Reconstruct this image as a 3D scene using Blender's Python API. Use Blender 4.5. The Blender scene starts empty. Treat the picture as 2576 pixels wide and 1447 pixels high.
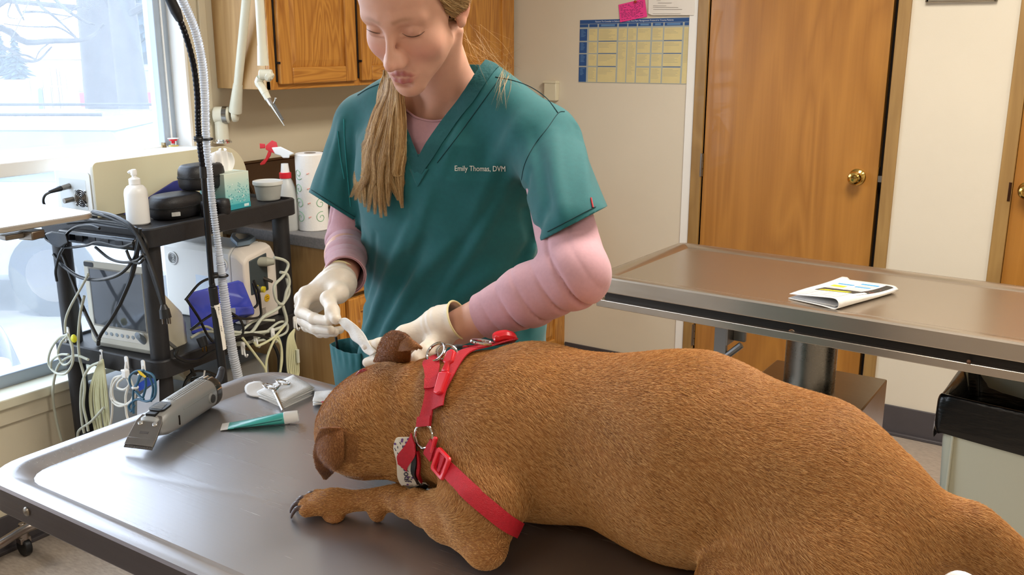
import bpy, bmesh, math, random
import numpy as np
from mathutils import Vector, Matrix

random.seed(7)
RNG = np.random.default_rng(11)
sc = bpy.context.scene
COL = sc.collection
R = math.radians

# ------------------------------------------------------------------ camera
CAM = np.array([0.0, 0.0, 1.57])
FPX, IW, IH = 2406.0, 2576.0, 1447.0
PITCH, YAW = R(14.44), R(33.46)
cam_d = bpy.data.cameras.new('camera')
cam_d.sensor_width = 36.0
cam_d.lens = 36.0 * FPX / IW
cam_d.clip_start = 0.05
cam_d.clip_end = 400
cam = bpy.data.objects.new('camera', cam_d)
COL.objects.link(cam)
cam.location = CAM
cam.rotation_euler = (R(90) - PITCH, 0, YAW)
sc.camera = cam

# ------------------------------------------------------------------ world, sun, lamps, exposure
world = bpy.data.worlds.new('sky')
sc.world = world
world.use_nodes = True
wn = world.node_tree.nodes
wbg = wn['Background']
wtc = wn.new('ShaderNodeTexCoord')
wsep = wn.new('ShaderNodeSeparateXYZ')
wramp = wn.new('ShaderNodeValToRGB')
wramp.color_ramp.elements[0].position = 0.0
wramp.color_ramp.elements[0].color = (0.95, 0.97, 1.0, 1)
wramp.color_ramp.elements[1].position = 1.0
wramp.color_ramp.elements[1].color = (0.55, 0.74, 1.0, 1)
world.node_tree.links.new(wtc.outputs['Generated'], wsep.inputs[0])
world.node_tree.links.new(wsep.outputs['Z'], wramp.inputs[0])
world.node_tree.links.new(wramp.outputs[0], wbg.inputs['Color'])
wbg.inputs['Strength'].default_value = 7.0

sun_d = bpy.data.lights.new('sun', 'SUN')
sun_d.energy = 4.0
sun_d.angle = R(0.6)
sun_d.color = (1.0, 0.96, 0.9)
sun = bpy.data.objects.new('sun', sun_d)
COL.objects.link(sun)
sd = Vector((-0.35, 0.30, -0.89))
sun.rotation_euler = sd.to_track_quat('-Z', 'Y').to_euler()

def ceiling_lamp(name, x, y, w, h, power, col=(1.0, 0.93, 0.82)):
    d = bpy.data.lights.new(name, 'AREA')
    d.shape = 'RECTANGLE'; d.size = w; d.size_y = h
    d.energy = power; d.color = col
    o = bpy.data.objects.new(name, d)
    COL.objects.link(o)
    o.location = (x, y, 2.68)
    return o
ceiling_lamp('ceiling_light_lamp', -0.45, 2.15, 0.6, 1.2, 66)
ceiling_lamp('ceiling_light_lamp', 1.2, 1.95, 0.6, 1.2, 28)
ceiling_lamp('ceiling_light_lamp', -0.75, -0.9, 0.6, 1.2, 14)
ceiling_lamp('ceiling_light_lamp', 0.9, -0.9, 0.6, 1.2, 14)
pd = bpy.data.lights.new('window_portal', 'AREA')
pd.shape = 'RECTANGLE'; pd.size = 1.75; pd.size_y = 3.2
pd.cycles.is_portal = True
po = bpy.data.objects.new('window_portal', pd)
COL.objects.link(po)
po.location = (-2.98, 0.6, 1.37); po.rotation_euler = (0, R(-90), 0)

sc.view_settings.view_transform = 'Standard'
sc.view_settings.look = 'None'
sc.view_settings.gamma = 1.0
sc.view_settings.use_curve_mapping = False
sc.view_settings.exposure = 0.0
sc.cycles.use_denoising = True
sc.cycles.max_bounces = 8
sc.cycles.transparent_max_bounces = 16
sc.cycles.sample_clamp_indirect = 6.0

# ------------------------------------------------------------------ measuring helpers (photo pixel -> point on a plane of the room)
_cy, _sy, _cp, _sp = math.cos(YAW), math.sin(YAW), math.cos(PITCH), math.sin(PITCH)
FW = np.array([-_sy * _cp, _cy * _cp, -_sp])
RT = np.array([_cy, _sy, 0.0])
UP = np.array([-_sy * _sp, _cy * _sp, _cp])
def ray(x, y):
    d = FW * FPX + RT * (x - IW / 2) - UP * (y - IH / 2)
    return d / np.linalg.norm(d)
def at(x, y, ax, val):
    d = ray(x, y)
    return CAM + d * ((val - CAM[ax]) / d[ax])
def proj(Pt):
    c = np.asarray(Pt, float) - CAM
    z = c @ FW
    return np.stack([IW / 2 + FPX * (c @ RT) / z, IH / 2 - FPX * (c @ UP) / z], -1)

# ------------------------------------------------------------------ materials
def srgb(h):
    h = h.lstrip('#')
    c = [int(h[i:i + 2], 16) / 255 for i in (0, 2, 4)]
    return tuple(x / 12.92 if x <= 0.04045 else ((x + 0.055) / 1.055) ** 2.4 for x in c) + (1,)

MATS = {}
def mat(name, color='#808080', rough=0.5, metal=0.0, var=0.0, vscale=8.0, bump=0.0, bscale=60.0,
        stretch=(1, 1, 1), trans=0.0, ior=1.45, alpha=1.0, coat=0.0, sheen=0.0, sss=0.0, color2=None, spec=0.5, aniso=0.0):
    m = bpy.data.materials.new(name)
    m.use_nodes = True
    nt = m.node_tree; N = nt.nodes; L = nt.links
    b = N['Principled BSDF']
    c1 = srgb(color)
    b.inputs['Base Color'].default_value = c1
    b.inputs['Roughness'].default_value = rough
    b.inputs['Metallic'].default_value = metal
    b.inputs['IOR'].default_value = ior
    b.inputs['Alpha'].default_value = alpha
    b.inputs['Transmission Weight'].default_value = trans
    b.inputs['Coat Weight'].default_value = coat
    b.inputs['Sheen Weight'].default_value = sheen
    b.inputs['Specular IOR Level'].default_value = spec
    b.inputs['Anisotropic'].default_value = aniso
    if sss:
        b.inputs['Subsurface Weight'].default_value = sss
        b.inputs['Subsurface Radius'].default_value = (0.012, 0.005, 0.003)
        b.inputs['Subsurface Scale'].default_value = 1.0
    tc = mp = None
    if var or bump:
        tc = N.new('ShaderNodeTexCoord'); mp = N.new('ShaderNodeMapping')
        mp.inputs['Scale'].default_value = stretch
        L.new(tc.outputs['Object'], mp.inputs[0])
    if var:
        nz = N.new('ShaderNodeTexNoise'); nz.inputs['Scale'].default_value = vscale; nz.inputs['Detail'].default_value = 5
        L.new(mp.outputs[0], nz.inputs['Vector'])
        rp = N.new('ShaderNodeValToRGB')
        c2 = srgb(color2) if color2 else tuple(x * (1 - var) for x in c1[:3]) + (1,)
        rp.color_ramp.elements[0].position = 0.32; rp.color_ramp.elements[0].color = c2
        rp.color_ramp.elements[1].position = 0.68; rp.color_ramp.elements[1].color = c1
        L.new(nz.outputs['Fac'], rp.inputs[0]); L.new(rp.outputs[0], b.inputs['Base Color'])
    if bump:
        n2 = N.new('ShaderNodeTexNoise'); n2.inputs['Scale'].default_value = bscale; n2.inputs['Detail'].default_value = 4
        L.new(mp.outputs[0], n2.inputs['Vector'])
        bp = N.new('ShaderNodeBump'); bp.inputs['Strength'].default_value = bump; bp.inputs['Distance'].default_value = 0.004
        L.new(n2.outputs['Fac'], bp.inputs['Height']); L.new(bp.outputs[0], b.inputs['Normal'])
    MATS[name] = m
    return m

def wood(name, c_light, c_dark, axis=2, scale=1.0, rough=0.38, coat=0.15, rings=1.0):
    """wood grain stretched along one axis, cathedral figure from a distorted noise"""
    m = bpy.data.materials.new(name); m.use_nodes = True
    nt = m.node_tree; N = nt.nodes; L = nt.links; b = N['Principled BSDF']
    tc = N.new('ShaderNodeTexCoord'); mp = N.new('ShaderNodeMapping')
    s = [7.0, 7.0, 7.0]; s[axis] = 0.9
    mp.inputs['Scale'].default_value = [k * scale for k in s]
    L.new(tc.outputs['Object'], mp.inputs[0])
    n1 = N.new('ShaderNodeTexNoise'); n1.inputs['Scale'].default_value = 1.1; n1.inputs['Detail'].default_value = 2; n1.inputs['Distortion'].default_value = 0.6
    L.new(mp.outputs[0], n1.inputs['Vector'])
    mul = N.new('ShaderNodeMath'); mul.operation = 'MULTIPLY'; mul.inputs[1].default_value = 9.0 * rings
    L.new(n1.outputs['Fac'], mul.inputs[0])
    fr = N.new('ShaderNodeMath'); fr.operation = 'PINGPONG'; fr.inputs[1].default_value = 0.5
    L.new(mul.outputs[0], fr.inputs[0])
    mp2 = N.new('ShaderNodeMapping'); s2 = [90.0, 90.0, 90.0]; s2[axis] = 2.5
    mp2.inputs['Scale'].default_value = s2
    L.new(tc.outputs['Object'], mp2.inputs[0])
    n2 = N.new('ShaderNodeTexNoise'); n2.inputs['Scale'].default_value = 1.0; n2.inputs['Detail'].default_value = 3
    L.new(mp2.outputs[0], n2.inputs['Vector'])
    add = N.new('ShaderNodeMath'); add.operation = 'MULTIPLY_ADD'; add.inputs[1].default_value = 0.9
    L.new(fr.outputs[0], add.inputs[0])
    sc2 = N.new('ShaderNodeMath'); sc2.operation = 'MULTIPLY'; sc2.inputs[1].default_value = 0.55
    L.new(n2.outputs['Fac'], sc2.inputs[0]); L.new(sc2.outputs[0], add.inputs[2])
    rp = N.new('ShaderNodeValToRGB')
    rp.color_ramp.elements[0].position = 0.15; rp.color_ramp.elements[0].color = srgb(c_dark)
    rp.color_ramp.elements[1].position = 0.75; rp.color_ramp.elements[1].color = srgb(c_light)
    L.new(add.outputs[0], rp.inputs[0]); L.new(rp.outputs[0], b.inputs['Base Color'])
    b.inputs['Roughness'].default_value = rough; b.inputs['Coat Weight'].default_value = coat
    MATS[name] = m
    return m

def steel(name, color='#b9b4ae', rough=0.25, scratch=0.25, dirx=True, var=0.12, haze=0.0):
    m = mat(name, color, rough, 1.0)
    nt = m.node_tree; N = nt.nodes; L = nt.links; b = N['Principled BSDF']
    tc = N.new('ShaderNodeTexCoord'); mp = N.new('ShaderNodeMapping')
    mp.inputs['Scale'].default_value = (3, 260, 260) if dirx else (260, 3, 260)
    mp.inputs['Rotation'].default_value = (0, 0, 0.25)
    L.new(tc.outputs['Object'], mp.inputs[0])
    nz = N.new('ShaderNodeTexNoise'); nz.inputs['Scale'].default_value = 1.0; nz.inputs['Detail'].default_value = 3
    L.new(mp.outputs[0], nz.inputs['Vector'])
    mr = N.new('ShaderNodeMapRange'); mr.inputs['To Min'].default_value = rough - scratch * 0.35; mr.inputs['To Max'].default_value = rough + scratch * 0.5
    L.new(nz.outputs['Fac'], mr.inputs['Value'])
    n3 = N.new('ShaderNodeTexNoise'); n3.inputs['Scale'].default_value = 7.0; n3.inputs['Detail'].default_value = 4
    L.new(tc.outputs['Object'], n3.inputs['Vector'])
    ad = N.new('ShaderNodeMath'); ad.operation = 'MULTIPLY_ADD'; ad.inputs[1].default_value = 0.12
    L.new(n3.outputs['Fac'], ad.inputs[0]); L.new(mr.outputs[0], ad.inputs[2])
    L.new(ad.outputs[0], b.inputs['Roughness'])
    bp = N.new('ShaderNodeBump'); bp.inputs['Strength'].default_value = 0.12; bp.inputs['Distance'].default_value = 0.0006
    L.new(nz.outputs['Fac'], bp.inputs['Height']); L.new(bp.outputs[0], b.inputs['Normal'])
    if haze:      # brushed steel: a sharp and a broad reflection together
        b2 = N.new('ShaderNodeBsdfPrincipled'); b2.inputs['Base Color'].default_value = srgb(color); b2.inputs['Metallic'].default_value = 1.0
        b2.inputs['Roughness'].default_value = 0.52; L.new(bp.outputs[0], b2.inputs['Normal'])
        mx = N.new('ShaderNodeMixShader'); mx.inputs[0].default_value = haze
        out = [n for n in N if n.type == 'OUTPUT_MATERIAL'][0]
        L.new(b.outputs[0], mx.inputs[1]); L.new(b2.outputs[0], mx.inputs[2]); L.new(mx.outputs[0], out.inputs[0])
    return m

def attr_mix(m, attr, color, strength=1.0):
    """mix a colour over a material's base colour where a vertex mask says so"""
    nt = m.node_tree; N = nt.nodes; L = nt.links; b = N['Principled BSDF']
    a = N.new('ShaderNodeAttribute'); a.attribute_name = attr
    mx = N.new('ShaderNodeMix'); mx.data_type = 'RGBA'
    inp = b.inputs['Base Color']
    if inp.is_linked:
        L.new(inp.links[0].from_socket, mx.inputs[6])
    else:
        mx.inputs[6].default_value = inp.default_value
    mx.inputs[7].default_value = srgb(color)
    if strength != 1.0:
        ml = N.new('ShaderNodeMath'); ml.operation = 'MULTIPLY'; ml.inputs[1].default_value = strength
        L.new(a.outputs['Fac'], ml.inputs[0]); L.new(ml.outputs[0], mx.inputs[0])
    else:
        L.new(a.outputs['Fac'], mx.inputs[0])
    L.new(mx.outputs[2], inp)

# ------------------------------------------------------------------ mesh builder
def _rotz(a):
    return np.array([[math.cos(a), -math.sin(a), 0], [math.sin(a), math.cos(a), 0], [0, 0, 1.0]])
def frame(o, z, x=None):
    """4x4 with origin o, z axis along z"""
    z = np.asarray(z, float); z = z / np.linalg.norm(z)
    if x is None:
        x = np.array([1.0, 0, 0]) if abs(z[0]) < 0.8 else np.array([0, 1.0, 0])
    x = np.asarray(x, float); x = x - z * (x @ z); x /= np.linalg.norm(x)
    y = np.cross(z, x)
    M = np.eye(4); M[:3, 0] = x; M[:3, 1] = y; M[:3, 2] = z; M[:3, 3] = o
    return M
def xf(loc=(0, 0, 0), rz=0.0, rx=0.0, ry=0.0):
    M = Matrix.Translation(Vector(loc)) @ Matrix.Rotation(rz, 4, 'Z') @ Matrix.Rotation(ry, 4, 'Y') @ Matrix.Rotation(rx, 4, 'X')
    return np.array(M)

class MB:
    def __init__(s, M=None):
        s.v = []; s.f = []; s.mi = []; s.M = M; s.cur = 0
    def add(s, V, F, M=None):
        V = np.asarray(V, float)
        for T in (M, s.M):
            if T is not None:
                V = V @ T[:3, :3].T + T[:3, 3]
        n = len(s.v)
        s.v.extend(V.tolist())
        s.f.extend([[i + n for i in f] for f in F])
        s.mi.extend([s.cur] * len(F))
        return s
    def box(s, c, d, M=None, rz=0.0):
        x, y, z = [k / 2 for k in d]
        V = np.array([(-x, -y, -z), (x, -y, -z), (x, y, -z), (-x, y, -z), (-x, -y, z), (x, -y, z), (x, y, z), (-x, y, z)])
        if rz: V = V @ _rotz(rz).T
        V = V + np.asarray(c, float)
        return s.add(V, [(3, 2, 1, 0), (4, 5, 6, 7), (0, 1, 5, 4), (1, 2, 6, 5), (2, 3, 7, 6), (3, 0, 4, 7)], M)
    def box2(s, a, b, M=None):
        a = np.asarray(a, float); b = np.asarray(b, float)
        return s.box((a + b) / 2, np.abs(b - a), M)
    def loft(s, rings, closed=True, caps=True, M=None):
        n = len(rings[0]); V = np.concatenate([np.asarray(r, float) for r in rings]); F = []
        for i in range(len(rings) - 1):
            for j in range(n if closed else n - 1):
                a = i * n + j; b = i * n + (j + 1) % n
                F.append((a, b, b + n, a + n))
        if caps and closed:
            F.append(tuple(range(n - 1, -1, -1)))
            k = (len(rings) - 1) * n
            F.append(tuple(range(k, k + n)))
        return s.add(V, F, M)
    def lathe(s, prof, M=None, n=24, caps=True):
        t = np.linspace(0, 2 * math.pi, n, endpoint=False)
        rings = [np.stack([r * np.cos(t), r * np.sin(t), np.full(n, z)], 1) for r, z in prof]
        return s.loft(rings, True, caps, M)
    def cyl(s, p0, p1, r0, r1=None, n=20):
        p0 = np.asarray(p0, float); p1 = np.asarray(p1, float)
        r1 = r0 if r1 is None else r1
        return s.lathe([(r0, 0), (r1, np.linalg.norm(p1 - p0))], frame(p0, p1 - p0), n)
    def tube(s, pts, r, n=8, closed=False):
        P = np.asarray(pts, float); m = len(P)
        rr = np.full(m, r) if np.isscalar(r) else np.asarray(r, float)
        T = np.gradient(P, axis=0) if not closed else np.roll(P, -1, 0) - np.roll(P, 1, 0)
        T /= np.linalg.norm(T, axis=1)[:, None] + 1e-12
        x = np.array([0, 0, 1.0]) if abs(T[0][2]) < 0.9 else np.array([1.0, 0, 0])
        t = np.linspace(0, 2 * math.pi, n, endpoint=False); rings = []
        for i in range(m):
            x = x - T[i] * (x @ T[i]); x /= np.linalg.norm(x) + 1e-12
            y = np.cross(T[i], x)
            rings.append(P[i] + rr[i] * (np.cos(t)[:, None] * x + np.sin(t)[:, None] * y))
        if closed:
            rings.append(rings[0]); return s.loft(rings, True, False)
        return s.loft(rings)
    def torus(s, c, R_, r, normal=(0, 0, 1), n=28, k=8, sx=1.0):
        t = np.linspace(0, 2 * math.pi, n, endpoint=False)
        M = frame(c, normal)
        P = np.stack([R_ * sx * np.cos(t), R_ * np.sin(t), 0 * t], 1) @ M[:3, :3].T + M[:3, 3]
        return s.tube(P, r, k, True)
    def prism(s, poly, M, d):
        """polygon (u,v) in the frame's xy, from z=0 to z=d"""
        p = np.asarray(poly, float); n = len(p)
        a = np.concatenate([p, np.zeros((n, 1))], 1); b = np.concatenate([p, np.full((n, 1), d)], 1)
        return s.loft([a, b], True, True, M)
    def ball(s, c, r, n=16, m=10, M=None):
        rr = np.array([r, r, r]) if np.isscalar(r) else np.asarray(r)
        th = np.linspace(0, math.pi, m)[1:-1]; t = np.linspace(0, 2 * math.pi, n, endpoint=False)
        rings = [np.stack([rr[0] * math.sin(a) * np.cos(t), rr[1] * math.sin(a) * np.sin(t), np.full(n, -rr[2] * math.cos(a))], 1) for a in th]
        rings = [x + np.asarray(c, float) for x in rings]
        return s.loft(rings, True, True, M)
    def grid(s, G, M=None):
        """G: (a,b,3) points"""
        G = np.asarray(G, float); a, b = G.shape[:2]; F = []
        for i in range(a - 1):
            for j in range(b - 1):
                k = i * b + j
                F.append((k, k + 1, k + b + 1, k + b))
        return s.add(G.reshape(-1, 3), F, M)
    def build(s, name, m=None, parent=None, smooth=True, bevel=0.0, seg=2, solid=0.0, angle=35, offset=0.0, sub=0):
        me = bpy.data.meshes.new(name)
        me.from_pydata([tuple(x) for x in s.v], [], s.f)
        ms = m if isinstance(m, (list, tuple)) else [m]
        for k in ms:
            if k is not None: me.materials.append(k)
        if len(ms) > 1: me.polygons.foreach_set('material_index', s.mi)
        if smooth:
            me.polygons.foreach_set('use_smooth', [True] * len(me.polygons))
            me.set_sharp_from_angle(angle=R(angle))
        me.update()
        o = bpy.data.objects.new(name, me); COL.objects.link(o)
        if parent is not None:
            o.parent = parent
            w = parent
            off = Vector((0, 0, 0))
            while w is not None:
                off += w.location; w = w.parent
            o.location = -off
        if solid:
            md = o.modifiers.new('thickness', 'SOLIDIFY'); md.thickness = solid; md.offset = offset
        if sub:
            md = o.modifiers.new('smooth', 'SUBSURF'); md.levels = sub; md.render_levels = sub
        if bevel:
            md = o.modifiers.new('bevel', 'BEVEL'); md.width = bevel; md.segments = seg; md.limit_method = 'ANGLE'; md.angle_limit = R(40)
            md.harden_normals = False
        return o

def tag(o, label=None, cat=None, group=None, kind=None):
    if label: o['label'] = label
    if cat: o['category'] = cat
    if group: o['group'] = group
    if kind: o['kind'] = kind
    return o
def thing(name, label, cat, loc=(0, 0, 0), group=None):
    o = bpy.data.objects.new(name, None); COL.objects.link(o)
    o.empty_display_size = 0.05
    o.location = Vector([float(k) for k in loc])
    return tag(o, label, cat, group)
def struct(o):
    o['kind'] = 'structure'; return o
def rrect(x0, x1, y0, y1, r, n=6):
    """rounded rectangle outline, counter-clockwise"""
    P = []
    for cx, cy, a0 in ((x1 - r, y1 - r, 0), (x0 + r, y1 - r, 90), (x0 + r, y0 + r, 180), (x1 - r, y0 + r, 270)):
        for k in range(n + 1):
            a = R(a0 + 90 * k / n)
            P.append((cx + r * math.cos(a), cy + r * math.sin(a)))
    return np.array(P)
def spline(pts, n=40, closed=False):
    """Catmull-Rom through points"""
    P = np.asarray(pts, float)
    if closed: Q = np.concatenate([P[-1:], P, P[:2]])
    else: Q = np.concatenate([2 * P[:1] - P[1:2], P, 2 * P[-1:] - P[-2:-1]])
    m = len(Q) - 3; out = []
    for u in np.linspace(0, m, n, endpoint=not closed):
        i = min(int(u), m - 1); t = u - i
        a, b, c, d = Q[i:i + 4]
        out.append(0.5 * ((2 * b) + (c - a) * t + (2 * a - 5 * b + 4 * c - d) * t * t + (3 * b - a - 3 * c + d) * t ** 3))
    return np.array(out)
def text(body, size, M, m, parent, name='lettering', depth=0.0003, align='CENTER', shear=0.0, sx=1.0):
    """writing as a flat mesh lying on the frame's xy plane"""
    c = bpy.data.curves.new(name, 'FONT'); c.body = body; c.size = size; c.extrude = depth
    c.align_x = align; c.align_y = 'CENTER'; c.shear = shear; c.resolution_u = 3
    tmp = bpy.data.objects.new(name, c); COL.objects.link(tmp)
    dg = bpy.context.evaluated_depsgraph_get()
    me = bpy.data.meshes.new_from_object(tmp.evaluated_get(dg))
    bpy.data.objects.remove(tmp)
    V = np.array([v.co[:] for v in me.vertices]); V[:, 0] *= sx
    mb = MB(); mb.add(V, [tuple(p.vertices) for p in me.polygons], M)
    bpy.data.meshes.remove(me)
    return mb.build(name, m, parent, smooth=False)
# ================================================================== ROOM SHELL
XW, YB, ZC = -2.85, 3.93, 2.72         # window wall, door wall, ceiling
XR, YF = 2.6, -2.6
M_wall = mat('cream_wall_panel', '#dcd2bf', 0.55, var=0.04, vscale=3, bump=0.05, bscale=250)
M_wallw = mat('cream_wall_paint', '#d6cbb2', 0.55, var=0.04, vscale=3, bump=0.05, bscale=250)
M_ceil = mat('white_ceiling_tile', '#e9e6dd', 0.8, bump=0.2, bscale=90)
M_floor = mat('beige_vinyl_floor', '#b3a597', 0.35, var=0.18, vscale=40, color2='#9c8f82', stretch=(1, 3, 1))
M_base = mat('charcoal_rubber_base', '#4b4648', 0.5, var=0.1, vscale=20)
M_oakdoor = wood('birch_door_veneer', '#b27a33', '#9c6626', 2, 0.55, 0.35, 0.2, 1.0)
M_oakdoor2 = wood('birch_door_veneer_second', '#b27a33', '#9c6626', 2, 0.5, 0.35, 0.2, 0.8)
M_jamb = wood('jamb_veneer', '#a3804a', '#8f6d3c', 2, 1.5, 0.45, 0.1, 0.5)
M_oak = wood('golden_oak', '#c58a3c', '#9a5f22', 2, 1.6, 0.4, 0.2, 1.3)
M_oakx = wood('golden_oak_rail', '#c58a3c', '#9a5f22', 1, 1.6, 0.4, 0.2, 1.3)
M_oakside = wood('pale_side_veneer', '#c6a06b', '#ab8450', 2, 1.2, 0.5, 0.05, 0.6)
M_brass = mat('polished_brass', '#d9b768', 0.14, 1.0)
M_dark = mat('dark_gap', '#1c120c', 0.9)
M_hinge = mat('hinge_steel', '#8b8379', 0.35, 1.0)
M_white = mat('white_paint', '#efeeea', 0.4)
M_alu = mat('grey_window_frame', '#a9b4c0', 0.45, 0.2)
M_blk = mat('black_plastic', '#17181a', 0.42, bump=0.05, bscale=300)
M_blkg = mat('black_gloss_plastic', '#121316', 0.22)
M_chrome = mat('chrome', '#dcdcdc', 0.08, 1.0)
M_wplast = mat('white_plastic', '#f0efec', 0.35)
M_cream = mat('cream_plastic', '#ddd6bd', 0.42)

struct(MB().box2((XW - 0.3, YF, -0.1), (XR, YB, 0.0)).build('floor', M_floor))
struct(MB().box2((XW - 0.3, YF, ZC), (XR, YB + 0.2, ZC + 0.1)).build('ceiling', M_ceil))
# window wall with its opening
WY0, WY1, WZ0, WZ1 = -1.2, 2.246, 0.50, 2.25
w = MB()
T = 0.16
w.box2((XW - T, YF, 0), (XW, WY0, ZC)); w.box2((XW - T, WY1, 0), (XW, YB + 0.1, ZC))
w.box2((XW - T, WY0, 0), (XW, WY1, WZ0)); w.box2((XW - T, WY0, WZ1), (XW, WY1, ZC))
struct(w.build('wall_left', M_wallw, smooth=False))
# door wall
D0, D1, DZ = -1.605, -0.852, 2.05      # first door opening
E0, E1 = -0.392, 0.42                  # second door opening
w = MB()
for a, b in ((XW - T, D0), (D1, E0), (E1, XR)):
    w.box2((a, YB, 0), (b, YB + 0.12, ZC))
for a, b in ((D0, D1), (E0, E1)):
    w.box2((a, YB, DZ), (b, YB + 0.12, ZC))
struct(w.build('wall_back', M_wall, smooth=False))
struct(MB().box2((XR, YF, 0), (XR + 0.1, YB + 0.1, ZC)).build('wall_right', M_wall, smooth=False))
struct(MB().box2((XW - T, YF - 0.1, 0), (XR, YF, ZC)).build('wall_front', M_wall, smooth=False))
# no room behind the doors: a dark sheet in each opening gives its shade
# baseboards
b = MB()
for a, c in ((-2.28, D0 - 0.055), (D1 + 0.055, E0 - 0.075), (E1 + 0.06, XR)):
    b.box2((a, YB - 0.008, 0.012), (c, YB, 0.125)); b.box2((a, YB - 0.022, 0), (c, YB, 0.014))
struct(b.build('baseboard_back', M_base, bevel=0.003))
b = MB(); b.box2((XW, YF, 0.012), (XW + 0.008, 2.3, 0.12)); b.box2((XW, YF, 0), (XW + 0.022, 2.3, 0.014))
struct(b.build('baseboard_left', M_base, bevel=0.003))
# wall panel joint strips: door wall near the chart, window wall below the sill
struct(MB().box2((-1.694, YB - 0.006, 0.12), (-1.652, YB, ZC)).build('trim_1', M_white, bevel=0.002))
struct(MB().box2((XW, 2.305, 0.5), (XW + 0.012, 2.335, ZC)).build('trim_2', M_wallw, bevel=0.002))

# ------------------------------------------------------------------ ceiling lamps (out of the picture, they light the room)
M_diff = bpy.data.materials.new('lamp_diffuser'); M_diff.use_nodes = True
_b = M_diff.node_tree.nodes['Principled BSDF']; _b.inputs['Emission Color'].default_value = (1, 0.93, 0.82, 1); _b.inputs['Emission Strength'].default_value = 3.0

# ------------------------------------------------------------------ doors
def make_door(name, x0, x1, ajar, knob_x, hinge_x, hinge_z, m):
    d = bpy.data.objects.new(name, None); COL.objects.link(d); d['kind'] = 'structure'
    d.location = (x0, YB, 0)
    # jambs and casing, flush steel-style frame
    for nm, a, c in (('door_frame', x0 - 0.048, x0), ('door_frame', x1, x1 + (0.047 if name == 'door_1' else 0.05))):
        fr = MB(); fr.box2((a, YB - 0.014, 0), (c, YB + 0.12, DZ + 0.05))
        fr.build(nm, M_jamb, d, bevel=0.003)
    MB().box2((x0 - 0.048, YB - 0.014, DZ), (x1 + 0.047, YB + 0.12, DZ + 0.05)).build('door_frame', M_jamb, d, bevel=0.003)
    MB().box2((x0, YB + 0.085, 0), (x1, YB + 0.12, DZ)).build('dark_backing', M_dark, d)  # dark sheet across the whole opening, shade of the room beyond as colour
    # leaf, hinged at hinge_x and turned a little into the next room
    W = (x1 - x0) - 0.012
    Mx = xf((x0 + 0.003 if hinge_x < 0 else x0, YB + 0.004, 0), ajar)
    lf = MB(Mx); lf.box2((0.0, 0.0, 0.012), (W - 0.016, 0.042, DZ - 0.004))
    lf.build('door_leaf', m, d, bevel=0.002)
    kb = MB(Mx); kx = knob_x
    kM = frame((kx, 0.0, 1.043), (0, -1, 0))
    kb.lathe([(0.001, 0), (0.033, 0), (0.033, 0.004), (0.026, 0.010), (0.013, 0.014), (0.012, 0.030), (0.020, 0.036), (0.0265, 0.046), (0.027, 0.056), (0.023, 0.064), (0.016, 0.0665), (0.012, 0.063), (0.001, 0.062)], kM, 32)
    k = kb.build('door_knob', M_brass, d); k['label'] = 'polished brass round knob'
    for hz in hinge_z:
        h = MB()
        hx = x0 if hinge_x < 0 else x0 + 0.001
        for q in range(3):
            h.cyl((hx, YB - 0.004, hz - 0.05 + q * 0.034), (hx, YB - 0.004, hz - 0.05 + q * 0.034 + 0.031), 0.006, n=12)
        h.box2((hx - 0.004, YB - 0.0165, hz - 0.05), (hx + 0.003, YB, hz + 0.05))
        h.build('hinge', M_hinge, d)
    if name == 'door_1':
        MB().box2((x1 - 0.02, YB + 0.012, 1.03), (x1 - 0.001, YB + 0.03, 1.055)).build('latch_bolt', M_hinge, d, bevel=0.001)
        MB(Mx).box2((W - 0.0165, 0.008, 1.0), (W - 0.0150, 0.034, 1.085)).build('latch_plate', M_brass, d)
    else:
        MB().box2((x0 - 0.012, YB - 0.017, 1.0), (x0 - 0.002, YB - 0.013, 1.07)).build('strike_plate', mat('dark_bronze', '#5c4030', 0.3, 1.0), d, bevel=0.001)
    return d
make_door('door_1', D0, D1, R(2.2), 0.648, -1, (1.05, 0.278, 1.83), M_oakdoor)
make_door('door_2', E0, E1, 0.0, 0.05, 1, (), M_oakdoor2)

# ------------------------------------------------------------------ window
win = bpy.data.objects.new('window_1', None); COL.objects.link(win); win['kind'] = 'structure'; win.location = (XW, (WY0 + WY1) / 2, WZ0)
fx0, fx1 = XW - 0.135, XW - 0.075
fr = MB()
GY1 = 2.182
for a, c in ((WY0, WY0 + 0.06), (GY1, WY1)):
    fr.box2((fx0, a, WZ0), (fx1, c, WZ1))
fr.box2((fx0, WY0, WZ1 - 0.06), (fx1, WY1, WZ1)); 
fr.build('window_frame', M_alu, win, bevel=0.004)
MB().box2((fx0, WY0, WZ0), (fx1, WY1, WZ0 + 0.045)).build('window_frame', M_alu, win, bevel=0.004)
MB().box2((fx1 - 0.01, GY1 + 0.024, WZ0 + 0.045), (fx1 + 0.005, GY1 + 0.030, WZ1 - 0.06)).build('glazing_bead', M_white, win, bevel=0.001)
MB().box2((fx0 + 0.01, WY0 + 0.06, 1.165), (fx1 + 0.02, GY1, 1.21)).build('mid_rail', M_white, win, bevel=0.004)
MB().box2((XW - T, WY1 - 0.012, WZ0), (XW + 0.004, WY1, WZ1)).build('jamb_lining', M_white, win, bevel=0.002)
sl = MB(); sl.box2((XW - T, WY0 - 0.04, WZ0 - 0.03), (XW + 0.03, WY1 + 0.02, WZ0 + 0.003)); sl.build('window_sill', M_cream, win, bevel=0.005)
MB().box2((XW, WY0 - 0.03, WZ0 - 0.085), (XW + 0.014, WY1 + 0.02, WZ0 - 0.03)).build('sill_apron', M_wallw, win, bevel=0.003)
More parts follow.
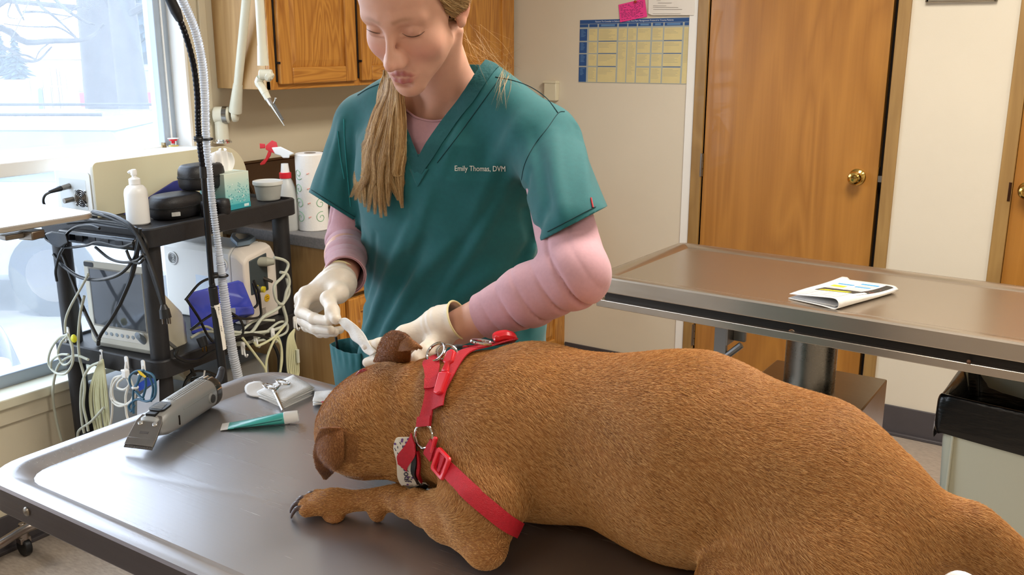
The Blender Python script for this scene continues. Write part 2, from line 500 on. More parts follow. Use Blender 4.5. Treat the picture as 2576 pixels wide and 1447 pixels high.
# dusty glass: mostly clear, with a thin film that scatters the daylight
M_glass = bpy.data.materials.new('dusty_window_glass'); M_glass.use_nodes = True
nt = M_glass.node_tree; N = nt.nodes; N.clear()
out = N.new('ShaderNodeOutputMaterial'); tr = N.new('ShaderNodeBsdfTransparent'); tl = N.new('ShaderNodeBsdfTranslucent'); gl = N.new('ShaderNodeBsdfGlossy')
tl.inputs['Color'].default_value = (0.86, 0.94, 1.0, 1); gl.inputs['Roughness'].default_value = 0.02
tr.inputs['Color'].default_value = (0.97, 0.985, 1, 1)
tcg = N.new('ShaderNodeTexCoord'); nzg = N.new('ShaderNodeTexNoise'); nzg.inputs['Scale'].default_value = 5; nzg.inputs['Detail'].default_value = 8
mrg = N.new('ShaderNodeMapRange'); mrg.inputs['To Min'].default_value = 0.085; mrg.inputs['To Max'].default_value = 0.15
mx1 = N.new('ShaderNodeMixShader'); mx2 = N.new('ShaderNodeMixShader'); mx2.inputs[0].default_value = 0.04
nt.links.new(tcg.outputs['Object'], nzg.inputs['Vector']); nt.links.new(nzg.outputs['Fac'], mrg.inputs['Value']); nt.links.new(mrg.outputs[0], mx1.inputs[0])
nt.links.new(tr.outputs[0], mx1.inputs[1]); nt.links.new(tl.outputs[0], mx1.inputs[2])
nt.links.new(mx1.outputs[0], mx2.inputs[1]); nt.links.new(gl.outputs[0], mx2.inputs[2]); nt.links.new(mx2.outputs[0], out.inputs[0])
gx = XW - 0.105
for z0, z1 in ((WZ0 + 0.045, 1.165), (1.21, WZ1 - 0.06)):
    MB().box2((gx - 0.002, WY0 + 0.06, z0), (gx + 0.002, GY1, z1)).build('pane', M_glass, win, smooth=False)

# ------------------------------------------------------------------ wall cabinet over the counter
CXF, CY0, CZ0, CZ1 = -2.572, 2.37, 1.405, 2.2
cab = thing('wall_cabinet', 'golden oak wall cabinet with framed doors hung between window and corner', 'cabinet', (XW, CY0, CZ0))
MB().box2((XW, CY0 + 0.0, CZ0), (CXF - 0.02, YB - 0.02, CZ1)).build('carcass', M_oakside, cab, bevel=0.002)
ff = MB()
for y0, y1 in ((CY0, CY0 + 0.035), (2.795, 2.845), (3.31, 3.36), (3.83, YB - 0.02)):
    ff.box2((CXF - 0.02, y0, CZ0), (CXF, y1, CZ1))
ff.build('face_frame', M_oak, cab, bevel=0.0015)
MB().box2((CXF - 0.02, CY0, CZ0), (CXF - 0.0005, YB - 0.02, CZ0 + 0.03)).build('bottom_rail', M_oakx, cab, bevel=0.0015)
def oak_door(par, y0, y1, z0, z1, xf_, hinge=True):
    d = MB()
    sw = 0.058
    d.box2((xf_, y0, z0), (xf_ + 0.02, y0 + sw, z1)); d.box2((xf_, y1 - sw, z0), (xf_ + 0.02, y1, z1))
    dd = d.build('door', M_oak, par, bevel=0.005, seg=3)
    r_ = MB(); r_.box2((xf_, y0 + sw, z0), (xf_ + 0.02, y1 - sw, z0 + sw)); r_.box2((xf_, y0 + sw, z1 - sw), (xf_ + 0.02, y1 - sw, z1))
    r_.build('door_rail', M_oakx, dd, bevel=0.005, seg=3)
    p = MB(); a = sw - 0.006
    def q(i, x): return np.array([(xf_ + x, y0 + i, z0 + i), (xf_ + x, y1 - i, z0 + i), (xf_ + x, y1 - i, z1 - i), (xf_ + x, y0 + i, z1 - i)])
    p.loft([q(a, 0.004), q(a, 0.009), q(a + 0.03, 0.0155), q(a + 0.032, 0.0155)], True, True)
    p.build('door_panel', M_oak, dd, smooth=False)
    if hinge:
        MB().box2((xf_ - 0.001, y0 - 0.004, z0 + 0.07), (xf_ + 0.02, y0 + 0.001, z0 + 0.078)).build('hinge', M_dark, dd)
        MB().box2((xf_ - 0.001, y0 - 0.006, z0 + 0.01), (xf_ + 0.003, y0 + 0.0005, z1)).build('door_gap', M_dark, dd)
    return dd
for y0, y1 in ((2.402, 2.792), (2.82, 3.33), (3.345, 3.845)):
    oak_door(cab, y0, y1, CZ0 + 0.018, CZ1, CXF)

# ------------------------------------------------------------------ base cabinet and worktop
BXF = -2.285
bc = thing('base_cabinet', 'oak base cabinet with pale side panel under the grey worktop', 'cabinet', (XW, 2.36, 0))
MB().box2((XW, 2.36, 0.1), (BXF - 0.02, YB - 0.0, 0.868)).build('carcass', M_oakside, bc, bevel=0.002)
MB().box2((XW, 2.36, 0.0), (BXF - 0.08, YB - 0.0, 0.1)).build('toe_kick', M_dark, bc)
ff = MB()
for y0 in (2.36, 2.86, 3.36, 3.87):
    ff.box2((BXF - 0.02, y0, 0.1), (BXF, y0 + 0.04 if y0 < 3.8 else YB, 0.868))
ff.build('face_frame', M_oak, bc, bevel=0.0015)
for y0 in (2.39, 2.89, 3.39):
    oak_door(bc, y0, y0 + 0.475, 0.115, 0.69, BXF, False)
    dr = MB().box2((BXF, y0, 0.705), (BXF + 0.02, y0 + 0.475, 0.85)).build('drawer', M_oakx, bc, bevel=0.005)
M_lam = mat('grey_laminate', '#8b898a', 0.45, var=0.18, vscale=120, color2='#77767a')
ct = MB().box2((XW, 2.335, 0.872), (-2.232, YB - 0.0, 0.912)).build('worktop', M_lam, None, bevel=0.003)
tag(ct, 'grey laminate worktop on the oak base cabinet beside the window', 'worktop')
# ================================================================== WALL PAPERS
M_chartbase = mat('chart_card_grey', '#a9b0ac', 0.5)
M_chartblue = mat('chart_blue', '#27518c', 0.5)
M_chartblue2 = mat('chart_pale_blue', '#5f88b6', 0.5)
M_charty = mat('chart_yellow', '#dccd96', 0.55, var=0.05, vscale=30)
M_inkl = mat('pale_print', '#b9b191', 0.6)
M_inkw = mat('white_print', '#d9dfe8', 0.6)
M_pink = mat('pink_card', '#ee3f92', 0.6)
M_ink = mat('dark_ink', '#3a2a4a', 0.6)
M_paper = mat('white_paper', '#e9e4dd', 0.7)
M_green = mat('print_green', '#2f6a3a', 0.6)

ch = thing('wall_chart', 'blue and yellow printed chart pinned on the wall beside the door', 'chart', (-1.95, YB, 1.39))
def CH(u, v, d=0.0):
    a = np.array([(-2.2255, 1.663), (-1.676, 1.668), (-1.68, 1.391), (-2.228, 1.387)])
    p = a[0] * (1 - u) * (1 - v) + a[1] * u * (1 - v) + a[2] * u * v + a[3] * (1 - u) * v
    return (p[0], YB - 0.0015 - d, p[1])
def chq(mb, u0, u1, v0, v1, d):
    mb.loft([np.array([CH(u0, v0, e), CH(u1, v0, e), CH(u1, v1, e), CH(u0, v1, e)]) for e in (0.0, d)])
c = MB()
cu = [(0, 0), (1, 0), (1, 0.955), (0.965, 1), (0, 1)]
c.loft([np.array([CH(u, v, e) for u, v in cu]) for e in (-0.0012, 0.0006)])
c.build('chart_sheet', M_chartbase, ch, smooth=False)
c = MB(); chq(c, 0, 1, 0, 0.062, 0.0010)
cols = [0, 0.078, 0.088, 0.165, 0.178, 0.345, 0.36, 0.435, 0.445, 0.52, 0.532, 0.645, 0.66, 0.75, 0.762, 0.915, 0.93, 1.0]
rows = [0.142, 0.33, 0.352, 0.525, 0.545, 0.73, 0.755, 0.99]
for k in range(0, 9):
    chq(c, cols[2 * k], cols[2 * k + 1], 0.068, 0.115, 0.0010)
for r_ in range(4):
    chq(c, 0.0, 0.07, rows[2 * r_], rows[2 * r_ + 1], 0.0010)
for k in (2, 7):
    for r_ in range(3):
        chq(c, cols[2 * k], cols[2 * k + 1], rows[2 * r_ + 1] + 0.004, rows[2 * r_ + 1] + 0.013, 0.0010)
c.build('blue_print', M_chartblue, ch, smooth=False)
c = MB(); c2 = MB(); c3 = MB(); c4 = MB()
for k in range(1, 9):
    if k in (3, 4):
        spans = [(rows[0], rows[1]), (rows[2], rows[7])]
    elif k == 8:
        spans = [(rows[0], rows[7])]
    else:
        spans = [(rows[2 * r_], rows[2 * r_ + 1]) for r_ in range(4)]
    for v0, v1 in spans:
        chq(c, cols[2 * k], cols[2 * k + 1], v0, v1, 0.0009)
        v = v0 + 0.02
        n = int((v1 - v0) / 0.02 * RNG.uniform(0.35, 0.95))
        for j in range(n):
            chq(c2, cols[2 * k] + 0.006, cols[2 * k] + 0.006 + (cols[2 * k + 1] - cols[2 * k] - 0.012) * RNG.uniform(0.5, 1), v, v + 0.006, 0.0012)
            v += 0.02
    if k in (2, 5, 6, 7):
        chq(c4, cols[2 * k] + 0.02, cols[2 * k + 1] - 0.02, 0.076, 0.105, 0.0012)
for r_ in range(4):
    v = rows[2 * r_] + 0.015
    for j in range(6):
        chq(c3, 0.012, 0.012 + 0.045 * RNG.uniform(0.5, 1), v, v + 0.008, 0.0012); v += 0.02
c.build('yellow_cells', M_charty, ch, smooth=False)
c2.build('cell_print', M_inkl, ch, smooth=False); c3.build('row_print', M_chartblue2, ch, smooth=False); c4.build('heading_print', M_chartblue2, ch, smooth=False)
tm = frame(np.array(CH(0.49, 0.03)) + np.array([0, -0.0011, 0]), (0, -1, 0), (1, 0, 0.01))
text('Factors To Consider in Selecting Anesthetic And Pain Management Protocol in Trauma Patients', 0.0098, tm, M_inkw, ch, 'heading_lettering', 0.0001)

pk = thing('pink_note', 'bright pink handwritten card pinned over the top of the chart', 'note', (-1.96, YB, 1.66))
pq = [at(1556, 12, 1, YB - 0.004), at(1622, -4, 1, YB - 0.004), at(1628, 42, 1, YB - 0.006), at(1560, 56, 1, YB - 0.008)]
pq = np.array(pq); off = np.array([0, 0.001, 0])
MB().loft([pq + off, pq]).build('card', M_pink, pk, smooth=False)
c = MB()
for k in range(13):
    v = 0.1 + 0.065 * k
    u = 0.06 if k != 6 else 0.03
    while u < (0.9 if k < 6 else 0.8):
        l = RNG.uniform(0.04, 0.12)
        a = pq[0] * (1 - u) * (1 - v) + pq[1] * u * (1 - v) + pq[2] * u * v + pq[3] * (1 - u) * v
        e = (pq[1] - pq[0]) * l; h = (pq[3] - pq[0]) * 0.018
        o_ = np.array([0, -0.0006, 0])
        if RNG.random() < 0.75: c.add([a + o_, a + e + o_, a + e + h + o_, a + h + o_], [(0, 1, 2, 3)])
        u += l + 0.03
c.build('handwriting', M_ink, pk, smooth=False)
MB().ball(at(1598, 4, 1, YB - 0.012), 0.006).build('push_pin', mat('red_pin', '#a83a20', 0.3), pk)
pp = thing('white_notice', 'white printed notice with lines of text above the right end of the chart', 'paper', (-1.78, YB, 1.68))
pc = np.array([at(1632, -60, 1, YB - 0.005), at(1750, -60, 1, YB - 0.004), at(1746, 38, 1, YB - 0.010), at(1640, 38, 1, YB - 0.012), at(1631, 34, 1, YB - 0.012)])
MB().loft([pc + off, pc]).build('sheet', M_paper, pp, smooth=False)
c = MB()
M_inkg = mat('grey_ink', '#9a9590', 0.7)
for (x0, x1, y) in ((1652, 1662, 1), (1655, 1690, 7), (1643, 1676, 14), (1643, 1706, 18), (1643, 1716, 23), (1642, 1712, 34)):
    a = at(x0, y, 1, YB - 0.0125); b_ = at(x1, y, 1, YB - 0.0125)
    h = np.array([0, 0, -0.0014]); c.add([a, b_, b_ + h, a + h], [(0, 1, 2, 3)])
c.build('print', M_inkg, pp, smooth=False)
# small wall box behind her shoulder and framed picture at the top
bx = thing('wall_thermostat', 'small cream box on the wall just left of the chart', 'thermostat', (-2.33, YB, 1.36))
MB().box2((-2.40, YB - 0.03, 1.30), (-2.333, YB, 1.386)).build('housing', M_cream, bx, bevel=0.004)
MB().box2((-2.405, YB - 0.033, 1.380), (-2.331, YB, 1.392)).build('lid', M_cream, bx, bevel=0.002)
pf = thing('picture_frame', 'silver framed picture hanging on the wall between the two doors', 'picture', (-0.64, YB, 1.705))
x0, x1, z0, z1 = -0.757, -0.517, 1.708, 1.95
fm = MB()
for a, b_ in (((x0, z0), (x1, z0 + 0.014)), ((x0, z1 - 0.014), (x1, z1)), ((x0, z0), (x0 + 0.014, z1)), ((x1 - 0.014, z0), (x1, z1))):
    fm.box2((a[0], YB - 0.022, a[1]), (b_[0], YB, b_[1]))
fm.build('frame', mat('silver_frame', '#c9c2b4', 0.2, 1.0), pf, bevel=0.004)
MB().box2((x0 + 0.01, YB - 0.008, z0 + 0.01), (x1 - 0.01, YB - 0.002, z1 - 0.01)).build('picture', mat('picture_green', '#55683c', 0.3, var=0.5, vscale=20), pf)

# ================================================================== EXAM TABLES
M_steel = steel('brushed_steel_top', '#bdbcbf', 0.17, 0.16, haze=0.5)
M_steel2 = steel('brushed_steel_far', '#c2b6a8', 0.15, 0.14, haze=0.3)
M_steelskirt = steel('steel_skirt', '#5a514e', 0.36, 0.2)  # darker than the top: a dark floor's reflection is put into the colour
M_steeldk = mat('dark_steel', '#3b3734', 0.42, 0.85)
M_steelcol = steel('steel_column', '#8d8b85', 0.22, 0.2, False)
M_brownmetal = mat('brown_painted_metal', '#4a3d36', 0.45, 0.5)

def table_top(name_, X0, X1, Y0, Y1, zt, mtop, mskirt, par, rim, depth, apron, M=None, creases=(), rc=0.055):
    rings = []
    def rr(i, z, r): 
        q = rrrect(X0 + i, X1 - i, Y0 + i, Y1 - i, r)
        return np.concatenate([q, np.full((len(q), 1), z)], 1)
    def rrrect(a, b, c_, d, r): return rrect(a, b, c_, d, max(r, 0.004), 8)
    sk = MB(M); sk.cur = 0
    sk.loft([rr(0.012, zt - apron, rc - 0.012), rr(0.001, zt - apron, rc), rr(0, zt - apron + 0.002, rc), rr(0, zt - 0.006, rc), rr(0.0025, zt - 0.0012, rc - 0.002)], True, False)
    sk.build('apron', mskirt, par, angle=24)
    t = MB(M)
    Ls = [(0.0025, -0.0012, rc - 0.002), (0.007, 0.0, rc - 0.004), (rim - 0.006, 0.0, rc - rim * 0.6), (rim, -0.0018, rc - rim * 0.65), (rim + 0.014, -depth + 0.003, rc - rim * 0.8), (rim + 0.019, -depth, rc - rim * 0.85)]
    t.loft([rr(i, zt + z, r) for i, z, r in Ls], True, False)
    # pan, as a grid with pressed creases
    i = rim + 0.019
    nx, ny = 150, 60
    # triangulated pan: rounded outline filled by a radial blend of the rim ring towards a centre line
    ring = rr(i, zt - depth, Ls[-1][2])[:, :2]
    cx0, cx1, cyc = X0 + (Y1 - Y0) / 2, X1 - (Y1 - Y0) / 2, (Y0 + Y1) / 2
    RN = []
    n_in = 90
    # densify ring
    seg = np.linalg.norm(np.roll(ring, -1, 0) - ring, axis=1); cum = np.concatenate([[0], np.cumsum(seg)])
    uu = np.linspace(0, cum[-1], 260, endpoint=False)
    rg = np.concatenate([ring, ring[:1]])
    rd = np.stack([np.interp(uu, cum, rg[:, 0]), np.interp(uu, cum, rg[:, 1])], 1)
    core = np.stack([np.clip(rd[:, 0], cx0, cx1), np.full(len(rd), cyc)], 1)
    for k in range(n_in + 1):
        s = k / n_in
        q = rd * (1 - s) + core * s
        z = np.full(len(q), zt - depth)
        for (a, b_, wd, dp) in creases:
            a = np.array(a); b_ = np.array(b_); ab = b_ - a; L2 = ab @ ab
            tt = np.clip(((q - a) @ ab) / L2, 0, 1)
            dist = np.linalg.norm(q - a - tt[:, None] * ab, axis=1)
            z = z - dp * np.exp(-(dist / wd) ** 2)
        RN.append(np.concatenate([q, z[:, None]], 1))
    t2 = MB(M); t2.loft(RN, True, False)
    # outer rim loft uses another vertex count, so it is its own ring set
    t.v += t2.v and []
    n0 = len(t.v); t.v.extend(t2.v); t.f.extend([[x + n0 for x in f] for f in t2.f]); t.mi.extend([0] * len(t2.f))
    return t.build('tray_top', mtop, par, angle=24)

ZT = 0.91
et = thing('exam_table', 'steel exam table with raised rim that the brown dog lies on', 'table', (-0.7, 1.0, 0))
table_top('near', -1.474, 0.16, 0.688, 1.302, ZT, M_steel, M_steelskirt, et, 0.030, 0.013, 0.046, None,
          [((-1.40, 0.85), (-1.36, 1.10), 0.004, 0.0004), ((-1.30, 0.84), (-0.75, 0.97), 0.008, 0.0004)], 0.075)
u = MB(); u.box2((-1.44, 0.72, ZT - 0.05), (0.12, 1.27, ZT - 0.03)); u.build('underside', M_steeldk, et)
bl = MB(); p = at(68, 1287, 1, 0.688)
bl.lathe([(0.0075, 0), (0.0075, 0.001), (0.006, 0.003), (0.002, 0.0042)], frame(p, (0, -1, 0)), 16); bl.build('bolt', M_hinge, et)
# under-frame, brackets and pedestal
def bracket(x, y):
    b_ = MB()
    b_.box2((x - 0.03, y - 0.006, ZT - 0.10), (x + 0.03, y + 0.006, ZT - 0.05)); b_.box2((x - 0.03, y - 0.006, ZT - 0.112), (x - 0.012, y + 0.05, ZT - 0.085)); b_.box2((x + 0.005, y - 0.012, ZT - 0.125), (x + 0.03, y + 0.012, ZT - 0.07))
    b_.build('bracket', M_brownmetal, et, bevel=0.002)
bracket(-1.16, 0.80); bracket(-1.06, 0.77)
MB().box2((-1.25, 0.97, ZT - 0.11), (-0.05, 1.02, ZT - 0.05)).build('cross_beam', M_brownmetal, et, bevel=0.003)
MB().box2((-1.00, 0.80, 0.09), (-0.86, 1.19, ZT - 0.08)).build('pedestal', M_brownmetal, et, bevel=0.006)
MB().box2((-1.15, 0.72, 0.0), (-0.55, 1.27, 0.09)).build('foot_plate', M_brownmetal, et, bevel=0.01)

Mf = xf((-1.30, 2.392, 0), R(-1.9))
ft = thing('exam_table', 'empty long steel exam table in front of the wood doors holding a newspaper', 'table', (-0.75, 2.65, 0))
table_top('far', 0.0, 1.75, 0.0, 0.585, ZT, M_steel2, M_steel2, ft, 0.034, 0.007, 0.046, Mf, (), 0.03)
u = MB(Mf); u.box2((0.03, 0.025, ZT - 0.075), (1.72, 0.56, ZT - 0.04)); u.build('recess_band', M_steeldk, ft)
u = MB(Mf)
for a, b_ in (((0.012, 0.006), (1.74, 0.03)), ((0.012, 0.555), (1.74, 0.58)), ((0.012, 0.02), (0.035, 0.57)), ((1.715, 0.02), (1.74, 0.57))):
    u.box2((a[0], a[1], ZT - 0.094), (b_[0], b_[1], ZT - 0.072))
u.build('lower_flange', M_steel2, ft, bevel=0.002)
p = at(2040, 900, 1, 2.66)
MB().cyl((p[0], 2.66, 0.58), (p[0], 2.66, ZT - 0.06), 0.072, n=40).build('column', M_steelcol, ft)
MB().box2((p[0] - 0.16, 2.53, 0.28), (p[0] + 0.175, 2.86, 0.595)).build('column_housing', steel('housing_steel', '#9a9183', 0.33, 0.15), ft, bevel=0.004)
MB().box2((p[0] - 0.34, 2.40, 0.0), (p[0] + 0.34, 2.92, 0.28)).build('foot', M_steelskirt, ft, bevel=0.01)
# folding support leg
M_greymetal = mat('grey_painted_metal', '#8c8a88', 0.4, 0.6)
lg = MB(); q0 = at(1826, 812, 1, 2.60); q1 = at(1795, 905, 1, 2.60)
lg.box2((q0[0] - 0.028, 2.585, q1[2] + 0.015), (q0[0] + 0.010, 2.60, q0[2] + 0.02)); lg.box2((q0[0] + 0.008, 2.585, q1[2] + 0.055), (q0[0] + 0.014, 2.64, q0[2] + 0.02)); lg.box2((q0[0] + 0.014, 2.63, q1[2] + 0.06), (q0[0] + 0.05, 2.645, q0[2] + 0.02))
lg.build('folding_leg', M_greymetal, ft, bevel=0.002)
lg = MB(); lg.tube([at(1865, 868, 1, 2.60), at(1825, 898, 1, 2.59), at(1786, 913, 1, 2.585)], 0.010, 10); lg.tube([at(1790, 910, 1, 2.585), at(1812, 945, 1, 2.585)], 0.008, 10)
lg.build('strut', M_greymetal, ft); 
lg = MB(); lg.cyl(at(1812, 905, 1, 2.60), at(1806, 1150, 1, 2.62), 0.008); lg.build('prop_rod', M_greymetal, ft)
p = at(1991, 838, 1, 2.395); MB().torus(p, 0.0085, 0.0022, (0.3, -1, 0.2)).build('pull_ring', M_chrome, ft)
p = at(2437, 910, 1, 2.365); MB().ball(p, 0.005).build('rusty_bolt', mat('rust', '#5a3a24', 0.7), ft)
p = at(1472, 766, 1, 2.40); MB().loft([np.array([at(1452, 772, 1, y), at(1488, 769, 1, y), at(1489, 750, 1, y), at(1480, 742, 1, y)]) for y in (2.40, 2.46)]).build('tilt_handle', M_blk, ft, bevel=0.002)

# ------------------------------------------------------------------ newspaper
M_news = mat('newsprint', '#dcdad6', 0.8, var=0.06, vscale=60)
M_newsg = mat('newsprint_text', '#c3c2c2', 0.8, var=0.2, vscale=220)
nw = thing('newspaper', 'folded newspaper with a dark and yellow advert lying on the far table', 'newspaper', (-0.63, 2.55, 0.905))
zn = 0.904
nq = [at(1985, 752, 2, zn), at(2105, 782, 2, zn), at(2255, 738, 2, zn), at(2118, 706, 2, zn)]
nq = np.array(nq)
def NQ(u, v, h=0.0):
    q = nq[0] * (1 - u) * (1 - v) + nq[1] * u * (1 - v) + nq[2] * u * v + nq[3] * (1 - u) * v
    return q + np.array([0, 0, h])
# folded sheets: the fold runs along u=1; upper leaf curls over it
G = []
prof = [(-0.02, 0.001), (0.3, 0.002), (0.7, 0.003), (0.93, 0.002), (1.0, 0.006), (1.025, 0.013), (1.01, 0.021), (0.95, 0.026), (0.8, 0.025), (0.5, 0.020), (0.2, 0.015), (0.0, 0.012)]
prof = spline([(a, b_, 0) for a, b_ in prof], 44)
for v in np.linspace(0, 1, 14):
    row = []
    for a, h, _ in prof:
        row.append(NQ(a, v + 0.03 * math.sin(6 * v) * 0 , h * (1 + 0.18 * math.sin(5 * v + 1)) - (0.006 * v if h > 0.014 else 0)))
    G.append(row)
MB().grid(G).build('folded_sheet', M_news, nw, solid=0.0012)
G = [[NQ(a - 0.01, v, 0.003 + 0.2 * h) for a, h in ((0.03, 0.0), (0.5, 0.02), (0.94, 0.03))] for v in np.linspace(0.02, 0.98, 6)]
MB().grid(G).build('inner_sheet', M_newsg, nw, solid=0.003)
def nprint(name, cells, m):
    mb = MB()
    for (u0, u1, v0, v1) in cells:
        GG = []
        for v in np.linspace(v0, v1, 8):
            row = []
            for u in np.linspace(u0, u1, 10):
                # height of the upper leaf at u
                k = np.argmin(np.abs(prof[22:, 0] - u)) + 22
                h = np.interp(u, prof[22:, 0][::-1], prof[22:, 1][::-1]) if u < 1.0 else 0.0195
                row.append(NQ(u, v, h * (1 + 0.18 * math.sin(5 * v + 1)) - 0.006 * v + 0.0012))
            GG.append(row)
        mb.grid(GG)
    return mb.build(name, m, nw)
nprint('column_text', [(0.06, 0.30, 0.04, 0.28), (0.33, 0.60, 0.04, 0.28), (0.63, 0.92, 0.04, 0.27)], M_newsg)
nprint('dark_advert', [(0.16, 0.99, 0.31, 0.50), (0.86, 0.99, 0.50, 0.95)], mat('advert_dark', '#3a3834', 0.6, var=0.3, vscale=60))
nprint('yellow_banner', [(0.20, 0.80, 0.325, 0.40), (0.12, 0.40, 0.62, 0.70)], mat('advert_yellow', '#e0cc2c', 0.6))
nprint('blue_banner', [(0.14, 0.44, 0.76, 0.80), (0.50, 0.78, 0.72, 0.76), (0.48, 0.80, 0.86, 0.90)], mat('advert_blue', '#4a9ad6', 0.6))
nprint('red_print', [(0.88, 0.98, 0.56, 0.62), (0.88, 0.97, 0.70, 0.80)], mat('advert_red', '#d95b48', 0.6))
nprint('small_print', [(0.10, 0.44, 0.53, 0.60), (0.50, 0.80, 0.53, 0.68), (0.50, 0.80, 0.78, 0.84)], M_newsg)

# ------------------------------------------------------------------ waste bin with liner
M_binw = mat('pale_bin_plastic', '#cdcdb9', 0.45)
M_bag = mat('black_bin_liner', '#0c0c0d', 0.28, bump=0.6, bscale=18, stretch=(1, 1, 4))
tb = thing('waste_bin', 'pale plastic waste bin with black liner under the far table', 'bin', (-0.1, 2.75, 0))
bx0, bx1, by0, by1 = -0.362, 0.10, 2.60, 2.90
Mb = xf((-0.362, 2.595, 0), R(-3))
def br(i, z, r=0.03):
    q = rrect(i, 0.44 - i, i, 0.30 - i, r, 5); return np.concatenate([q, np.full((len(q), 1), z)], 1)
t = MB(Mb); t.loft([br(0.035, 0.0), br(0.03, 0.02), br(0.004, 0.645), br(-0.004, 0.65), br(-0.006, 0.662), br(0.004, 0.664), br(0.012, 0.62), br(0.03, 0.05)], True, True)
t.build('bin_body', M_binw, tb)
rb = MB(Mb)
for x in (0.035, ):
    rb.box2((x, -0.001, 0.1), (x + 0.008, 0.012, 0.62))
rb.build('rib', M_binw, tb, bevel=0.003)
t = MB(Mb); rings = []
n0 = len(br(0, 0))
for k, (i, z) in enumerate([(-0.010, 0.555), (-0.016, 0.575), (-0.014, 0.62), (-0.013, 0.66), (-0.006, 0.672), (0.004, 0.668), (0.02, 0.60), (0.04, 0.42), (0.05, 0.2)]):
    q = br(i, z, 0.035)
    cen = np.array([0.22, 0.15])
    ph = np.arange(n0)
    wob = 0.009 * np.sin(ph * 1.7 + k * 0.8) + 0.008 * np.sin(ph * 3.1 + k * 1.7)
    d = q[:, :2] - cen; d /= np.linalg.norm(d, axis=1)[:, None]
    q[:, :2] += d * (wob * (0.5 if k < 5 else 1.6))[:, None]
    q[:, 2] += (0.014 * np.sin(ph * 0.9) + 0.008 * np.sin(ph * 2.3 + 1)) * (1 if k in (0, 1) else 0.35)
    rings.append(q)
t.loft(rings, True, False); t.build('liner', M_bag, tb, sub=2, solid=0.001)
# ================================================================== COUNTER THINGS
M_towel = mat('paper_towel', '#efece8', 0.9, bump=0.25, bscale=120)
M_swirl = mat('green_swirl_print', '#7fb58a', 0.8)
M_dot = mat('pink_dot_print', '#e7a99c', 0.8)
pr = thing('paper_towel_roll', 'white paper towel roll with green swirl print standing on the worktop', 'paper towel', (-2.475, 2.445, 0.912))
pc_ = np.array([-2.475, 2.445]); prr = 0.054
MB(xf((pc_[0], pc_[1], 0.912))).lathe([(0.02, 0), (prr - 0.003, 0), (prr, 0.003), (prr, 0.270), (prr - 0.004, 0.274), (0.021, 0.274), (0.020, 0.268), (0.020, 0.05)], None, 40, False).build('roll', M_towel, pr)
MB(xf((pc_[0], pc_[1], 0.912))).lathe([(0.0205, 0.01), (0.0205, 0.2755), (0.0185, 0.2755), (0.0185, 0.01)], None, 24, False).build('core', mat('cardboard', '#9c8f80', 0.8), pr)
sw = MB(); dt = MB()
def on_roll(a, z, d=0.0006): return (pc_[0] + (prr + d) * math.cos(a), pc_[1] + (prr + d) * math.sin(a), 0.912 + z)
av = math.atan2(-pc_[1], -pc_[0])
for k, z in enumerate((0.05, 0.10, 0.152, 0.205)):
    for da, sg in ((-0.95, 1), (0.55, -1)):
        P = []
        for t in np.linspace(0, 1, 40):
            th = t * 8.2; rr_ = 0.004 + 0.0175 * t
            P.append(on_roll(av + da + sg * rr_ * math.cos(th + k * 1.2) / prr, z + rr_ * math.sin(th + k * 1.2)))
        sw.tube(P, 0.0011, 4)
    dt.ball(on_roll(av - 0.25, z + 0.002), 0.0028, 8, 6); dt.ball(on_roll(av - 0.15, z + 0.004), 0.002, 8, 6)
sw.build('swirl_print', M_swirl, pr); dt.build('dot_print', M_dot, pr)

M_clearp = mat('milky_plastic', '#e8e9e6', 0.3, trans=0.35, ior=1.3)
M_red = mat('red_plastic', '#d3202f', 0.35)
sb = thing('spray_bottle', 'white spray bottle with red trigger head on the worktop by the roll', 'spray bottle', (-2.54, 2.385, 0.912))
sp = np.array([-2.545, 2.388]); Ms = xf((sp[0], sp[1], 0.912))
MB(Ms).lathe([(0.002, 0), (0.040, 0), (0.043, 0.006), (0.043, 0.10), (0.040, 0.125), (0.032, 0.155), (0.023, 0.178), (0.019, 0.186), (0.018, 0.20), (0.001, 0.20)], None, 32).build('bottle', M_clearp, sb)
MB(Ms).lathe([(0.001, 0.187), (0.0215, 0.187), (0.0215, 0.205), (0.0195, 0.207), (0.001, 0.207)], None, 24).build('collar', M_red, sb)
MB(Ms).lathe([(0.001, 0.206), (0.016, 0.206), (0.014, 0.224), (0.0125, 0.238), (0.001, 0.238)], None, 20).build('neck', M_wplast, sb)
Y0 = 2.388
def pl(x, y, Y=Y0): return at(x, y, 1, Y)
hd = MB(); 
poly = [(683, 371), (706, 369), (741, 386), (729, 391), (728, 398), (712, 398), (706, 392), (692, 388)]
hd.loft([np.array([pl(x, y, Y0 - 0.012) for x, y in poly]), np.array([pl(x, y, Y0 + 0.012) for x, y in poly])]).build('spray_head', M_wplast, sb, bevel=0.003)
tg = MB()
for poly, hw in (([(653, 361), (667, 362), (667, 373), (654, 374)], 0.008), ([(668, 367), (684, 353), (696, 358), (699, 372), (688, 371), (693, 387), (677, 381), (668, 376)], 0.010), ([(676, 377), (684, 379), (681, 392), (666, 414), (655, 416), (654, 411), (668, 398)], 0.006)):
    tg.loft([np.array([pl(x, y, Y0 - hw) for x, y in poly]), np.array([pl(x, y, Y0 + hw) for x, y in poly])])
tg.build('trigger', M_red, sb, bevel=0.002)

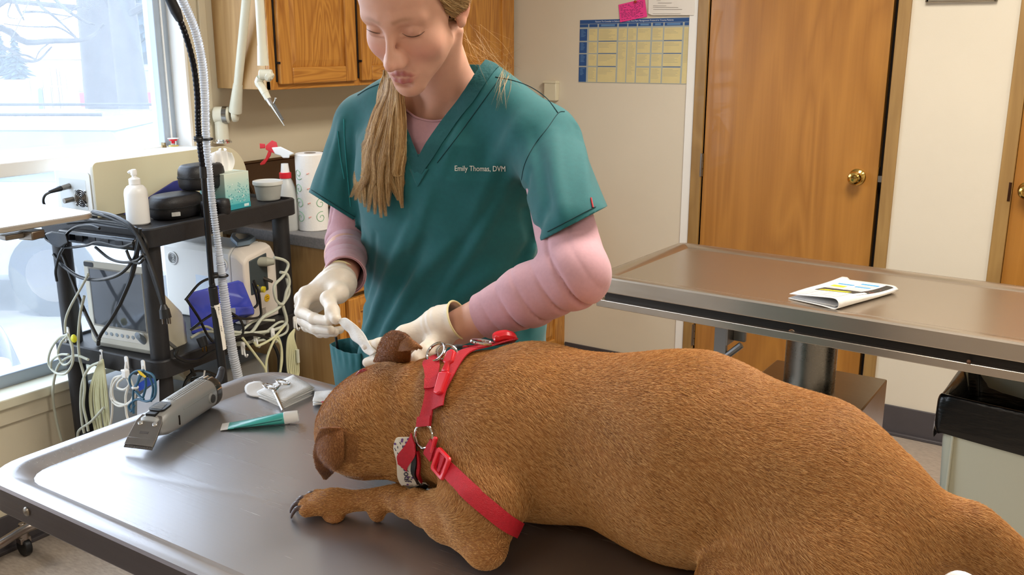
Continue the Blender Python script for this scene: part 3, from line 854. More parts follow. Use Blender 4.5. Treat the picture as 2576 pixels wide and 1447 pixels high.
M_bronze = mat('dark_tray_metal', '#5a4636', 0.25, 0.9)
ty = thing('instrument_tray', 'dark metal tray leaning against the wall behind the spray bottle', 'tray', (-2.78, 2.7, 0.912))
t = MB()
a0, a1 = np.array([-2.835, 2.43, 1.12]), np.array([-2.835, 3.05, 1.12]); dn = np.array([0.10, 0, -0.2])
t.loft([np.array([a0, a1, a1 + dn, a0 + dn]), np.array([a0, a1, a1 + dn, a0 + dn]) + np.array([0.012, 0, 0.006])])
t.build('tray_pan', M_bronze, ty, bevel=0.004)
q = [a0, a1, a1 + dn, a0 + dn]; MB().tube([p_ + np.array([0.014, 0, 0.007]) for p_ in q], 0.006, 10, True).build('rolled_rim', mat('tray_rim', '#8d7a63', 0.2, 1.0), ty)
pn = thing('marker_pen', 'dark pen lying on the worktop beneath the cart shelf edge', 'pen', (-2.6, 2.47, 0.92))
MB().cyl(at(676, 549, 2, 0.918), at(702, 556, 2, 0.918), 0.006).build('barrel', M_blk, pn)
MB().cyl(at(676, 549, 2, 0.918), at(669, 547.5, 2, 0.918), 0.0065).build('cap', mat('maroon_plastic', '#6a4048', 0.4), pn)

# ================================================================== AV CART
CO = np.array([-2.335, 1.655]); CU = np.array([-0.104, 0.9946]); CV = np.array([-0.9946, -0.104])
CL, CD = 0.655, 0.475
def ct(u, v, z): 
    p_ = CO + CU * u + CV * v
    return np.array([p_[0], p_[1], z])
Mcart = np.eye(4); Mcart[:2, 0] = CV; Mcart[:2, 1] = CU; Mcart[:3, 3] = (CO[0], CO[1], 0)   # local x = depth v, local y = length u
Mcart[2, 2] = 1
M_cartblk = mat('black_cart_plastic', '#232224', 0.5, bump=0.12, bscale=260, var=0.25, vscale=25)
ac = thing('av_cart', 'black plastic equipment cart with three shelves standing below the window', 'cart', ct(CL / 2, CD / 2, 0))
def crr(i, z, r=0.03):
    q = rrect(i, CD - i, i, CL - i, r, 5); return np.concatenate([q, np.full((len(q), 1), z)], 1)
def flip(mb):  # Mcart mirrors; turn faces
    mb.f = [f[::-1] for f in mb.f]; return mb
for zt in (1.043, 0.645, 0.20):
    s = MB(Mcart)
    s.loft([crr(0.004, zt - 0.048), crr(0, zt - 0.045), crr(0, zt + 0.004), crr(0.003, zt + 0.008), crr(0.010, zt + 0.008), crr(0.013, zt)], True, True)
    flip(s).build('shelf', M_cartblk, ac)
for u in (0.045, CL - 0.045):
    for v in (0.045, CD - 0.045):
        for z0, z1 in ((0.645, 1.0),):
            pass
        lg = MB(); 
        for z0, z1 in ((0.648, 0.998), (0.203, 0.60), (0.075, 0.155)):
            lg.cyl(ct(u, v, z0), ct(u, v, z1), 0.0285, n=24)
        # the leg is one post broken only by the shelves it passes through
        lg = MB(); lg.cyl(ct(u, v, 0.075), ct(u, v, 1.0), 0.0285, n=24)
        L_ = lg.build('leg', M_cartblk, ac)
        ca = MB(); p_ = ct(u, v, 0)
        ca.cyl(p_ + [0.0, -0.012, 0.035], p_ + [0.0, 0.012, 0.035], 0.035, n=20); ca.box(p_ + [0, 0, 0.066], (0.03, 0.034, 0.02))
        ca.build('caster', M_blkg, L_)
# adhesive cable hooks on the middle shelf
M_hook = mat('white_hook_plastic', '#e6e6e4', 0.3)
def hook(px, py, plane, val, tilt=0.0):
    p0 = at(px, py, plane, val)
    n = np.array([1.0, 0, 0]) if plane == 0 else np.array([0, -1.0, 0])
    u_ = np.array([0, 1.0, 0]) if plane == 0 else np.array([1.0, 0, 0])
    M = np.eye(4); M[:3, 0] = u_; M[:3, 1] = [0, 0, 1]; M[:3, 2] = n; M[:3, 3] = p0
    h = MB(M); q = rrect(-0.0075, 0.0075, -0.022, 0.020, 0.006, 4); h.prism(q, None, 0.004)
    h.tube(spline([(0, 0.004, 0.004), (0, -0.010, 0.007), (0, -0.022, 0.010), (0, -0.026, 0.016), (0, -0.018, 0.022)], 14), 0.0032, 8)
    return h.build('cable_hook', M_hook, ac, bevel=0.001)
HX = -2.325
for a in ((610, 876), (642, 852), (685, 840), (741, 810)): hook(*a, 0, HX)
for a in ((257, 895), (320, 912), (362, 922)): hook(*a, 1, 1.633)
hook(172, 838, 1, 1.60)

# ------------------------------------------------------------------ laser console with its articulated arm
M_consf = mat('cream_console_panel', '#e0d9b9', 0.4)
M_consw = mat('white_console_shell', '#e9e8e2', 0.4)
lc = thing('laser_console', 'cream laser console with white jointed arm on the top shelf by the window', 'medical device', ct(0.42, 0.39, 1.044))
pts = [(0.095, 1.044), (0.755, 1.044), (0.755, 1.095)] + [(0.755 - 0.125 + 0.125 * math.cos(a), 1.095 + 0.118 * math.sin(a)) for a in np.linspace(0.1, math.pi / 2, 9)] + [(0.112 - 0.017 * math.sin(a), 1.196 + 0.017 * math.cos(a)) for a in np.linspace(0, math.pi / 2, 5)]
c = MB(); c.loft([np.array([ct(u, v, z) for u, z in pts]) for v in (0.315, 0.318)]); c.build('front_panel', M_consf, lc, bevel=0.006, seg=3)
def ins(i): 
    c_ = np.mean(pts, 0); return [(u + (c_[0] - u) * i / abs(c_[0] - u + 1e-6) if abs(u - c_[0]) > 0.05 else u, z - i if z > 1.06 else z) for u, z in pts]
c = MB(); c.loft([np.array([ct(u, v, z) for u, z in ins(0.004)]) for v in (0.322, 0.505)]); c.build('housing', M_consw, lc, bevel=0.012, seg=4)
# end plate: connectors and fan
def ce(v, z, d=0.0): return ct(0.0985 - d, v, z)
Mend = np.eye(4); Mend[:2, 0] = CV; Mend[:3, 1] = [0, 0, 1]; Mend[:2, 2] = -CU; Mend[:3, 3] = ct(0.0985, 0.335, 1.05)
c = MB(Mend); c.prism(rrect(0, 0.155, 0.005, 0.13, 0.012, 5), None, 0.003); flip(c).build('end_plate', M_consw, lc, bevel=0.002)
c = MB(Mend); c.prism(rrect(0.02, 0.14, 0.012, 0.105, 0.003, 3), None, 0.0036); flip(c).build('label_plate', mat('pale_label', '#d9dfe0', 0.5), lc)
c = MB(Mend)
for rr_ in (0.008, 0.014, 0.020, 0.026): c.torus((0.045, 0.045, 0.006), rr_, 0.0012, (0, 0, 1), 28, 6)
for k in range(4):
    a = k * math.pi / 2 + 0.78; c.tube([(0.045, 0.045, 0.006), (0.045 + 0.03 * math.cos(a), 0.045 + 0.03 * math.sin(a), 0.006)], 0.0014, 6); c.ball((0.045 + 0.031 * math.cos(a), 0.045 + 0.031 * math.sin(a), 0.006), 0.0035, 8, 6)
c.build('fan_grille', M_chrome, lc)
MB(Mend).lathe([(0.001, 0.0037), (0.026, 0.0037), (0.026, 0.0042), (0.001, 0.0042)], xf((0.045, 0.045, 0)), 28).build('fan_opening', M_dark, lc)
c = MB(); p0 = ct(0.095, 0.43, 1.135); p1 = p0 - np.array([-0.01, 0.035, 0.002]); c.cyl(p0, p1, 0.009, 0.008); c.build('connector', M_hinge, lc)
c = MB(); c.cyl(p1, p1 + np.array([0.004, -0.04, -0.006]), 0.0085, 0.005); c.tube(spline([p1 + np.array([0.004, -0.035, -0.006]), p1 + np.array([0.004, -0.055, -0.014]), p1 + np.array([0.0, -0.06, -0.035]), p1 + np.array([-0.01, -0.04, -0.07])], 16), 0.004, 8); c.build('cable', M_blk, lc)
c = MB(); p0 = ct(0.095, 0.42, 1.095); c.cyl(p0, p0 + np.array([0.0, -0.03, -0.002]), 0.008); c.build('connector', M_hinge, lc)
# emergency stop and key on top
p0 = at(437, 368, 2, 1.209)
c = MB(xf(p0)); c.lathe([(0.001, 0), (0.017, 0), (0.017, 0.004), (0.001, 0.004)], None, 20); c.build('stop_base', mat('yellow_plate', '#cdbf6a', 0.4), lc)
c = MB(xf(p0)); 
for a in range(4): c.cyl((0.010 * math.cos(a * 1.57), 0.010 * math.sin(a * 1.57), 0.003), (0.010 * math.cos(a * 1.57), 0.010 * math.sin(a * 1.57), 0.020), 0.002, n=8)
c.build('stop_guard', M_chrome, lc)
c = MB(xf(p0)); c.lathe([(0.001, 0.010), (0.008, 0.010), (0.009, 0.018), (0.014, 0.020), (0.014, 0.025), (0.001, 0.027)], None, 20); c.build('stop_button', M_red, lc)
MB(xf(p0)).lathe([(0.001, 0.027), (0.019, 0.0265), (0.019, 0.0285), (0.001, 0.0285)], None, 20).build('stop_cap', M_wplast, lc)
p0 = at(412, 371, 2, 1.209); c = MB(xf(p0)); c.lathe([(0.001, 0), (0.010, 0), (0.009, 0.008), (0.001, 0.009)], None, 16); c.box((0, 0, 0.012), (0.018, 0.006, 0.010)); c.build('key_switch', mat('bronze_key', '#8a7a5a', 0.35, 0.8), lc)
# arm
M_arm = mat('ivory_arm_paint', '#dcdac8', 0.32, coat=0.3)
pb = at(560, 357, 2, 1.215); ax_, ay_ = pb[0], pb[1]
c = MB(xf((ax_, ay_, 1.212))); c.lathe([(0.001, 0), (0.034, 0), (0.034, 0.006), (0.028, 0.008), (0.028, 0.013), (0.001, 0.013)], None, 32); c.build('base_ring', M_chrome, lc)
c = MB(xf((ax_, ay_, 1.22))); c.lathe([(0.001, 0), (0.025, 0), (0.0235, 0.055), (0.0235, 0.060), (0.024, 0.062), (0.024, 0.095), (0.018, 0.105), (0.001, 0.108)], None, 32); c.build('arm_column', M_arm, lc)
j1 = np.array([ax_ + 0.006, ay_, 1.312]); dj = RT * 0.030
c = MB(); c.cyl(j1 - dj * 0.9, j1 + dj * 1.0, 0.030, 0.030, 28); c.build('shoulder_joint', M_arm, lc, bevel=0.006)
c = MB(); c.cyl(j1 + dj * 0.2, j1 + dj * 0.75, 0.0315, 0.0315, 28); c.build('joint_collar', mat('chrome_band', '#9a9c9e', 0.15, 1.0), lc)
k1 = j1 + dj * 1.6
c = MB(); c.cyl(k1 - UP * 0.0 - dj * 0.3, k1 + dj * 0.35, 0.026, 0.024, 24); c.build('arm_knuckle', M_arm, lc, bevel=0.005)
e1 = at(652, -330, 1, 2.28); e2 = np.array([-2.41, 2.2, e1[2] + 0.02])
c = MB(); c.cyl(k1 + (e1 - k1) * 0.015, k1 + (e1 - k1) * 0.14, 0.024, 0.017); c.cyl(k1 + (e1 - k1) * 0.12, e1, 0.0155); c.build('arm_tube', M_arm, lc)
c = MB(); c.cyl(e1, e2, 0.022); c.ball(e1, 0.027); c.ball(e2, 0.025); c.build('elbow', M_arm, lc)
w1 = at(662, 165, 1, 2.2)
c = MB(); c.cyl(e2, w1, 0.0145); c.cyl(w1 + (e2 - w1) * 0.10, w1, 0.0155, 0.0185); c.build('arm_tube', M_arm, lc)
c = MB(); p_ = at(668, 188, 1, 2.2); c.cyl(p_ - RT * 0.02, p_ + RT * 0.022, 0.017); c.cyl(p_ + RT * 0.005 - UP * 0.0, p_ + RT * 0.02 - UP * 0.012, 0.018, 0.016); c.build('wrist_joint', M_arm, lc, bevel=0.004)
c = MB(); c.tube(spline([at(655, 196, 1, 2.19), at(651, 206, 1, 2.19), at(656, 216, 1, 2.19), at(668, 236, 1, 2.19)], 10), [0.013] * 3 + [0.014] * 3 + [0.0125] * 4, 16); c.cyl(at(664, 229, 1, 2.19), at(675, 250, 1, 2.19), 0.0125, 0.0105); c.build('handpiece_neck', M_arm, lc)
c = MB(); c.cyl(at(672, 244, 1, 2.19), at(684, 264, 1, 2.19), 0.0098, 0.0085); c.build('handpiece', M_chrome, lc)
c = MB(); c.cyl(at(684, 263, 1, 2.19), at(716, 317, 1, 2.19), 0.0075, 0.0018); c.cyl(at(689, 260, 1, 2.185), at(694, 249, 1, 2.185), 0.0025); c.ball(at(694, 248, 1, 2.185), 0.004); c.build('handpiece_tip', mat('dull_chrome', '#b3b1aa', 0.25, 1.0), lc)
c = MB(); c.tube([at(690, 262, 1, 2.183), at(712, 302, 1, 2.186)], 0.0035, 8); c.build('gas_tube', mat('dark_tube', '#55534f', 0.4), lc)

# ------------------------------------------------------------------ things on the top shelf
zs = 1.0435
p0 = at(349, 563, 2, zs)
wb = thing('pump_bottle', 'white pump bottle standing on the corner of the cart', 'bottle', p0)
MB(xf(p0)).lathe([(0.002, 0), (0.030, 0), (0.0335, 0.004), (0.0335, 0.092), (0.031, 0.104), (0.024, 0.113), (0.014, 0.118), (0.0125, 0.120), (0.001, 0.120)], None, 32).build('bottle', M_wplast, wb)
MB(xf(p0)).lathe([(0.001, 0.119), (0.0165, 0.119), (0.0165, 0.134), (0.012, 0.137), (0.007, 0.139), (0.006, 0.150), (0.001, 0.150)], None, 24).build('collar', M_wplast, wb)
c = MB(xf(p0)); c.lathe([(0.001, 0.146), (0.009, 0.146), (0.009, 0.158), (0.007, 0.162), (0.001, 0.163)], None, 20); c.tube([(0, 0, 0.156), (-0.012, -0.004, 0.156), (-0.017, -0.006, 0.152)], 0.004, 8); c.build('pump_head', M_wplast, wb)

M_case = mat('black_eva_case', '#1d1c1e', 0.42, bump=0.25, bscale=420)
M_zip = mat('zip_black', '#0e0e10', 0.35, bump=0.5, bscale=900)
def case(name, label, p0, rx, ry, h, rz, n_exp=2.6, lab=False, zc=0.5, sx=1.0):
    th = thing(name, label, 'case', p0, 'zipped instrument cases on the cart')
    M = xf(p0, rz); t = np.linspace(0, 2 * math.pi, 56, endpoint=False)
    def sq(f, z): 
        return np.stack([rx * f * np.sign(np.cos(t)) * np.abs(np.cos(t)) ** (2 / n_exp), ry * f * np.sign(np.sin(t)) * np.abs(np.sin(t)) ** (2 / n_exp), np.full(56, z * h)], 1)
    lo = [(0.74, 0), (0.84, 0.012), (0.95, 0.12), (0.985, 0.3), (0.985, zc - 0.045)]
    hi = [(0.985, zc + 0.045), (0.985, zc + 0.16), (0.955, 0.84), (0.93, 0.86), (0.90, 0.93), (0.82, 0.985), (0.70, 1.0), (0.4, 1.012), (0.05, 1.016)]
    MB(M).loft([sq(f, z) for f, z in lo]).build('lower_shell', M_case, th, angle=60)
    MB(M).loft([sq(f, z) for f, z in hi]).build('upper_shell', M_case, th, angle=60)
    MB(M).loft([sq(0.975, zc - 0.05), sq(1.01, zc - 0.045), sq(1.012, zc - 0.01), sq(0.99, zc), sq(1.012, zc + 0.01), sq(1.01, zc + 0.045), sq(0.975, zc + 0.05)]).build('zip', M_zip, th)
    return th
pA = at(452, 546, 2, zs) + np.array([-0.012, 0.0, 0])
cA = case('instrument_case', 'wide black zipped case with small white label, lowest on the cart', pA, 0.058, 0.090, 0.072, math.atan2(CU[1], CU[0]) - math.pi / 2)
a, b_ = at(389, 543, 0, pA[0] + 0.055), at(415, 557, 0, pA[0] + 0.055)
lb = MB(); 
def lp(x, y): 
    return at(x, y, 1, 1.79)
lb.add([lp(389, 543) , lp(415, 546), lp(414, 557), lp(389, 555)], [(0, 1, 2, 3)])
M_lab = mat('white_label', '#d8d6d0', 0.5, var=0.3, vscale=400)
lbo = MB(); q = rrect(-0.013, 0.013, -0.006, 0.006, 0.001, 2)
lq = pA + np.array([0.0535, -0.042, 0.018]); lbo.prism(q, frame(lq + np.array([0.001, -0.004, 0.002]), (0.93, -0.34, 0.02), (0.34, 0.93, 0.0)), 0.006); lbo.build('label', M_lab, cA)
p1 = at(556, 521, 2, zs) + np.array([-0.02, 0.0, 0])
p2 = at(562, 540, 2, zs) + np.array([0.0, 0.0, 0])
cB = case('small_round_case', 'small round black case under the right end of the upper case', p2, 0.0235, 0.0235, 0.050, 0.2, 2.1)
cC = case('small_round_case', 'small round black case wedged between wide case and its twin', p2 + np.array([-0.008, -0.050, 0]), 0.0235, 0.0235, 0.050, 0.2, 2.1)
pB = at(510, 503, 0, pA[0] + 0.02); pB = at(511, 494, 0, pA[0] - 0.012); pB[2] = zs + 0.0735
cD = case('instrument_case', 'black zipped case lying on top of the other black cases', pB, 0.052, 0.079, 0.078, math.atan2(CU[1], CU[0]) - math.pi / 2, 2.7)

pT = (at(578, 531, 2, zs) + at(638, 519, 2, zs)) / 2
tb2 = thing('tissue_box', 'pale teal tissue box with a tissue standing out of its top', 'tissue box', pT)
M_tbox = mat('tissue_box_teal', '#9fd3cd', 0.5)
nt = M_tbox.node_tree; N = nt.nodes
_tc = N.new('ShaderNodeTexCoord'); _sp_ = N.new('ShaderNodeSeparateXYZ'); _rp = N.new('ShaderNodeValToRGB')
nt.links.new(_tc.outputs['Generated'], _sp_.inputs[0]); nt.links.new(_sp_.outputs['Z'], _rp.inputs[0])
_rp.color_ramp.elements[0].color = srgb('#5fbfc4'); _rp.color_ramp.elements[1].color = srgb('#d6e2d4'); _rp.color_ramp.elements[0].position = 0.15; _rp.color_ramp.elements[1].position = 0.95
nt.links.new(_rp.outputs[0], N['Principled BSDF'].inputs['Base Color'])
Mt = np.eye(4); Mt[:2, 0] = CU; Mt[:2, 1] = CV; Mt[:3, 3] = ct(0.0, 0.0, zs); 
uT = (pT[:2] - CO) @ CU; vT = (pT[:2] - CO) @ CV + 0.006
W_ = 0.11
ux1 = uT + 0.048; ux0 = ux1 - W_
t = MB(Mt); t.box2((ux0, vT, 0), (ux1, vT + W_, 0.118)); t.build('box', M_tbox, tb2, bevel=0.0015)
t = MB(Mt); t.box2((ux0 - 0.0003, vT - 0.0005, 0.0005), (ux1 + 0.0003, vT + 0.01, 0.017)); t.build('base_band', mat('teal_band', '#3aa3b0', 0.5), tb2)
t = MB(Mt); t.box2((ux1 - 0.030, vT - 0.0009, 0.004), (ux1 - 0.008, vT, 0.013)); t.build('logo_patch', mat('logo_white', '#d9eeee', 0.5), tb2, bevel=0.0004)
for nm, mm, cnt in (('teal_dot_print', mat('dot_teal', '#2f98a6', 0.5), 70), ('white_dot_print', mat('dot_white', '#eef4f2', 0.5), 30)):
    t = MB(Mt)
    for k in range(cnt):
        uu = RNG.uniform(ux0 + 0.006, ux1 - 0.005); zz = 0.022 + 0.07 * RNG.beta(1.3, 2.0)
        rr_ = RNG.uniform(0.0008, 0.0018) * (1.2 if cnt < 40 else 1)
        t.lathe([(rr_, 0), (rr_, 0.0004)], frame((uu, vT - 0.0003, zz), (0, -1, 0)), 8)
    t.build(nm, mm, tb2, smooth=False)
G = []
for i, h in enumerate(np.linspace(0, 1, 9)):
    row = []
    for k, u in enumerate(np.linspace(-1, 1, 22)):
        wd = 0.040 + 0.012 * math.sin(h * 3)
        row.append((ux0 + 0.045 + u * wd, vT + 0.05 + 0.010 * math.sin(k * 1.1 + h * 2) * (0.4 + h) , 0.117 + h * (0.074 - 0.014 * u * u + 0.006 * math.sin(k * 0.9))))
    G.append(row)
M_tiss = mat('white_tissue', '#f3f2f0', 0.9)
MB(Mt).grid(G).build('tissue', M_tiss, tb2, solid=0.0008, sub=1)
pU = at(676, 503, 2, zs)
tu = thing('food_tub', 'translucent round plastic tub with lid at the end of the cart shelf', 'tub', pU)
M_tub = mat('translucent_tub', '#dcdcd6', 0.25, trans=0.6, ior=1.15)
MB(xf(pU)).lathe([(0.002, 0.001), (0.036, 0.001), (0.039, 0.004), (0.047, 0.055), (0.047, 0.056), (0.0455, 0.056), (0.038, 0.006), (0.002, 0.004)], None, 40).build('tub', M_tub, tu)
MB(xf(pU)).lathe([(0.001, 0.054), (0.050, 0.054), (0.051, 0.058), (0.050, 0.066), (0.046, 0.067), (0.044, 0.063), (0.001, 0.063)], None, 40).build('lid', mat('tub_lid', '#e6e6e0', 0.3, trans=0.25, ior=1.2), tu)
MB(xf(pU)).lathe([(0.001, 0.006), (0.034, 0.006), (0.036, 0.016), (0.001, 0.017)], None, 24).build('contents', mat('white_powder', '#eceae0', 0.9), tu)
# blue folder leaning behind the cases
bf = thing('blue_folder', 'dark blue folder leaning on the cream console behind the bottle', 'folder', ct(0.25, 0.30, zs))
pq = [(305, 556), (318, 528), (442, 457), (462, 452), (480, 462), (480, 556)]
t = MB(); t.loft([np.array([ct(*(((at(x, y, 0, -2.66)[:2] - CO) @ CU), 0.300), max(at(x, y, 0, -2.66)[2], zs)) + np.array([d, 0, 0]) for x, y in pq]) for d in (0, 0.008)])
t.build('folder', mat('blue_vinyl', '#3a3c88', 0.4), bf, bevel=0.002)

# ------------------------------------------------------------------ power strip and its cords
ps = thing('power_strip', 'glossy black power strip fixed along the left end of the cart', 'power strip', ct(-0.02, 0.15, 1.01))
t = MB(); t.loft([np.array([ct(u, v, z) for u, z in ((-0.002, 0.995), (-0.035, 0.995), (-0.042, 1.003), (-0.042, 1.022), (-0.036, 1.03), (-0.002, 1.03))]) for v in (0.012, 0.33)])
t.build('housing', M_blkg, ps, bevel=0.004)
for k in range(5):
    v = 0.07 + k * 0.055
    t = MB(); t.box(ct(-0.0425, v, 1.0125), (0.03, 0.002, 0.018), rz=0.1); t.build('socket_face', mat('socket_black', '#26272b', 0.5), ps, bevel=0.001)
def px_path(pts, plane, val):
    return [at(x, y, plane, val if len(r_) == 0 else r_[0]) for (x, y, *r_) in pts]
def cord(name, label, paths, r, m, plane=1, val=1.58, cat='cable', group=None, parts=(), nseg=48):
    p0 = at(paths[0][0][0], paths[0][0][1], plane, val)
    th = thing(name, label, cat, p0, group)
    for P in paths:
        t = MB(); t.tube(spline(px_path(P, plane, val), nseg), r, 8); t.build('strand' if len(paths) > 1 else 'cord', m, th)
    return th
M_cordb = mat('black_cord', '#141414', 0.35)
M_cordg = mat('grey_green_cord', '#bcbfaf', 0.45)
M_cordy = mat('yellowed_cord', '#c9c8a2', 0.45)
M_cordw = mat('white_cord', '#dcdad0', 0.45)
M_cordbl = mat('teal_blue_cord', '#2f5a74', 0.45)
M_yel = mat('yellow_tag', '#e3b91e', 0.5)
g_ = 'black power cords draped over the left end of the cart'
cord('mains_cable', 'black cord drooping in one wide loop below the power strip', [[(135, 640), (158, 668), (200, 697), (250, 704), (300, 690), (335, 655), (350, 615), (352, 575)]], 0.0052, M_cordb, 1, 1.575, group=g_)
cord('mains_cable', 'black cord running down to the shelf in a long narrow V', [[(158, 640), (180, 700), (205, 765), (235, 830), (250, 857)], [(350, 585), (338, 660), (318, 730), (285, 795), (252, 845), (247, 868)]], 0.0055, M_cordb, 1, 1.60, group=g_)
pc2 = cord('mains_cable', 'black cord ending in a three pin plug hanging beside the cart leg', [[(236, 532, 1.60), (290, 545, 1.58), (335, 575, 1.57), (362, 625, 1.57), (388, 690, 1.57), (405, 745, 1.57), (411, 768, 1.57)]], 0.0058, M_cordb, 1, 1.57, group=g_)
t = MB(); q0, q1 = at(411, 766, 1, 1.57), at(417, 800, 1, 1.57); t.cyl(q0, q0 + (q1 - q0) * 0.35, 0.007, 0.012); t.cyl(q0 + (q1 - q0) * 0.35, q1, 0.0135, 0.0155); t.build('plug', M_blk, pc2)
for dx in (-0.009, 0.004, 0.010):
    t = MB(); d = (q1 - q0) / np.linalg.norm(q1 - q0); s0 = q1 + RT * dx; t.box(s0 + d * 0.007, (0.002, 0.005, 0.02)); t.build('prong', M_hinge, pc2)
cord('mains_cable', 'thick black cords bunched over the tray end of the cart', [[(232, 534), (290, 553), (340, 585), (365, 640), (400, 740), (408, 765)], [(170, 560), (260, 556), (330, 570), (362, 600), (368, 630), (352, 650)], [(215, 552), (270, 562), (330, 572), (350, 585), (345, 640), (330, 700), (300, 770)]], 0.0055, M_cordb, 1, 1.585, group=g_)
cord('mains_cable', 'thin black lead wound in small loops around the power strip', [[(112, 585), (118, 603), (160, 622), (215, 618), (246, 610), (300, 622), (335, 612)], [(170, 612), (168, 590), (190, 572), (225, 568), (250, 575)], [(240, 622), (275, 650), (310, 660), (345, 655), (360, 640)], [(318, 630), (330, 655), (350, 662), (362, 650)], [(165, 615), (150, 640), (140, 680), (143, 708)]], 0.0040, M_cordb, 1, 1.56, group=g_)
pg = thing('power_adapter', 'black plug pushed into the end of the power strip', 'plug', at(135, 600, 1, 1.56))
t = MB(); t.loft([np.array([at(x, y, 1, Y) for x, y in ((112, 588), (130, 582), (165, 588), (172, 612), (150, 624), (128, 615))]) for Y in (1.545, 1.575)]); t.build('plug_body', M_blk, pg, bevel=0.004)
t = MB(); t.cyl(at(118, 593, 1, 1.56), at(104, 597, 1, 1.56), 0.006, 0.004); t.build('strain_relief', M_blk, pg)

# ------------------------------------------------------------------ patient monitor on the middle shelf
zm = 0.6455
A0 = at(240, 868, 2, zm); A1 = at(385, 893, 2, zm)
mdir = (A1 - A0)[:2]; mw = np.linalg.norm(mdir); mdir = mdir / mw; mback = np.array([-mdir[1], mdir[0]])
pm = thing('patient_monitor', 'cream patient monitor with dark screen on the middle shelf of the cart', 'monitor', [*A0[:2], zm])
Mm = np.eye(4); Mm[:2, 0] = mdir; Mm[:2, 2] = -mback; Mm[:3, 1] = [0, 0, 1]; Mm[:3, 3] = A0     # x right, y up, z out of the screen
Wm = mw + 0.02; Hm = 0.268
def tilt(z): return 0
c = MB(Mm); c.loft([np.concatenate([rrect(0, Wm, 0, Hm, 0.014, 5), np.full((24, 1), 0.0)], 1), np.concatenate([rrect(0.004, Wm - 0.004, 0.004, Hm - 0.004, 0.012, 5), np.full((24, 1), 0.014)], 1)])
c.build('bezel', mat('monitor_bezel', '#cfcdc0', 0.45), pm, bevel=0.003)
c = MB(Mm); c.loft([np.array([(0.012, 0.0, -0.001), (Wm - 0.008, 0.0, -0.001), (Wm - 0.008, Hm - 0.02, -0.001), (0.012, Hm - 0.02, -0.001)]), np.array([(0.02, 0.0, -0.125), (Wm - 0.010, 0.0, -0.125), (Wm - 0.010, Hm - 0.035, -0.125), (0.02, Hm - 0.035, -0.125)]), np.array([(0.03, 0.01, -0.15), (Wm - 0.02, 0.01, -0.15), (Wm - 0.02, Hm - 0.06, -0.15), (0.03, Hm - 0.06, -0.15)])])
c.build('housing', M_cream, pm, bevel=0.008)
sx0, sx1, sy0, sy1 = 0.026, Wm - 0.022, 0.062, Hm - 0.030
M_screen = mat('dark_glass_screen', '#4a5058', 0.10, coat=0.6)
c = MB(Mm); c.prism(rrect(sx0, sx1, sy0, sy1, 0.004, 3), None, 0.0148); c.build('screen', M_screen, pm)
c = MB(Mm)
for a in (((sx0 - 0.004, sy0 - 0.004), (sx1 + 0.004, sy0)), ((sx0 - 0.004, sy1), (sx1 + 0.004, sy1 + 0.004)), ((sx0 - 0.004, sy0), (sx0, sy1)), ((sx1, sy0), (sx1 + 0.004, sy1))):
    c.box2((*a[0], 0.013), (*a[1], 0.0156))
c.build('screen_surround', mat('surround_grey', '#8f8d86', 0.5), pm)
c = MB(Mm); c.prism(rrect(0.006, 0.045, Hm - 0.024, Hm - 0.010, 0.004, 3), None, 0.0150); c.build('badge', M_blk, pm)
c = MB(Mm); c.prism(rrect(0.018, Wm - 0.03, 0.020, 0.056, 0.01, 4), None, 0.0152); c.build('button_panel', mat('panel_light', '#dddcd4', 0.4), pm)
for k in range(6):
    c = MB(Mm); c.lathe([(0.006, 0.014), (0.0058, 0.0165), (0.001, 0.017)], xf((0.07 + k * 0.022, 0.036, 0)), 14); c.build('button', mat('button_blue_grey', '#9aa7b3', 0.4), pm)
c = MB(Mm); c.lathe([(0.014, 0.014), (0.014, 0.020), (0.011, 0.034), (0.001, 0.036)], xf((Wm - 0.04, 0.034, 0)), 24); c.build('rotary_knob', mat('knob_grey_blue', '#8894a0', 0.3), pm)
c = MB(Mm)
for k in range(14):
    c.box2((Wm - 0.003, 0.02 + k * 0.009, -0.004), (Wm + 0.002, 0.025 + k * 0.009, 0.004)); c.box2((-0.003, 0.1 + k * 0.009, -0.004), (0.002, 0.105 + k * 0.009, 0.004))
c.build('vent_ribs', M_cream, pm)
c = MB(Mm); c.box2((Wm - 0.0088, 0.075, -0.09), (Wm - 0.006, 0.088, -0.02)); c.build('paper_slot', mat('slot_grey', '#7c7b78', 0.5), pm)
c = MB(Mm); c.box2((Wm - 0.0095, 0.006, -0.105), (Wm - 0.0055, 0.07, -0.012)); c.build('printer_door', mat('printer_white', '#dfdcd2', 0.4), pm, bevel=0.002)

# ------------------------------------------------------------------ white analyser with round connectors
an = thing('analyser_box', 'white box shaped monitor with grey round connector plug on the middle shelf', 'medical device', ct(0.47, 0.2, zm))
u0, u1, v0, v1, zt = 0.425, 0.60, 0.055, 0.415, 0.905
M_anw = mat('analyser_white', '#dcdbd6', 0.45); M_anc = mat('analyser_cream_cap', '#d9cfc4', 0.45)
c = MB(); c.loft([np.array([ct(u, v, z) for u, z in ((u0, zm), (u1, zm), (u1, zt - 0.035), (u1 - 0.03, zt), (u0 + 0.015, zt), (u0, zt - 0.02))]) for v in (v0 + 0.055, v1)]); c.build('housing', M_anw, an, bevel=0.006)
c = MB(); c.loft([np.array([ct(u, v, z) for u, z in ((u0 + s_, zm), (u1 - s_, zm), (u1 - s_, zt - 0.035 - h_), (u1 - 0.03 - s_, zt - h_ * 0.3), (u0 + 0.02 + s_, zt - h_), (u0 + s_, zt - 0.02 - h_))]) for v, s_, h_ in ((v0 + 0.054, 0, 0), (v0 + 0.025, 0.0, 0.006), (v0, 0.006, 0.03))]); c.build('end_cap', M_anc, an, bevel=0.006)
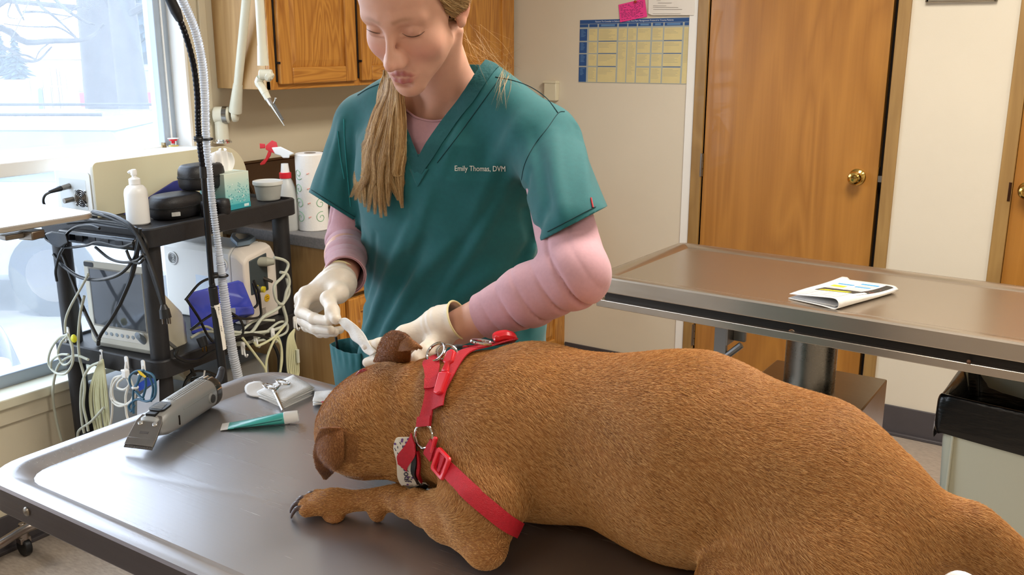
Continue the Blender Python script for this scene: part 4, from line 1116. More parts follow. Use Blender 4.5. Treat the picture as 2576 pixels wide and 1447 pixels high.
c = MB(); c.loft([np.array([ct(u, v, z) for u, z in ((u0 + 0.03, 0.745), (u0 + 0.115, 0.745), (u0 + 0.115, 0.875), (u0 + 0.03, 0.862))]) for v in (v0 - 0.003, v0 + 0.03)]); c.build('socket_panel', mat('panel_slate', '#3a4346', 0.5), an, bevel=0.003)
# grilles on the left face
for v, big in ((0.37, 0), (0.145, 1)):
    M = np.eye(4); M[:2, 0] = -CV; M[:3, 1] = [0, 0, 1]; M[:2, 2] = -CU; M[:3, 3] = ct(u0, v, 0.845)
    c = MB(M); c.torus((0, 0, 0.001), 0.021, 0.003, (0, 0, 1), 32, 8); 
    c.build('grille_ring', M_anw, an)
    c = MB(M)
    if big:
        for k in range(-4, 5):
            w_ = math.sqrt(max(0.019 ** 2 - (k * 0.0042) ** 2, 0)); c.box((0, k * 0.0042, 0.0012), (2 * w_, 0.0020, 0.003))
    else:
        for rr_ in (0.005, 0.010, 0.015): c.torus((0, 0, 0.0012), rr_, 0.0010, (0, 0, 1), 24, 6)
    c.build('grille', mat('grille_grey', '#8a8c90', 0.5) if 'grille_grey' not in MATS else MATS['grille_grey'], an)
c = MB(); c.loft([np.array([ct(u0 - 0.001, v, z) for v, z in ((0.20, 0.80), (0.27, 0.80), (0.27, 0.70), (0.20, 0.70))]), np.array([ct(u0 + 0.002, v, z) for v, z in ((0.20, 0.80), (0.27, 0.80), (0.27, 0.70), (0.20, 0.70))])]); c.build('label', mat('pale_blue_label', '#c9d6e2', 0.5), an, smooth=False)
q0 = ct(u0 + 0.085, v0 - 0.002, 0.85)
c = MB(); dq = np.array([0.75, 0.66, -0.03]); c.cyl(q0 - dq * 0.01, q0 + dq * 0.022, 0.016, 0.0165); c.cyl(q0 + dq * 0.022, q0 + dq * 0.045, 0.0155, 0.010); c.build('connector_plug', mat('plug_grey', '#a6a494', 0.5), an)
c = MB(); q1 = ct(u0 + 0.05, v0 - 0.002, 0.765); dq = np.array([0.9, 0.4, -0.08]); c.cyl(q1, q1 + dq * 0.03, 0.009); c.build('connector_plug', mat('plug_dark_grey', '#6a6a62', 0.5), an)
c = MB(); c.cyl(q1 + dq * 0.002, q1 + dq * 0.008, 0.0125); c.cyl(q1 + dq * 0.024, q1 + dq * 0.034, 0.0105); c.build('plug_ring', mat('plug_yellow', '#d9c832', 0.5), an)
c = MB(); q2 = ct(u0 + 0.095, v0 - 0.001, 0.79); c.cyl(q2, q2 + np.array([0.03, 0.01, -0.01]), 0.007, 0.005); c.build('connector_plug', M_hinge, an)
M = np.eye(4); M[:2, 0] = CU; M[:3, 1] = [0, 0, 1]; M[:2, 2] = -CV; M[:3, 3] = ct(u0 + 0.105, v0 - 0.0005, 0.718)
c = MB(M); c.lathe([(0.013, 0), (0.013, 0.001)], None, 28); c.build('warning_label', mat('label_yellow', '#e2b51f', 0.5), an)
c = MB(M)
for k in range(4): c.box((-0.005 + 0.0035 * k, 0.0035 * (-1) ** k, 0.0012), (0.006, 0.0014, 0.0006))
c.build('label_print', M_dark, an)
c = MB(M)
for k in range(6): c.box((-0.02 + 0.0, -0.032 - 0.0042 * k, 0.001), (0.022 - 0.002 * (k % 3), 0.0014, 0.0004))
c.build('fine_print', mat('fine_print_grey', '#8d8880', 0.6), an)
c = MB()
for k in range(16): c.box(ct(u1 - 0.002, v0 + 0.012, 0.68 + k * 0.012), (0.006, 0.006, 0.005))
c.build('vent_ribs', M_anw, an)
# handheld device on top of it
hh = thing('handheld_meter', 'blue grey handheld device lying on top of the white monitor', 'device', ct(0.5, 0.2, zt))
qh = [at(596, 605, 2, zt + 0.002), at(618, 622, 2, zt + 0.002), at(645, 606, 2, zt + 0.002), at(628, 594, 2, zt + 0.002), at(600, 598, 2, zt + 0.002)]
qh = [at(580, 606, 2, zt + 0.002), at(597, 622, 2, zt + 0.002), at(630, 616, 2, zt + 0.002), at(644, 606, 2, zt + 0.002), at(628, 597, 2, zt + 0.002), at(585, 596, 2, zt + 0.002)]
MB().loft([np.array(qh), np.array(qh) + [0, 0, 0.016]]).build('casing', mat('slate_blue_plastic', '#6f8395', 0.4), hh, bevel=0.004)
c = MB(); m_ = np.mean(qh, 0); MB().loft([(np.array(qh) - m_) * 0.6 + m_ + [0, 0, 0.0165], (np.array(qh) - m_) * 0.6 + m_ + [0, 0, 0.018]]).build('display', mat('display_dark', '#46566a', 0.15), hh)

# ------------------------------------------------------------------ blue device in front of it
M_blued = mat('blue_gloss_plastic', '#4450ba', 0.22, coat=0.5)
bd = thing('blue_device', 'glossy blue slab shaped device tilted on the middle shelf among cables', 'device', ct(0.35, 0.1, zm))
def bp3(x, y, dx=0.0): return at(x, y, 0, -2.42 + dx)
c = MB(); pg1 = [(472, 738), (600, 705), (612, 712), (640, 780), (640, 790), (560, 826), (482, 842)]
c.loft([np.array([bp3(x, y) for x, y in pg1]), np.array([bp3(x, y, -0.035) for x, y in pg1])]); c.build('casing', M_blued, bd, bevel=0.005, seg=3)
c = MB(); pg1 = [(561, 773), (638, 771), (640, 792), (562, 800)]; c.loft([np.array([bp3(x, y, 0.0) for x, y in pg1]), np.array([bp3(x, y, 0.028) for x, y in pg1])]); c.build('front_ledge', M_blued, bd, bevel=0.006, seg=3)
c = MB(); pg1 = [(565, 778), (592, 774), (593, 790), (566, 794)]; c.loft([np.array([bp3(x, y, 0.02) for x, y in pg1]), np.array([bp3(x, y, 0.05) for x, y in pg1])]); c.build('grey_module', mat('module_grey', '#8f939e', 0.4), bd, bevel=0.003)

# ------------------------------------------------------------------ cables on the middle shelf and hooks
gm = 'pale monitor leads piled on the middle shelf'
cord('monitor_cable', 'grey lead curving from the round plug down the white monitor', [[(690, 648), (715, 655), (725, 668), (712, 695), (690, 720), (695, 755), (712, 765), (720, 735), (728, 712), (722, 690), (705, 685)]], 0.0050, M_cordg, 0, -2.33, group=gm)
cord('monitor_cable', 'thick grey lead sweeping across the shelf front towards the hooks', [[(722, 700), (726, 740), (700, 775), (660, 800), (630, 838), (590, 845), (545, 842)], [(712, 770), (720, 812), (690, 830), (640, 838), (590, 836), (560, 828)]], 0.0056, M_cordg, 0, -2.335, group=gm)
cord('monitor_cable', 'tangle of thin grey leads lying behind the corrugated hose', [[(540, 850), (600, 868), (650, 850), (700, 812), (722, 815), (718, 838), (680, 852), (620, 862), (575, 868)], [(480, 830), (520, 822), (560, 845), (600, 838), (640, 808), (690, 806)], [(480, 850), (510, 835), (545, 838), (580, 862), (610, 862)]], 0.0042, M_cordg, 0, -2.345, group=gm)
cord('black_cable', 'thin black cable looping over the blue device', [[(638, 706), (650, 735), (655, 770), (655, 795), (630, 802), (580, 800)], [(636, 712), (648, 760), (640, 775)], [(466, 755), (500, 715), (530, 700), (560, 695), (568, 720), (563, 745)], [(470, 755), (500, 800), (520, 840), (535, 860)], [(480, 830), (520, 800), (560, 782), (600, 800), (612, 830), (600, 855), (570, 860)]], 0.0042, M_cordb, 0, -2.33, group=gm)
gh = 'cable bundles hung on the white hooks of the cart'
def bundle(name, label, paths, r, m, plane, val, extra=None):
    return cord(name, label, paths, r, m, plane, val, 'cable', gh)
P = []
for k in range(7):
    dx = (k - 3) * 4.5; sg = RNG.uniform(-3, 3)
    P.append([(741, 828), (738 + dx * 0.5 - 6, 850), (735 + dx, 890), (738 + dx, 935 + sg), (742 + dx * 0.6, 948 + sg)])
b1 = bundle('cable_bundle', 'tight bundle of beige leads on the hook at the right shelf corner', P, 0.0030, M_cordy, 0, HX + 0.022)
c = MB(); c.cyl(at(748, 880, 0, HX + 0.028), at(750, 912, 0, HX + 0.028), 0.0062); c.build('inline_connector', M_cordg, b1)
bundle('cable_bundle', 'pair of loose beige cables hanging in a wide loop from two hooks', [[(610, 850), (640, 890), (665, 925), (672, 950)], [(668, 945), (672, 900), (690, 855), (700, 850), (708, 880), (706, 930)], [(640, 862), (650, 870), (690, 848), (715, 820)], [(690, 850), (706, 868), (709, 905), (704, 940)]], 0.0042, M_cordy, 0, HX + 0.02)
bundle('cable_bundle', 'black cable hanging in an arch below the front shelf edge', [[(590, 850), (640, 842), (680, 858), (700, 895), (702, 945)]], 0.0055, M_cordb, 0, HX + 0.012)
Yh = 1.606
P = []
for k in range(13):
    dx = (k - 6) * 3.3; e = RNG.uniform(-8, 8)
    P.append([(258, 905), (252 + dx * 0.5, 930), (248 + dx * 1.1 + e * 0.3, 985), (252 + dx * 1.2 + e * 0.5, 1040), (262 + dx * 1.0 + e, 1095)])
bundle('cable_bundle', 'long straight bundle of beige leads hanging on the left end of the cart', P, 0.0031, M_cordy, 1, Yh)
P = [[(312, 940), (290, 960), (282, 985), (290, 1010), (318, 1018), (338, 1000), (330, 960), (316, 942)], [(308, 945), (285, 955), (279, 1000), (300, 1022), (330, 1008), (340, 975)], [(312, 950), (298, 962), (296, 975), (312, 980), (325, 968), (320, 952)], [(322, 975), (316, 1000), (318, 1040), (325, 1065)], [(283, 1000), (282, 1040), (276, 1080)]]
b2 = bundle('cable_bundle', 'white cable coiled in rings on the middle hook of the left end', P, 0.0036, M_cordw, 1, Yh)
c = MB(); c.box(at(316, 940, 1, Yh), (0.020, 0.016, 0.026)); c.build('coil_clip', M_hook, b2, bevel=0.003)
P = [[(362, 932), (340, 935), (326, 950), (332, 975), (345, 968), (352, 945), (362, 935)], [(365, 935), (385, 945), (392, 975), (388, 1000), (370, 1010), (345, 1005), (325, 1020), (330, 1035), (338, 1020)], [(358, 938), (348, 960), (336, 985), (336, 1040)], [(340, 985), (355, 1000), (362, 1005)], [(364, 935), (367, 970), (360, 1000)], [(372, 938), (385, 975), (380, 1010)]]
b3 = bundle('cable_bundle', 'dark blue lead coiled with a yellow tag on the last hook of the left end', P, 0.0036, M_cordbl, 1, Yh - 0.004)
c = MB(); c.loft([np.array([at(x, y, 1, Yh - 0.012) for x, y in ((345, 932), (352, 933), (368, 947), (365, 951), (352, 943))]), np.array([at(x, y, 1, Yh - 0.016) for x, y in ((345, 932), (352, 933), (368, 947), (365, 951), (352, 943))])]); c.build('yellow_tag', M_yel, b3)
c = MB(); c.torus(at(340, 975, 1, Yh - 0.004), 0.0065, 0.004, (0, 0, 1)); c.build('cable_tie', M_hook, b3)
P = [[(172, 842), (150, 850), (128, 880), (122, 915), (140, 938), (165, 940), (182, 915), (183, 885), (172, 845)], [(172, 843), (155, 860), (146, 890), (160, 918), (180, 905), (182, 870), (172, 846)], [(128, 925), (130, 908), (150, 893), (172, 892)], [(222, 690), (205, 722), (178, 770), (165, 805), (164, 838)]]
b4 = bundle('cable_bundle', 'grey cable coiled on the hook of the rear left cart leg', P, 0.0036, M_cordg, 1, 1.565)
c = MB(); c.ball(at(186, 852, 1, 1.565), (0.011, 0.008, 0.013)); c.build('yellow_plug', mat('lime_plug', '#d6d321', 0.4), b4)
bundle('cable_bundle', 'long pale cable arching from the coil down to the floor', [[(222, 905), (190, 895), (155, 910), (138, 945), (133, 1000), (142, 1060), (155, 1110)], [(212, 745), (202, 790), (197, 850), (200, 900), (210, 940), (213, 975), (210, 1020), (218, 1060), (222, 1085)], [(250, 912), (225, 925), (208, 960), (203, 1010), (206, 1060), (212, 1090)], [(195, 1100), (200, 1082), (230, 1060), (262, 1025)]], 0.0042, M_cordg, 1, 1.59)
c = MB(); 
# black moulded plug hanging at the pole
bpg = thing('black_plug', 'black moulded plug with brass prongs lying by the smoke filter pole', 'plug', at(512, 860, 0, -2.30))
c = MB(); c.cyl(at(505, 848, 0, -2.30), at(514, 872, 0, -2.29), 0.015, 0.013); c.build('plug_body', M_blk, bpg, bevel=0.003)
for dx in (-0.006, 0.006):
    c = MB(); p_ = at(514, 872, 0, -2.29) + RT * dx; c.box(p_ - np.array([0, 0, 0.008]), (0.004, 0.002, 0.018)); c.build('prong', M_brass, bpg)
cord('mains_cable', 'black cord lying along the middle shelf edge below the plug', [[(445, 880), (442, 895), (470, 908), (500, 905), (525, 890), (545, 880)]], 0.0055, M_cordb, 0, -2.325)
# lower level: adapter and carton
ad = thing('power_brick', 'black power brick with white wire ties on the lower shelf of the cart', 'adapter', ct(0.2, 0.1, 0.42))
c = MB(); c.loft([np.array([at(x, y, 0, -2.40) for x, y in ((478, 952), (545, 940), (548, 968), (482, 985))]), np.array([at(x, y, 0, -2.48) for x, y in ((478, 952), (545, 940), (548, 968), (482, 985))])]); c.build('brick', M_blk, ad, bevel=0.005)
c = MB(); c.tube(spline([at(x, y, 0, -2.38) for x, y in ((480, 920), (485, 940), (470, 955), (462, 975), (468, 990))], 24), 0.005, 8); c.tube(spline([at(x, y, 0, -2.38) for x, y in ((470, 950), (490, 935), (520, 935), (545, 945))], 24), 0.004, 8); c.tube(spline([at(x, y, 0, -2.38) for x, y in ((475, 915), (490, 945))], 6), 0.006, 8); c.build('cord', M_cordb, ad)
c = MB(); c.tube([at(515, 932, 0, -2.37), at(513, 945, 0, -2.37)], 0.003, 6); c.build('wire_tie', M_hook, ad)
eq = thing('grey_equipment_case', 'grey equipment box standing on the lowest cart shelf behind the cables', 'box', ct(0.32, 0.25, 0.2))
Mq = Mcart.copy()
c = MB(Mq); c.box2((0.10, 0.08, 0.201), (0.44, 0.57, 0.50)); flip(c).build('case', mat('grey_case_plastic', '#8c8d8b', 0.5), eq, bevel=0.01)
c = MB(Mq); c.box2((0.098, 0.20, 0.30), (0.101, 0.45, 0.40)); flip(c).build('front_label', mat('case_label', '#c9c9c4', 0.5), eq)
cx = thing('carton', 'small white and blue carton on the cart shelf behind the blue lead', 'box', at(385, 1020, 1, 1.70))
c = MB(); c.loft([np.array([at(x, y, 1, Y) for x, y in ((345, 1000), (400, 955), (402, 1060), (345, 1060))]) for Y in (1.655, 1.675)]); c.build('carton', mat('carton_white', '#d9dde6', 0.5), cx, bevel=0.001)
c = MB(); c.loft([np.array([at(x, y, 1, Y) for x, y in ((346, 966), (390, 940), (392, 962), (350, 985))]) for Y in (1.653, 1.66)]); c.build('blue_flap', mat('carton_blue', '#1f49b0', 0.5), cx)

# ------------------------------------------------------------------ smoke filter stand: pole, gooseneck, hose
se = thing('smoke_evacuator_stand', 'black pole with gooseneck holding a clear corrugated hose before the cart', 'stand', (-2.25, 1.80, 0))
Xp = -2.25
def pp_(x, y, d=0.0): return at(x, y, 0, Xp + d)
c = MB(); c.cyl(pp_(561, 945), pp_(541, 770), 0.0125, 0.0125); c.build('lower_post', M_blk, se)
c = MB(); c.cyl(np.array([-2.25, 1.812, 0.02]), pp_(561, 945), 0.0125); c.lathe([(0.001, 0), (0.15, 0), (0.15, 0.012), (0.02, 0.03), (0.001, 0.03)], xf((-2.25, 1.812, 0)), 32); c.build('foot', M_blk, se)
c = MB(); c.cyl(pp_(541, 770), pp_(535, 722), 0.0125, 0.0135); c.cyl(pp_(535, 722), pp_(533, 712), 0.009); c.build('grip_collar', M_blk, se, bevel=0.002)
c = MB(); c.cyl(pp_(533, 715), pp_(511, 432), 0.0085); c.build('pole', M_blkg, se)
c = MB(); c.cyl(pp_(512, 448), pp_(510, 420), 0.0105, 0.0100); c.build('pole_joint', M_blk, se)
gp = spline([pp_(510, 425), pp_(502, 360), pp_(498, 310), pp_(496, 240), pp_(486, 160), pp_(464, 80), pp_(438, 20), pp_(418, -20), pp_(380, -80)], 160)
c = MB(); rr_ = 0.0082 + 0.0009 * np.sin(np.arange(160) * 2.1); c.tube(gp, rr_, 12); c.build('gooseneck', mat('dark_gooseneck', '#16161c', 0.3, 0.6), se)
for (x, y), L_ in (((502, 349), 0.9), ((541, 693), 1.0)):
    c = MB(); p_ = pp_(x - 3, y); q_ = pp_(x + 18, y + 1, -0.012); c.torus(p_, 0.0105, 0.0035, (0, 0, 1)); c.torus(q_, 0.0155, 0.0035, (0, 0, 1)); c.cyl(p_ - np.array([0, 0, 0.007]), p_ + np.array([0, 0, 0.007]), 0.0125); c.build('hose_clip', M_blk, se)
c = MB(); c.cyl(pp_(443, 30), pp_(422, -15), 0.0145, 0.0135); c.cyl(pp_(452, 50), pp_(443, 30), 0.0105, 0.014); c.build('hose_clip', M_blk, se)
HD = -0.016
hp = spline([pp_(x, y, HD) for x, y in ((604, 985), (598, 945), (586, 890), (572, 800), (561, 720), (549, 620), (538, 540), (527, 440), (519, 350), (516, 250), (509, 160), (492, 80), (468, 20), (446, -25), (404, -80))], 560)
sl_ = np.concatenate([[0], np.cumsum(np.linalg.norm(np.diff(hp, axis=0), axis=1))])
base_r = np.interp(sl_ / sl_[-1], [0, 0.22, 0.32, 0.36, 0.5, 0.75, 1], [0.0140, 0.0140, 0.0125, 0.0100, 0.0098, 0.0118, 0.0118])
c = MB(); c.tube(hp, base_r + 0.0016 * np.sin(sl_ * 2 * math.pi / 0.0072), 14)
M_hose = mat('clear_corrugated_hose', '#dfe3ea', 0.3, trans=0.45, ior=1.2)
c.build('corrugated_hose', M_hose, se, angle=80)
# printed label sleeve on the pole
M_slv = mat('white_sleeve_label', '#e8e4da', 0.5)
c = MB(); c.cyl(pp_(558, 878), pp_(541.5, 765), 0.0138, 0.0138, 32); c.build('label_sleeve', M_slv, se)
a_, b__ = pp_(558, 878), pp_(541.5, 765); ud = (a_ - b__) / np.linalg.norm(a_ - b__)
toc = CAM - (a_ + b__) / 2; toc = toc - ud * (toc @ ud); toc /= np.linalg.norm(toc); side = np.cross(toc, ud)
def lab(txt, sz, s_, off_, name='lettering'):
    o_ = b__ + ud * s_ + side * off_ + toc * (0.0139 - abs(off_) * 0.30)
    text(txt, sz, frame(o_, toc, ud), M_dark, se, name, 0.0002, 'LEFT')
lab('BUFFALO', 0.0085, 0.012, -0.0065); lab('Filter', 0.0115, 0.006, 0.0055); lab('REF', 0.0085, 0.066, -0.0060); lab('CAT', 0.0095, 0.066, 0.0050); lab('APRES13AHC', 0.0062, 0.086, -0.0060)

# ------------------------------------------------------------------ instrument stand at the window
ms = thing('instrument_stand', 'steel instrument stand with a flat tray at the left by the window', 'stand', (-2.55, 1.2, 0))
zt_ = 1.125
c1 = at(236, 536, 2, zt_)
tx1, ty1 = c1[0], c1[1] + 0.01
def tr_(i, z, r): 
    q = rrect(tx1 - 0.50 + i, tx1 - i, ty1 - 0.62 + i, ty1 - i, r, 7); return np.concatenate([q, np.full((len(q), 1), z)], 1)
c = MB(xf((0, 0, 0))); c.loft([tr_(0.006, zt_ - 0.016, 0.03), tr_(0, zt_ - 0.013, 0.035), tr_(0, zt_ - 0.003, 0.035), tr_(0.003, zt_, 0.033), tr_(0.012, zt_, 0.026), tr_(0.018, zt_ - 0.004, 0.022), tr_(0.2, zt_ - 0.004, 0.01)], True, True)
c.build('tray', steel('satin_tray_steel', '#d6d2cc', 0.3, 0.15), ms)
c = MB(); pbk = at(90, 588, 2, zt_ - 0.03); c.box(pbk + np.array([-0.02, 0.0, -0.004]), (0.045, 0.045, 0.022), rz=0.3); c.box(pbk + np.array([-0.03, -0.045, -0.002]), (0.03, 0.05, 0.014)); c.build('tray_bracket', M_hinge, ms, bevel=0.003)
pstx, psty = tx1 - 0.44, ty1 - 0.56
c = MB(); c.cyl((pstx, psty, 0.12), (pstx, psty, zt_ - 0.03), 0.014); c.box((pstx, psty, zt_ - 0.03), (0.3, 0.05, 0.02)); c.build('post', M_chrome, ms)
M_tubemetal = mat('worn_chrome_tube', '#9b9089', 0.3, 1.0)
fp = spline([at(-60, 1398, 2, 0.115), at(0, 1368, 2, 0.115), at(60, 1332, 2, 0.115), at(100, 1318, 2, 0.115), at(130, 1322, 2, 0.11), at(165, 1345, 2, 0.10), at(185, 1360, 2, 0.10)], 40)
c = MB(); c.tube(fp, 0.0145, 14); c.build('base_tube', M_tubemetal, ms)
c = MB(); c.cyl((pstx, psty, 0.115), fp[4], 0.0145); c.build('base_tube', M_tubemetal, ms)
pcs = at(65, 1396, 2, 0.0)
c = MB(); c.cyl(pcs + np.array([0, -0.011, 0.030]), pcs + np.array([0, 0.011, 0.030]), 0.030, n=28); k_ = c.build('caster', M_blk, ms, bevel=0.004)
c = MB(); c.lathe([(0.017, 0.055), (0.017, 0.09), (0.010, 0.095), (0.010, 0.11)], xf(pcs), 20); c.box(pcs + np.array([0, 0, 0.055]), (0.03, 0.034, 0.02)); c.build('caster_fork', M_tubemetal, k_, bevel=0.002)
# ================================================================== OUTSIDE THE WINDOW
M_snow = mat('snowy_ground', '#e9ebee', 0.9, var=0.12, vscale=0.8, color2='#c9c6c2')
M_bark = mat('grey_bark', '#3d3d42', 0.9, var=0.3, vscale=6, bump=0.4, bscale=12)
M_ever = mat('evergreen_needles', '#2a3d4c', 0.9, var=0.3, vscale=3)
M_field = mat('winter_field', '#5d5752', 0.95, var=0.15, vscale=1.5)
ZG = -0.45
struct(MB().box2((-160, -120, ZG - 0.2), (XW - 0.3, 160, ZG)).build('ground_outside', M_snow))
struct(MB().box2((-120, -100, ZG + 0.004), (-20, 140, ZG + 0.02)).build('field_outside', M_field))
def along(x, y, d):   # point d metres from the camera towards a place in the view
    return CAM + ray(x, y) * d
def tree(label, px, d, r, h, seed, name='bare_tree', lean=0.0, spread=1.0):
    rg = np.random.default_rng(seed)
    b = along(px, 103, d); b = np.array([b[0], b[1], ZG])
    th = thing(name, label, 'tree', b)
    t = MB(); top = b + np.array([lean, lean * 0.5, h])
    P = spline([b - [0, 0, 0.2], b + [lean * 0.2, 0, h * 0.3], b + [lean * 0.6, 0, h * 0.65], top], 14)
    t.tube(P, np.linspace(r, r * 0.35, 14), 12); t.build('trunk', M_bark, th)
    t = MB()
    for k in range(16):
        s = P[4 + int(rg.integers(0, 9))]; a = rg.uniform(0, 6.28); L_ = h * rg.uniform(0.25, 0.5) * spread
        dv = np.array([math.cos(a), math.sin(a), rg.uniform(-0.1, 0.6)])
        e = s + dv * L_; m_ = (s + e) / 2 + rg.normal(0, 0.15, 3)
        br_ = spline([s, m_, e], 8); r0 = r * rg.uniform(0.15, 0.3); t.tube(br_, np.linspace(r0, r0 * 0.25, 8), 5)
        for j in range(7):
            s2 = br_[int(rg.integers(2, 8))]; e2 = s2 + (dv + rg.normal(0, 0.6, 3)) * L_ * 0.35
            t.tube([s2, (s2 + e2) / 2 + rg.normal(0, 0.06, 3), e2], [r0 * 0.4, r0 * 0.25, r0 * 0.1], 4)
    o_ = t.build('branches', M_bark, th); o_['kind'] = 'stuff'
    return th
tree('broad dark bare tree trunk outside the window, nearest the frame edge on its left', 250, 16, 0.33, 9.0, 3)
lb = thing('bare_tree', 'bare tree whose long branches reach across the upper left window view', 'tree', along(-120, 330, 15.0) * [1, 1, 0] + [0, 0, ZG])
tb0 = np.array(lb.location); t = MB(); P_ = spline([tb0 - [0, 0, 0.2], tb0 + [0.1, 0, 1.2], along(-110, 60, 15.0), along(-60, -90, 15.0)], 14); t.tube(P_, np.linspace(0.26, 0.14, 14), 12); t.build('trunk', M_bark, lb)
t = MB()
for pts_, r0 in (([(-112, 85), (0, 70), (60, 105), (130, 103), (200, 101), (236, 88), (262, 60)], 0.055), ([(-110, 60), (-20, 20), (40, -15), (110, -40)], 0.06), ([(-20, 20), (30, 0), (48, 28), (60, 50)], 0.03), ([(60, 105), (30, 75), (0, 66)], 0.02), ([(110, -40), (140, 0), (175, 30), (215, 55), (240, 62)], 0.035), ([(90, -30), (100, 12), (140, 45), (190, 92)], 0.03), ([(60, 30), (100, 30), (140, 36), (180, 42)], 0.02), ([(-112, 110), (10, 120), (60, 150), (95, 152), (130, 118)], 0.03), ([(95, 152), (60, 138), (20, 140), (-20, 142)], 0.018), ([(200, 101), (150, 70), (110, 68), (60, 66), (10, 60)], 0.018), ([(175, 30), (200, 18), (225, 25)], 0.015), ([(30, 0), (20, 40), (45, 48)], 0.012), ([(130, 103), (100, 128), (88, 155)], 0.014)):
    Q_ = spline([(x, y, 0) for x, y in pts_], 18); t.tube([along(x, y, 15.0 + 0.3 * math.sin(i_ * 0.5)) for i_, (x, y, _z) in enumerate(Q_)], np.linspace(r0, r0 * 0.4, 18), 6)
t.build('branches', M_bark, lb)['kind'] = 'stuff'
tree('slimmer pale bare tree beside the broad dark trunk outside', 325, 14, 0.22, 8.5, 5, lean=-0.4)
def evergreen(label, px, d, w_, h, seed):
    rg = np.random.default_rng(seed); b = along(px, 103, d); b = np.array([b[0], b[1], ZG])
    th = thing('evergreen_tree', label, 'tree', b)
    MB().cyl(b, b + [0, 0, h * 0.9], 0.16, 0.04, 8).build('trunk', M_bark, th)
    t = MB()
    for k in range(24):
        z = h * (0.06 + 0.038 * k); r0 = w_ * (1 - k / 25.0)
        for a in np.arange(0, 6.283, 0.42):
            a2 = a + rg.uniform(-0.15, 0.15); L_ = r0 * rg.uniform(0.7, 1.1); zz = ZG + z + rg.uniform(-0.1, 0.1)
            d = np.array([math.cos(a2), math.sin(a2)]); pd_ = np.array([-d[1], d[0]]) * L_ * 0.22
            o_ = np.array([b[0], b[1], zz + h * 0.05]); e_ = np.array([b[0] + d[0] * L_, b[1] + d[1] * L_, zz - L_ * 0.18])
            m_ = (o_ + e_) / 2; s1 = np.array([m_[0] + pd_[0], m_[1] + pd_[1], m_[2] - 0.06 * L_]); s2 = np.array([m_[0] - pd_[0], m_[1] - pd_[1], m_[2] - 0.06 * L_]); dn = np.array([0, 0, 0.08 * L_])
            t.add([o_, s1, e_, s2, m_ + dn], [(0, 1, 4), (1, 2, 4), (2, 3, 4), (3, 0, 4), (3, 2, 1, 0)])
    e__ = t.build('boughs', M_ever, th); e__['kind'] = 'stuff'
evergreen('dark evergreen tree standing behind the parked cars', 402, 27, 1.9, 8, 1)
evergreen('small distant evergreen on the far side of the field', 34, 60, 0.95, 2.75, 2)
evergreen('evergreen peeking over the roofline at the far field edge', 2, 66, 0.9, 2.55, 4)
# distant house
hb = along(175, 150, 75); hs = thing('distant_house', 'pale house with a low hipped roof across the field', 'house', (hb[0], hb[1], ZG))
hd_ = np.array([-_sy, _cy]); hr = np.array([_cy, _sy])
def hp_(a, b, z): return np.array([hb[0] + hr[0] * a + hd_[0] * b, hb[1] + hr[1] * a + hd_[1] * b, z])
MB().loft([np.array([hp_(-4, -2, z), hp_(3, -2, z), hp_(3, 4, z), hp_(-4, 4, z)]) for z in (ZG, 0.4)]).build('walls', mat('house_wall', '#bdb6bd', 0.9), hs, smooth=False)
MB().loft([np.array([hp_(-4.4, -2.3, 0.4), hp_(3.4, -2.3, 0.4), hp_(3.4, 4.3, 0.4), hp_(-4.4, 4.3, 0.4)]), np.array([hp_(-2, 0.6, 1.75), hp_(1, 0.6, 1.75), hp_(1, 1.2, 1.75), hp_(-2, 1.2, 1.75)])]).build('roof', mat('house_roof', '#a7a3b0', 0.9), hs, smooth=False)
# play frame in the yard
pf_ = thing('yard_frame', 'thin metal frame of posts and bars standing in the yard outside', 'frame', along(140, 200, 22))
for x, y0, y1 in ((72, 200, 285), (105, 200, 275), (122, 160, 285), (138, 165, 290), (146, 170, 290), (160, 165, 290)):
    d = 22; a, b = along(x, y0, d), along(x + 5, y1, d); MB().cyl(a, [a[0], a[1], ZG], 0.022, n=8).build('post', M_hinge, pf_)
for (xa, ya), (xb, yb) in (((65, 200), (112, 200)), ((120, 170), (165, 172)), ((124, 218), (160, 218))):
    MB().cyl(along(xa, ya, 22), along(xb, yb, 22), 0.022, n=8).build('bar', M_hinge, pf_)
MB().loft([np.array([along(x, y, 21.9) for x, y in ((95, 225), (101, 220), (106, 228), (110, 275), (98, 275))]), np.array([along(x, y, 22.0) for x, y in ((95, 225), (101, 220), (106, 228), (110, 275), (98, 275))])]).build('blue_tarp', mat('blue_tarp', '#3f77b8', 0.7), pf_)
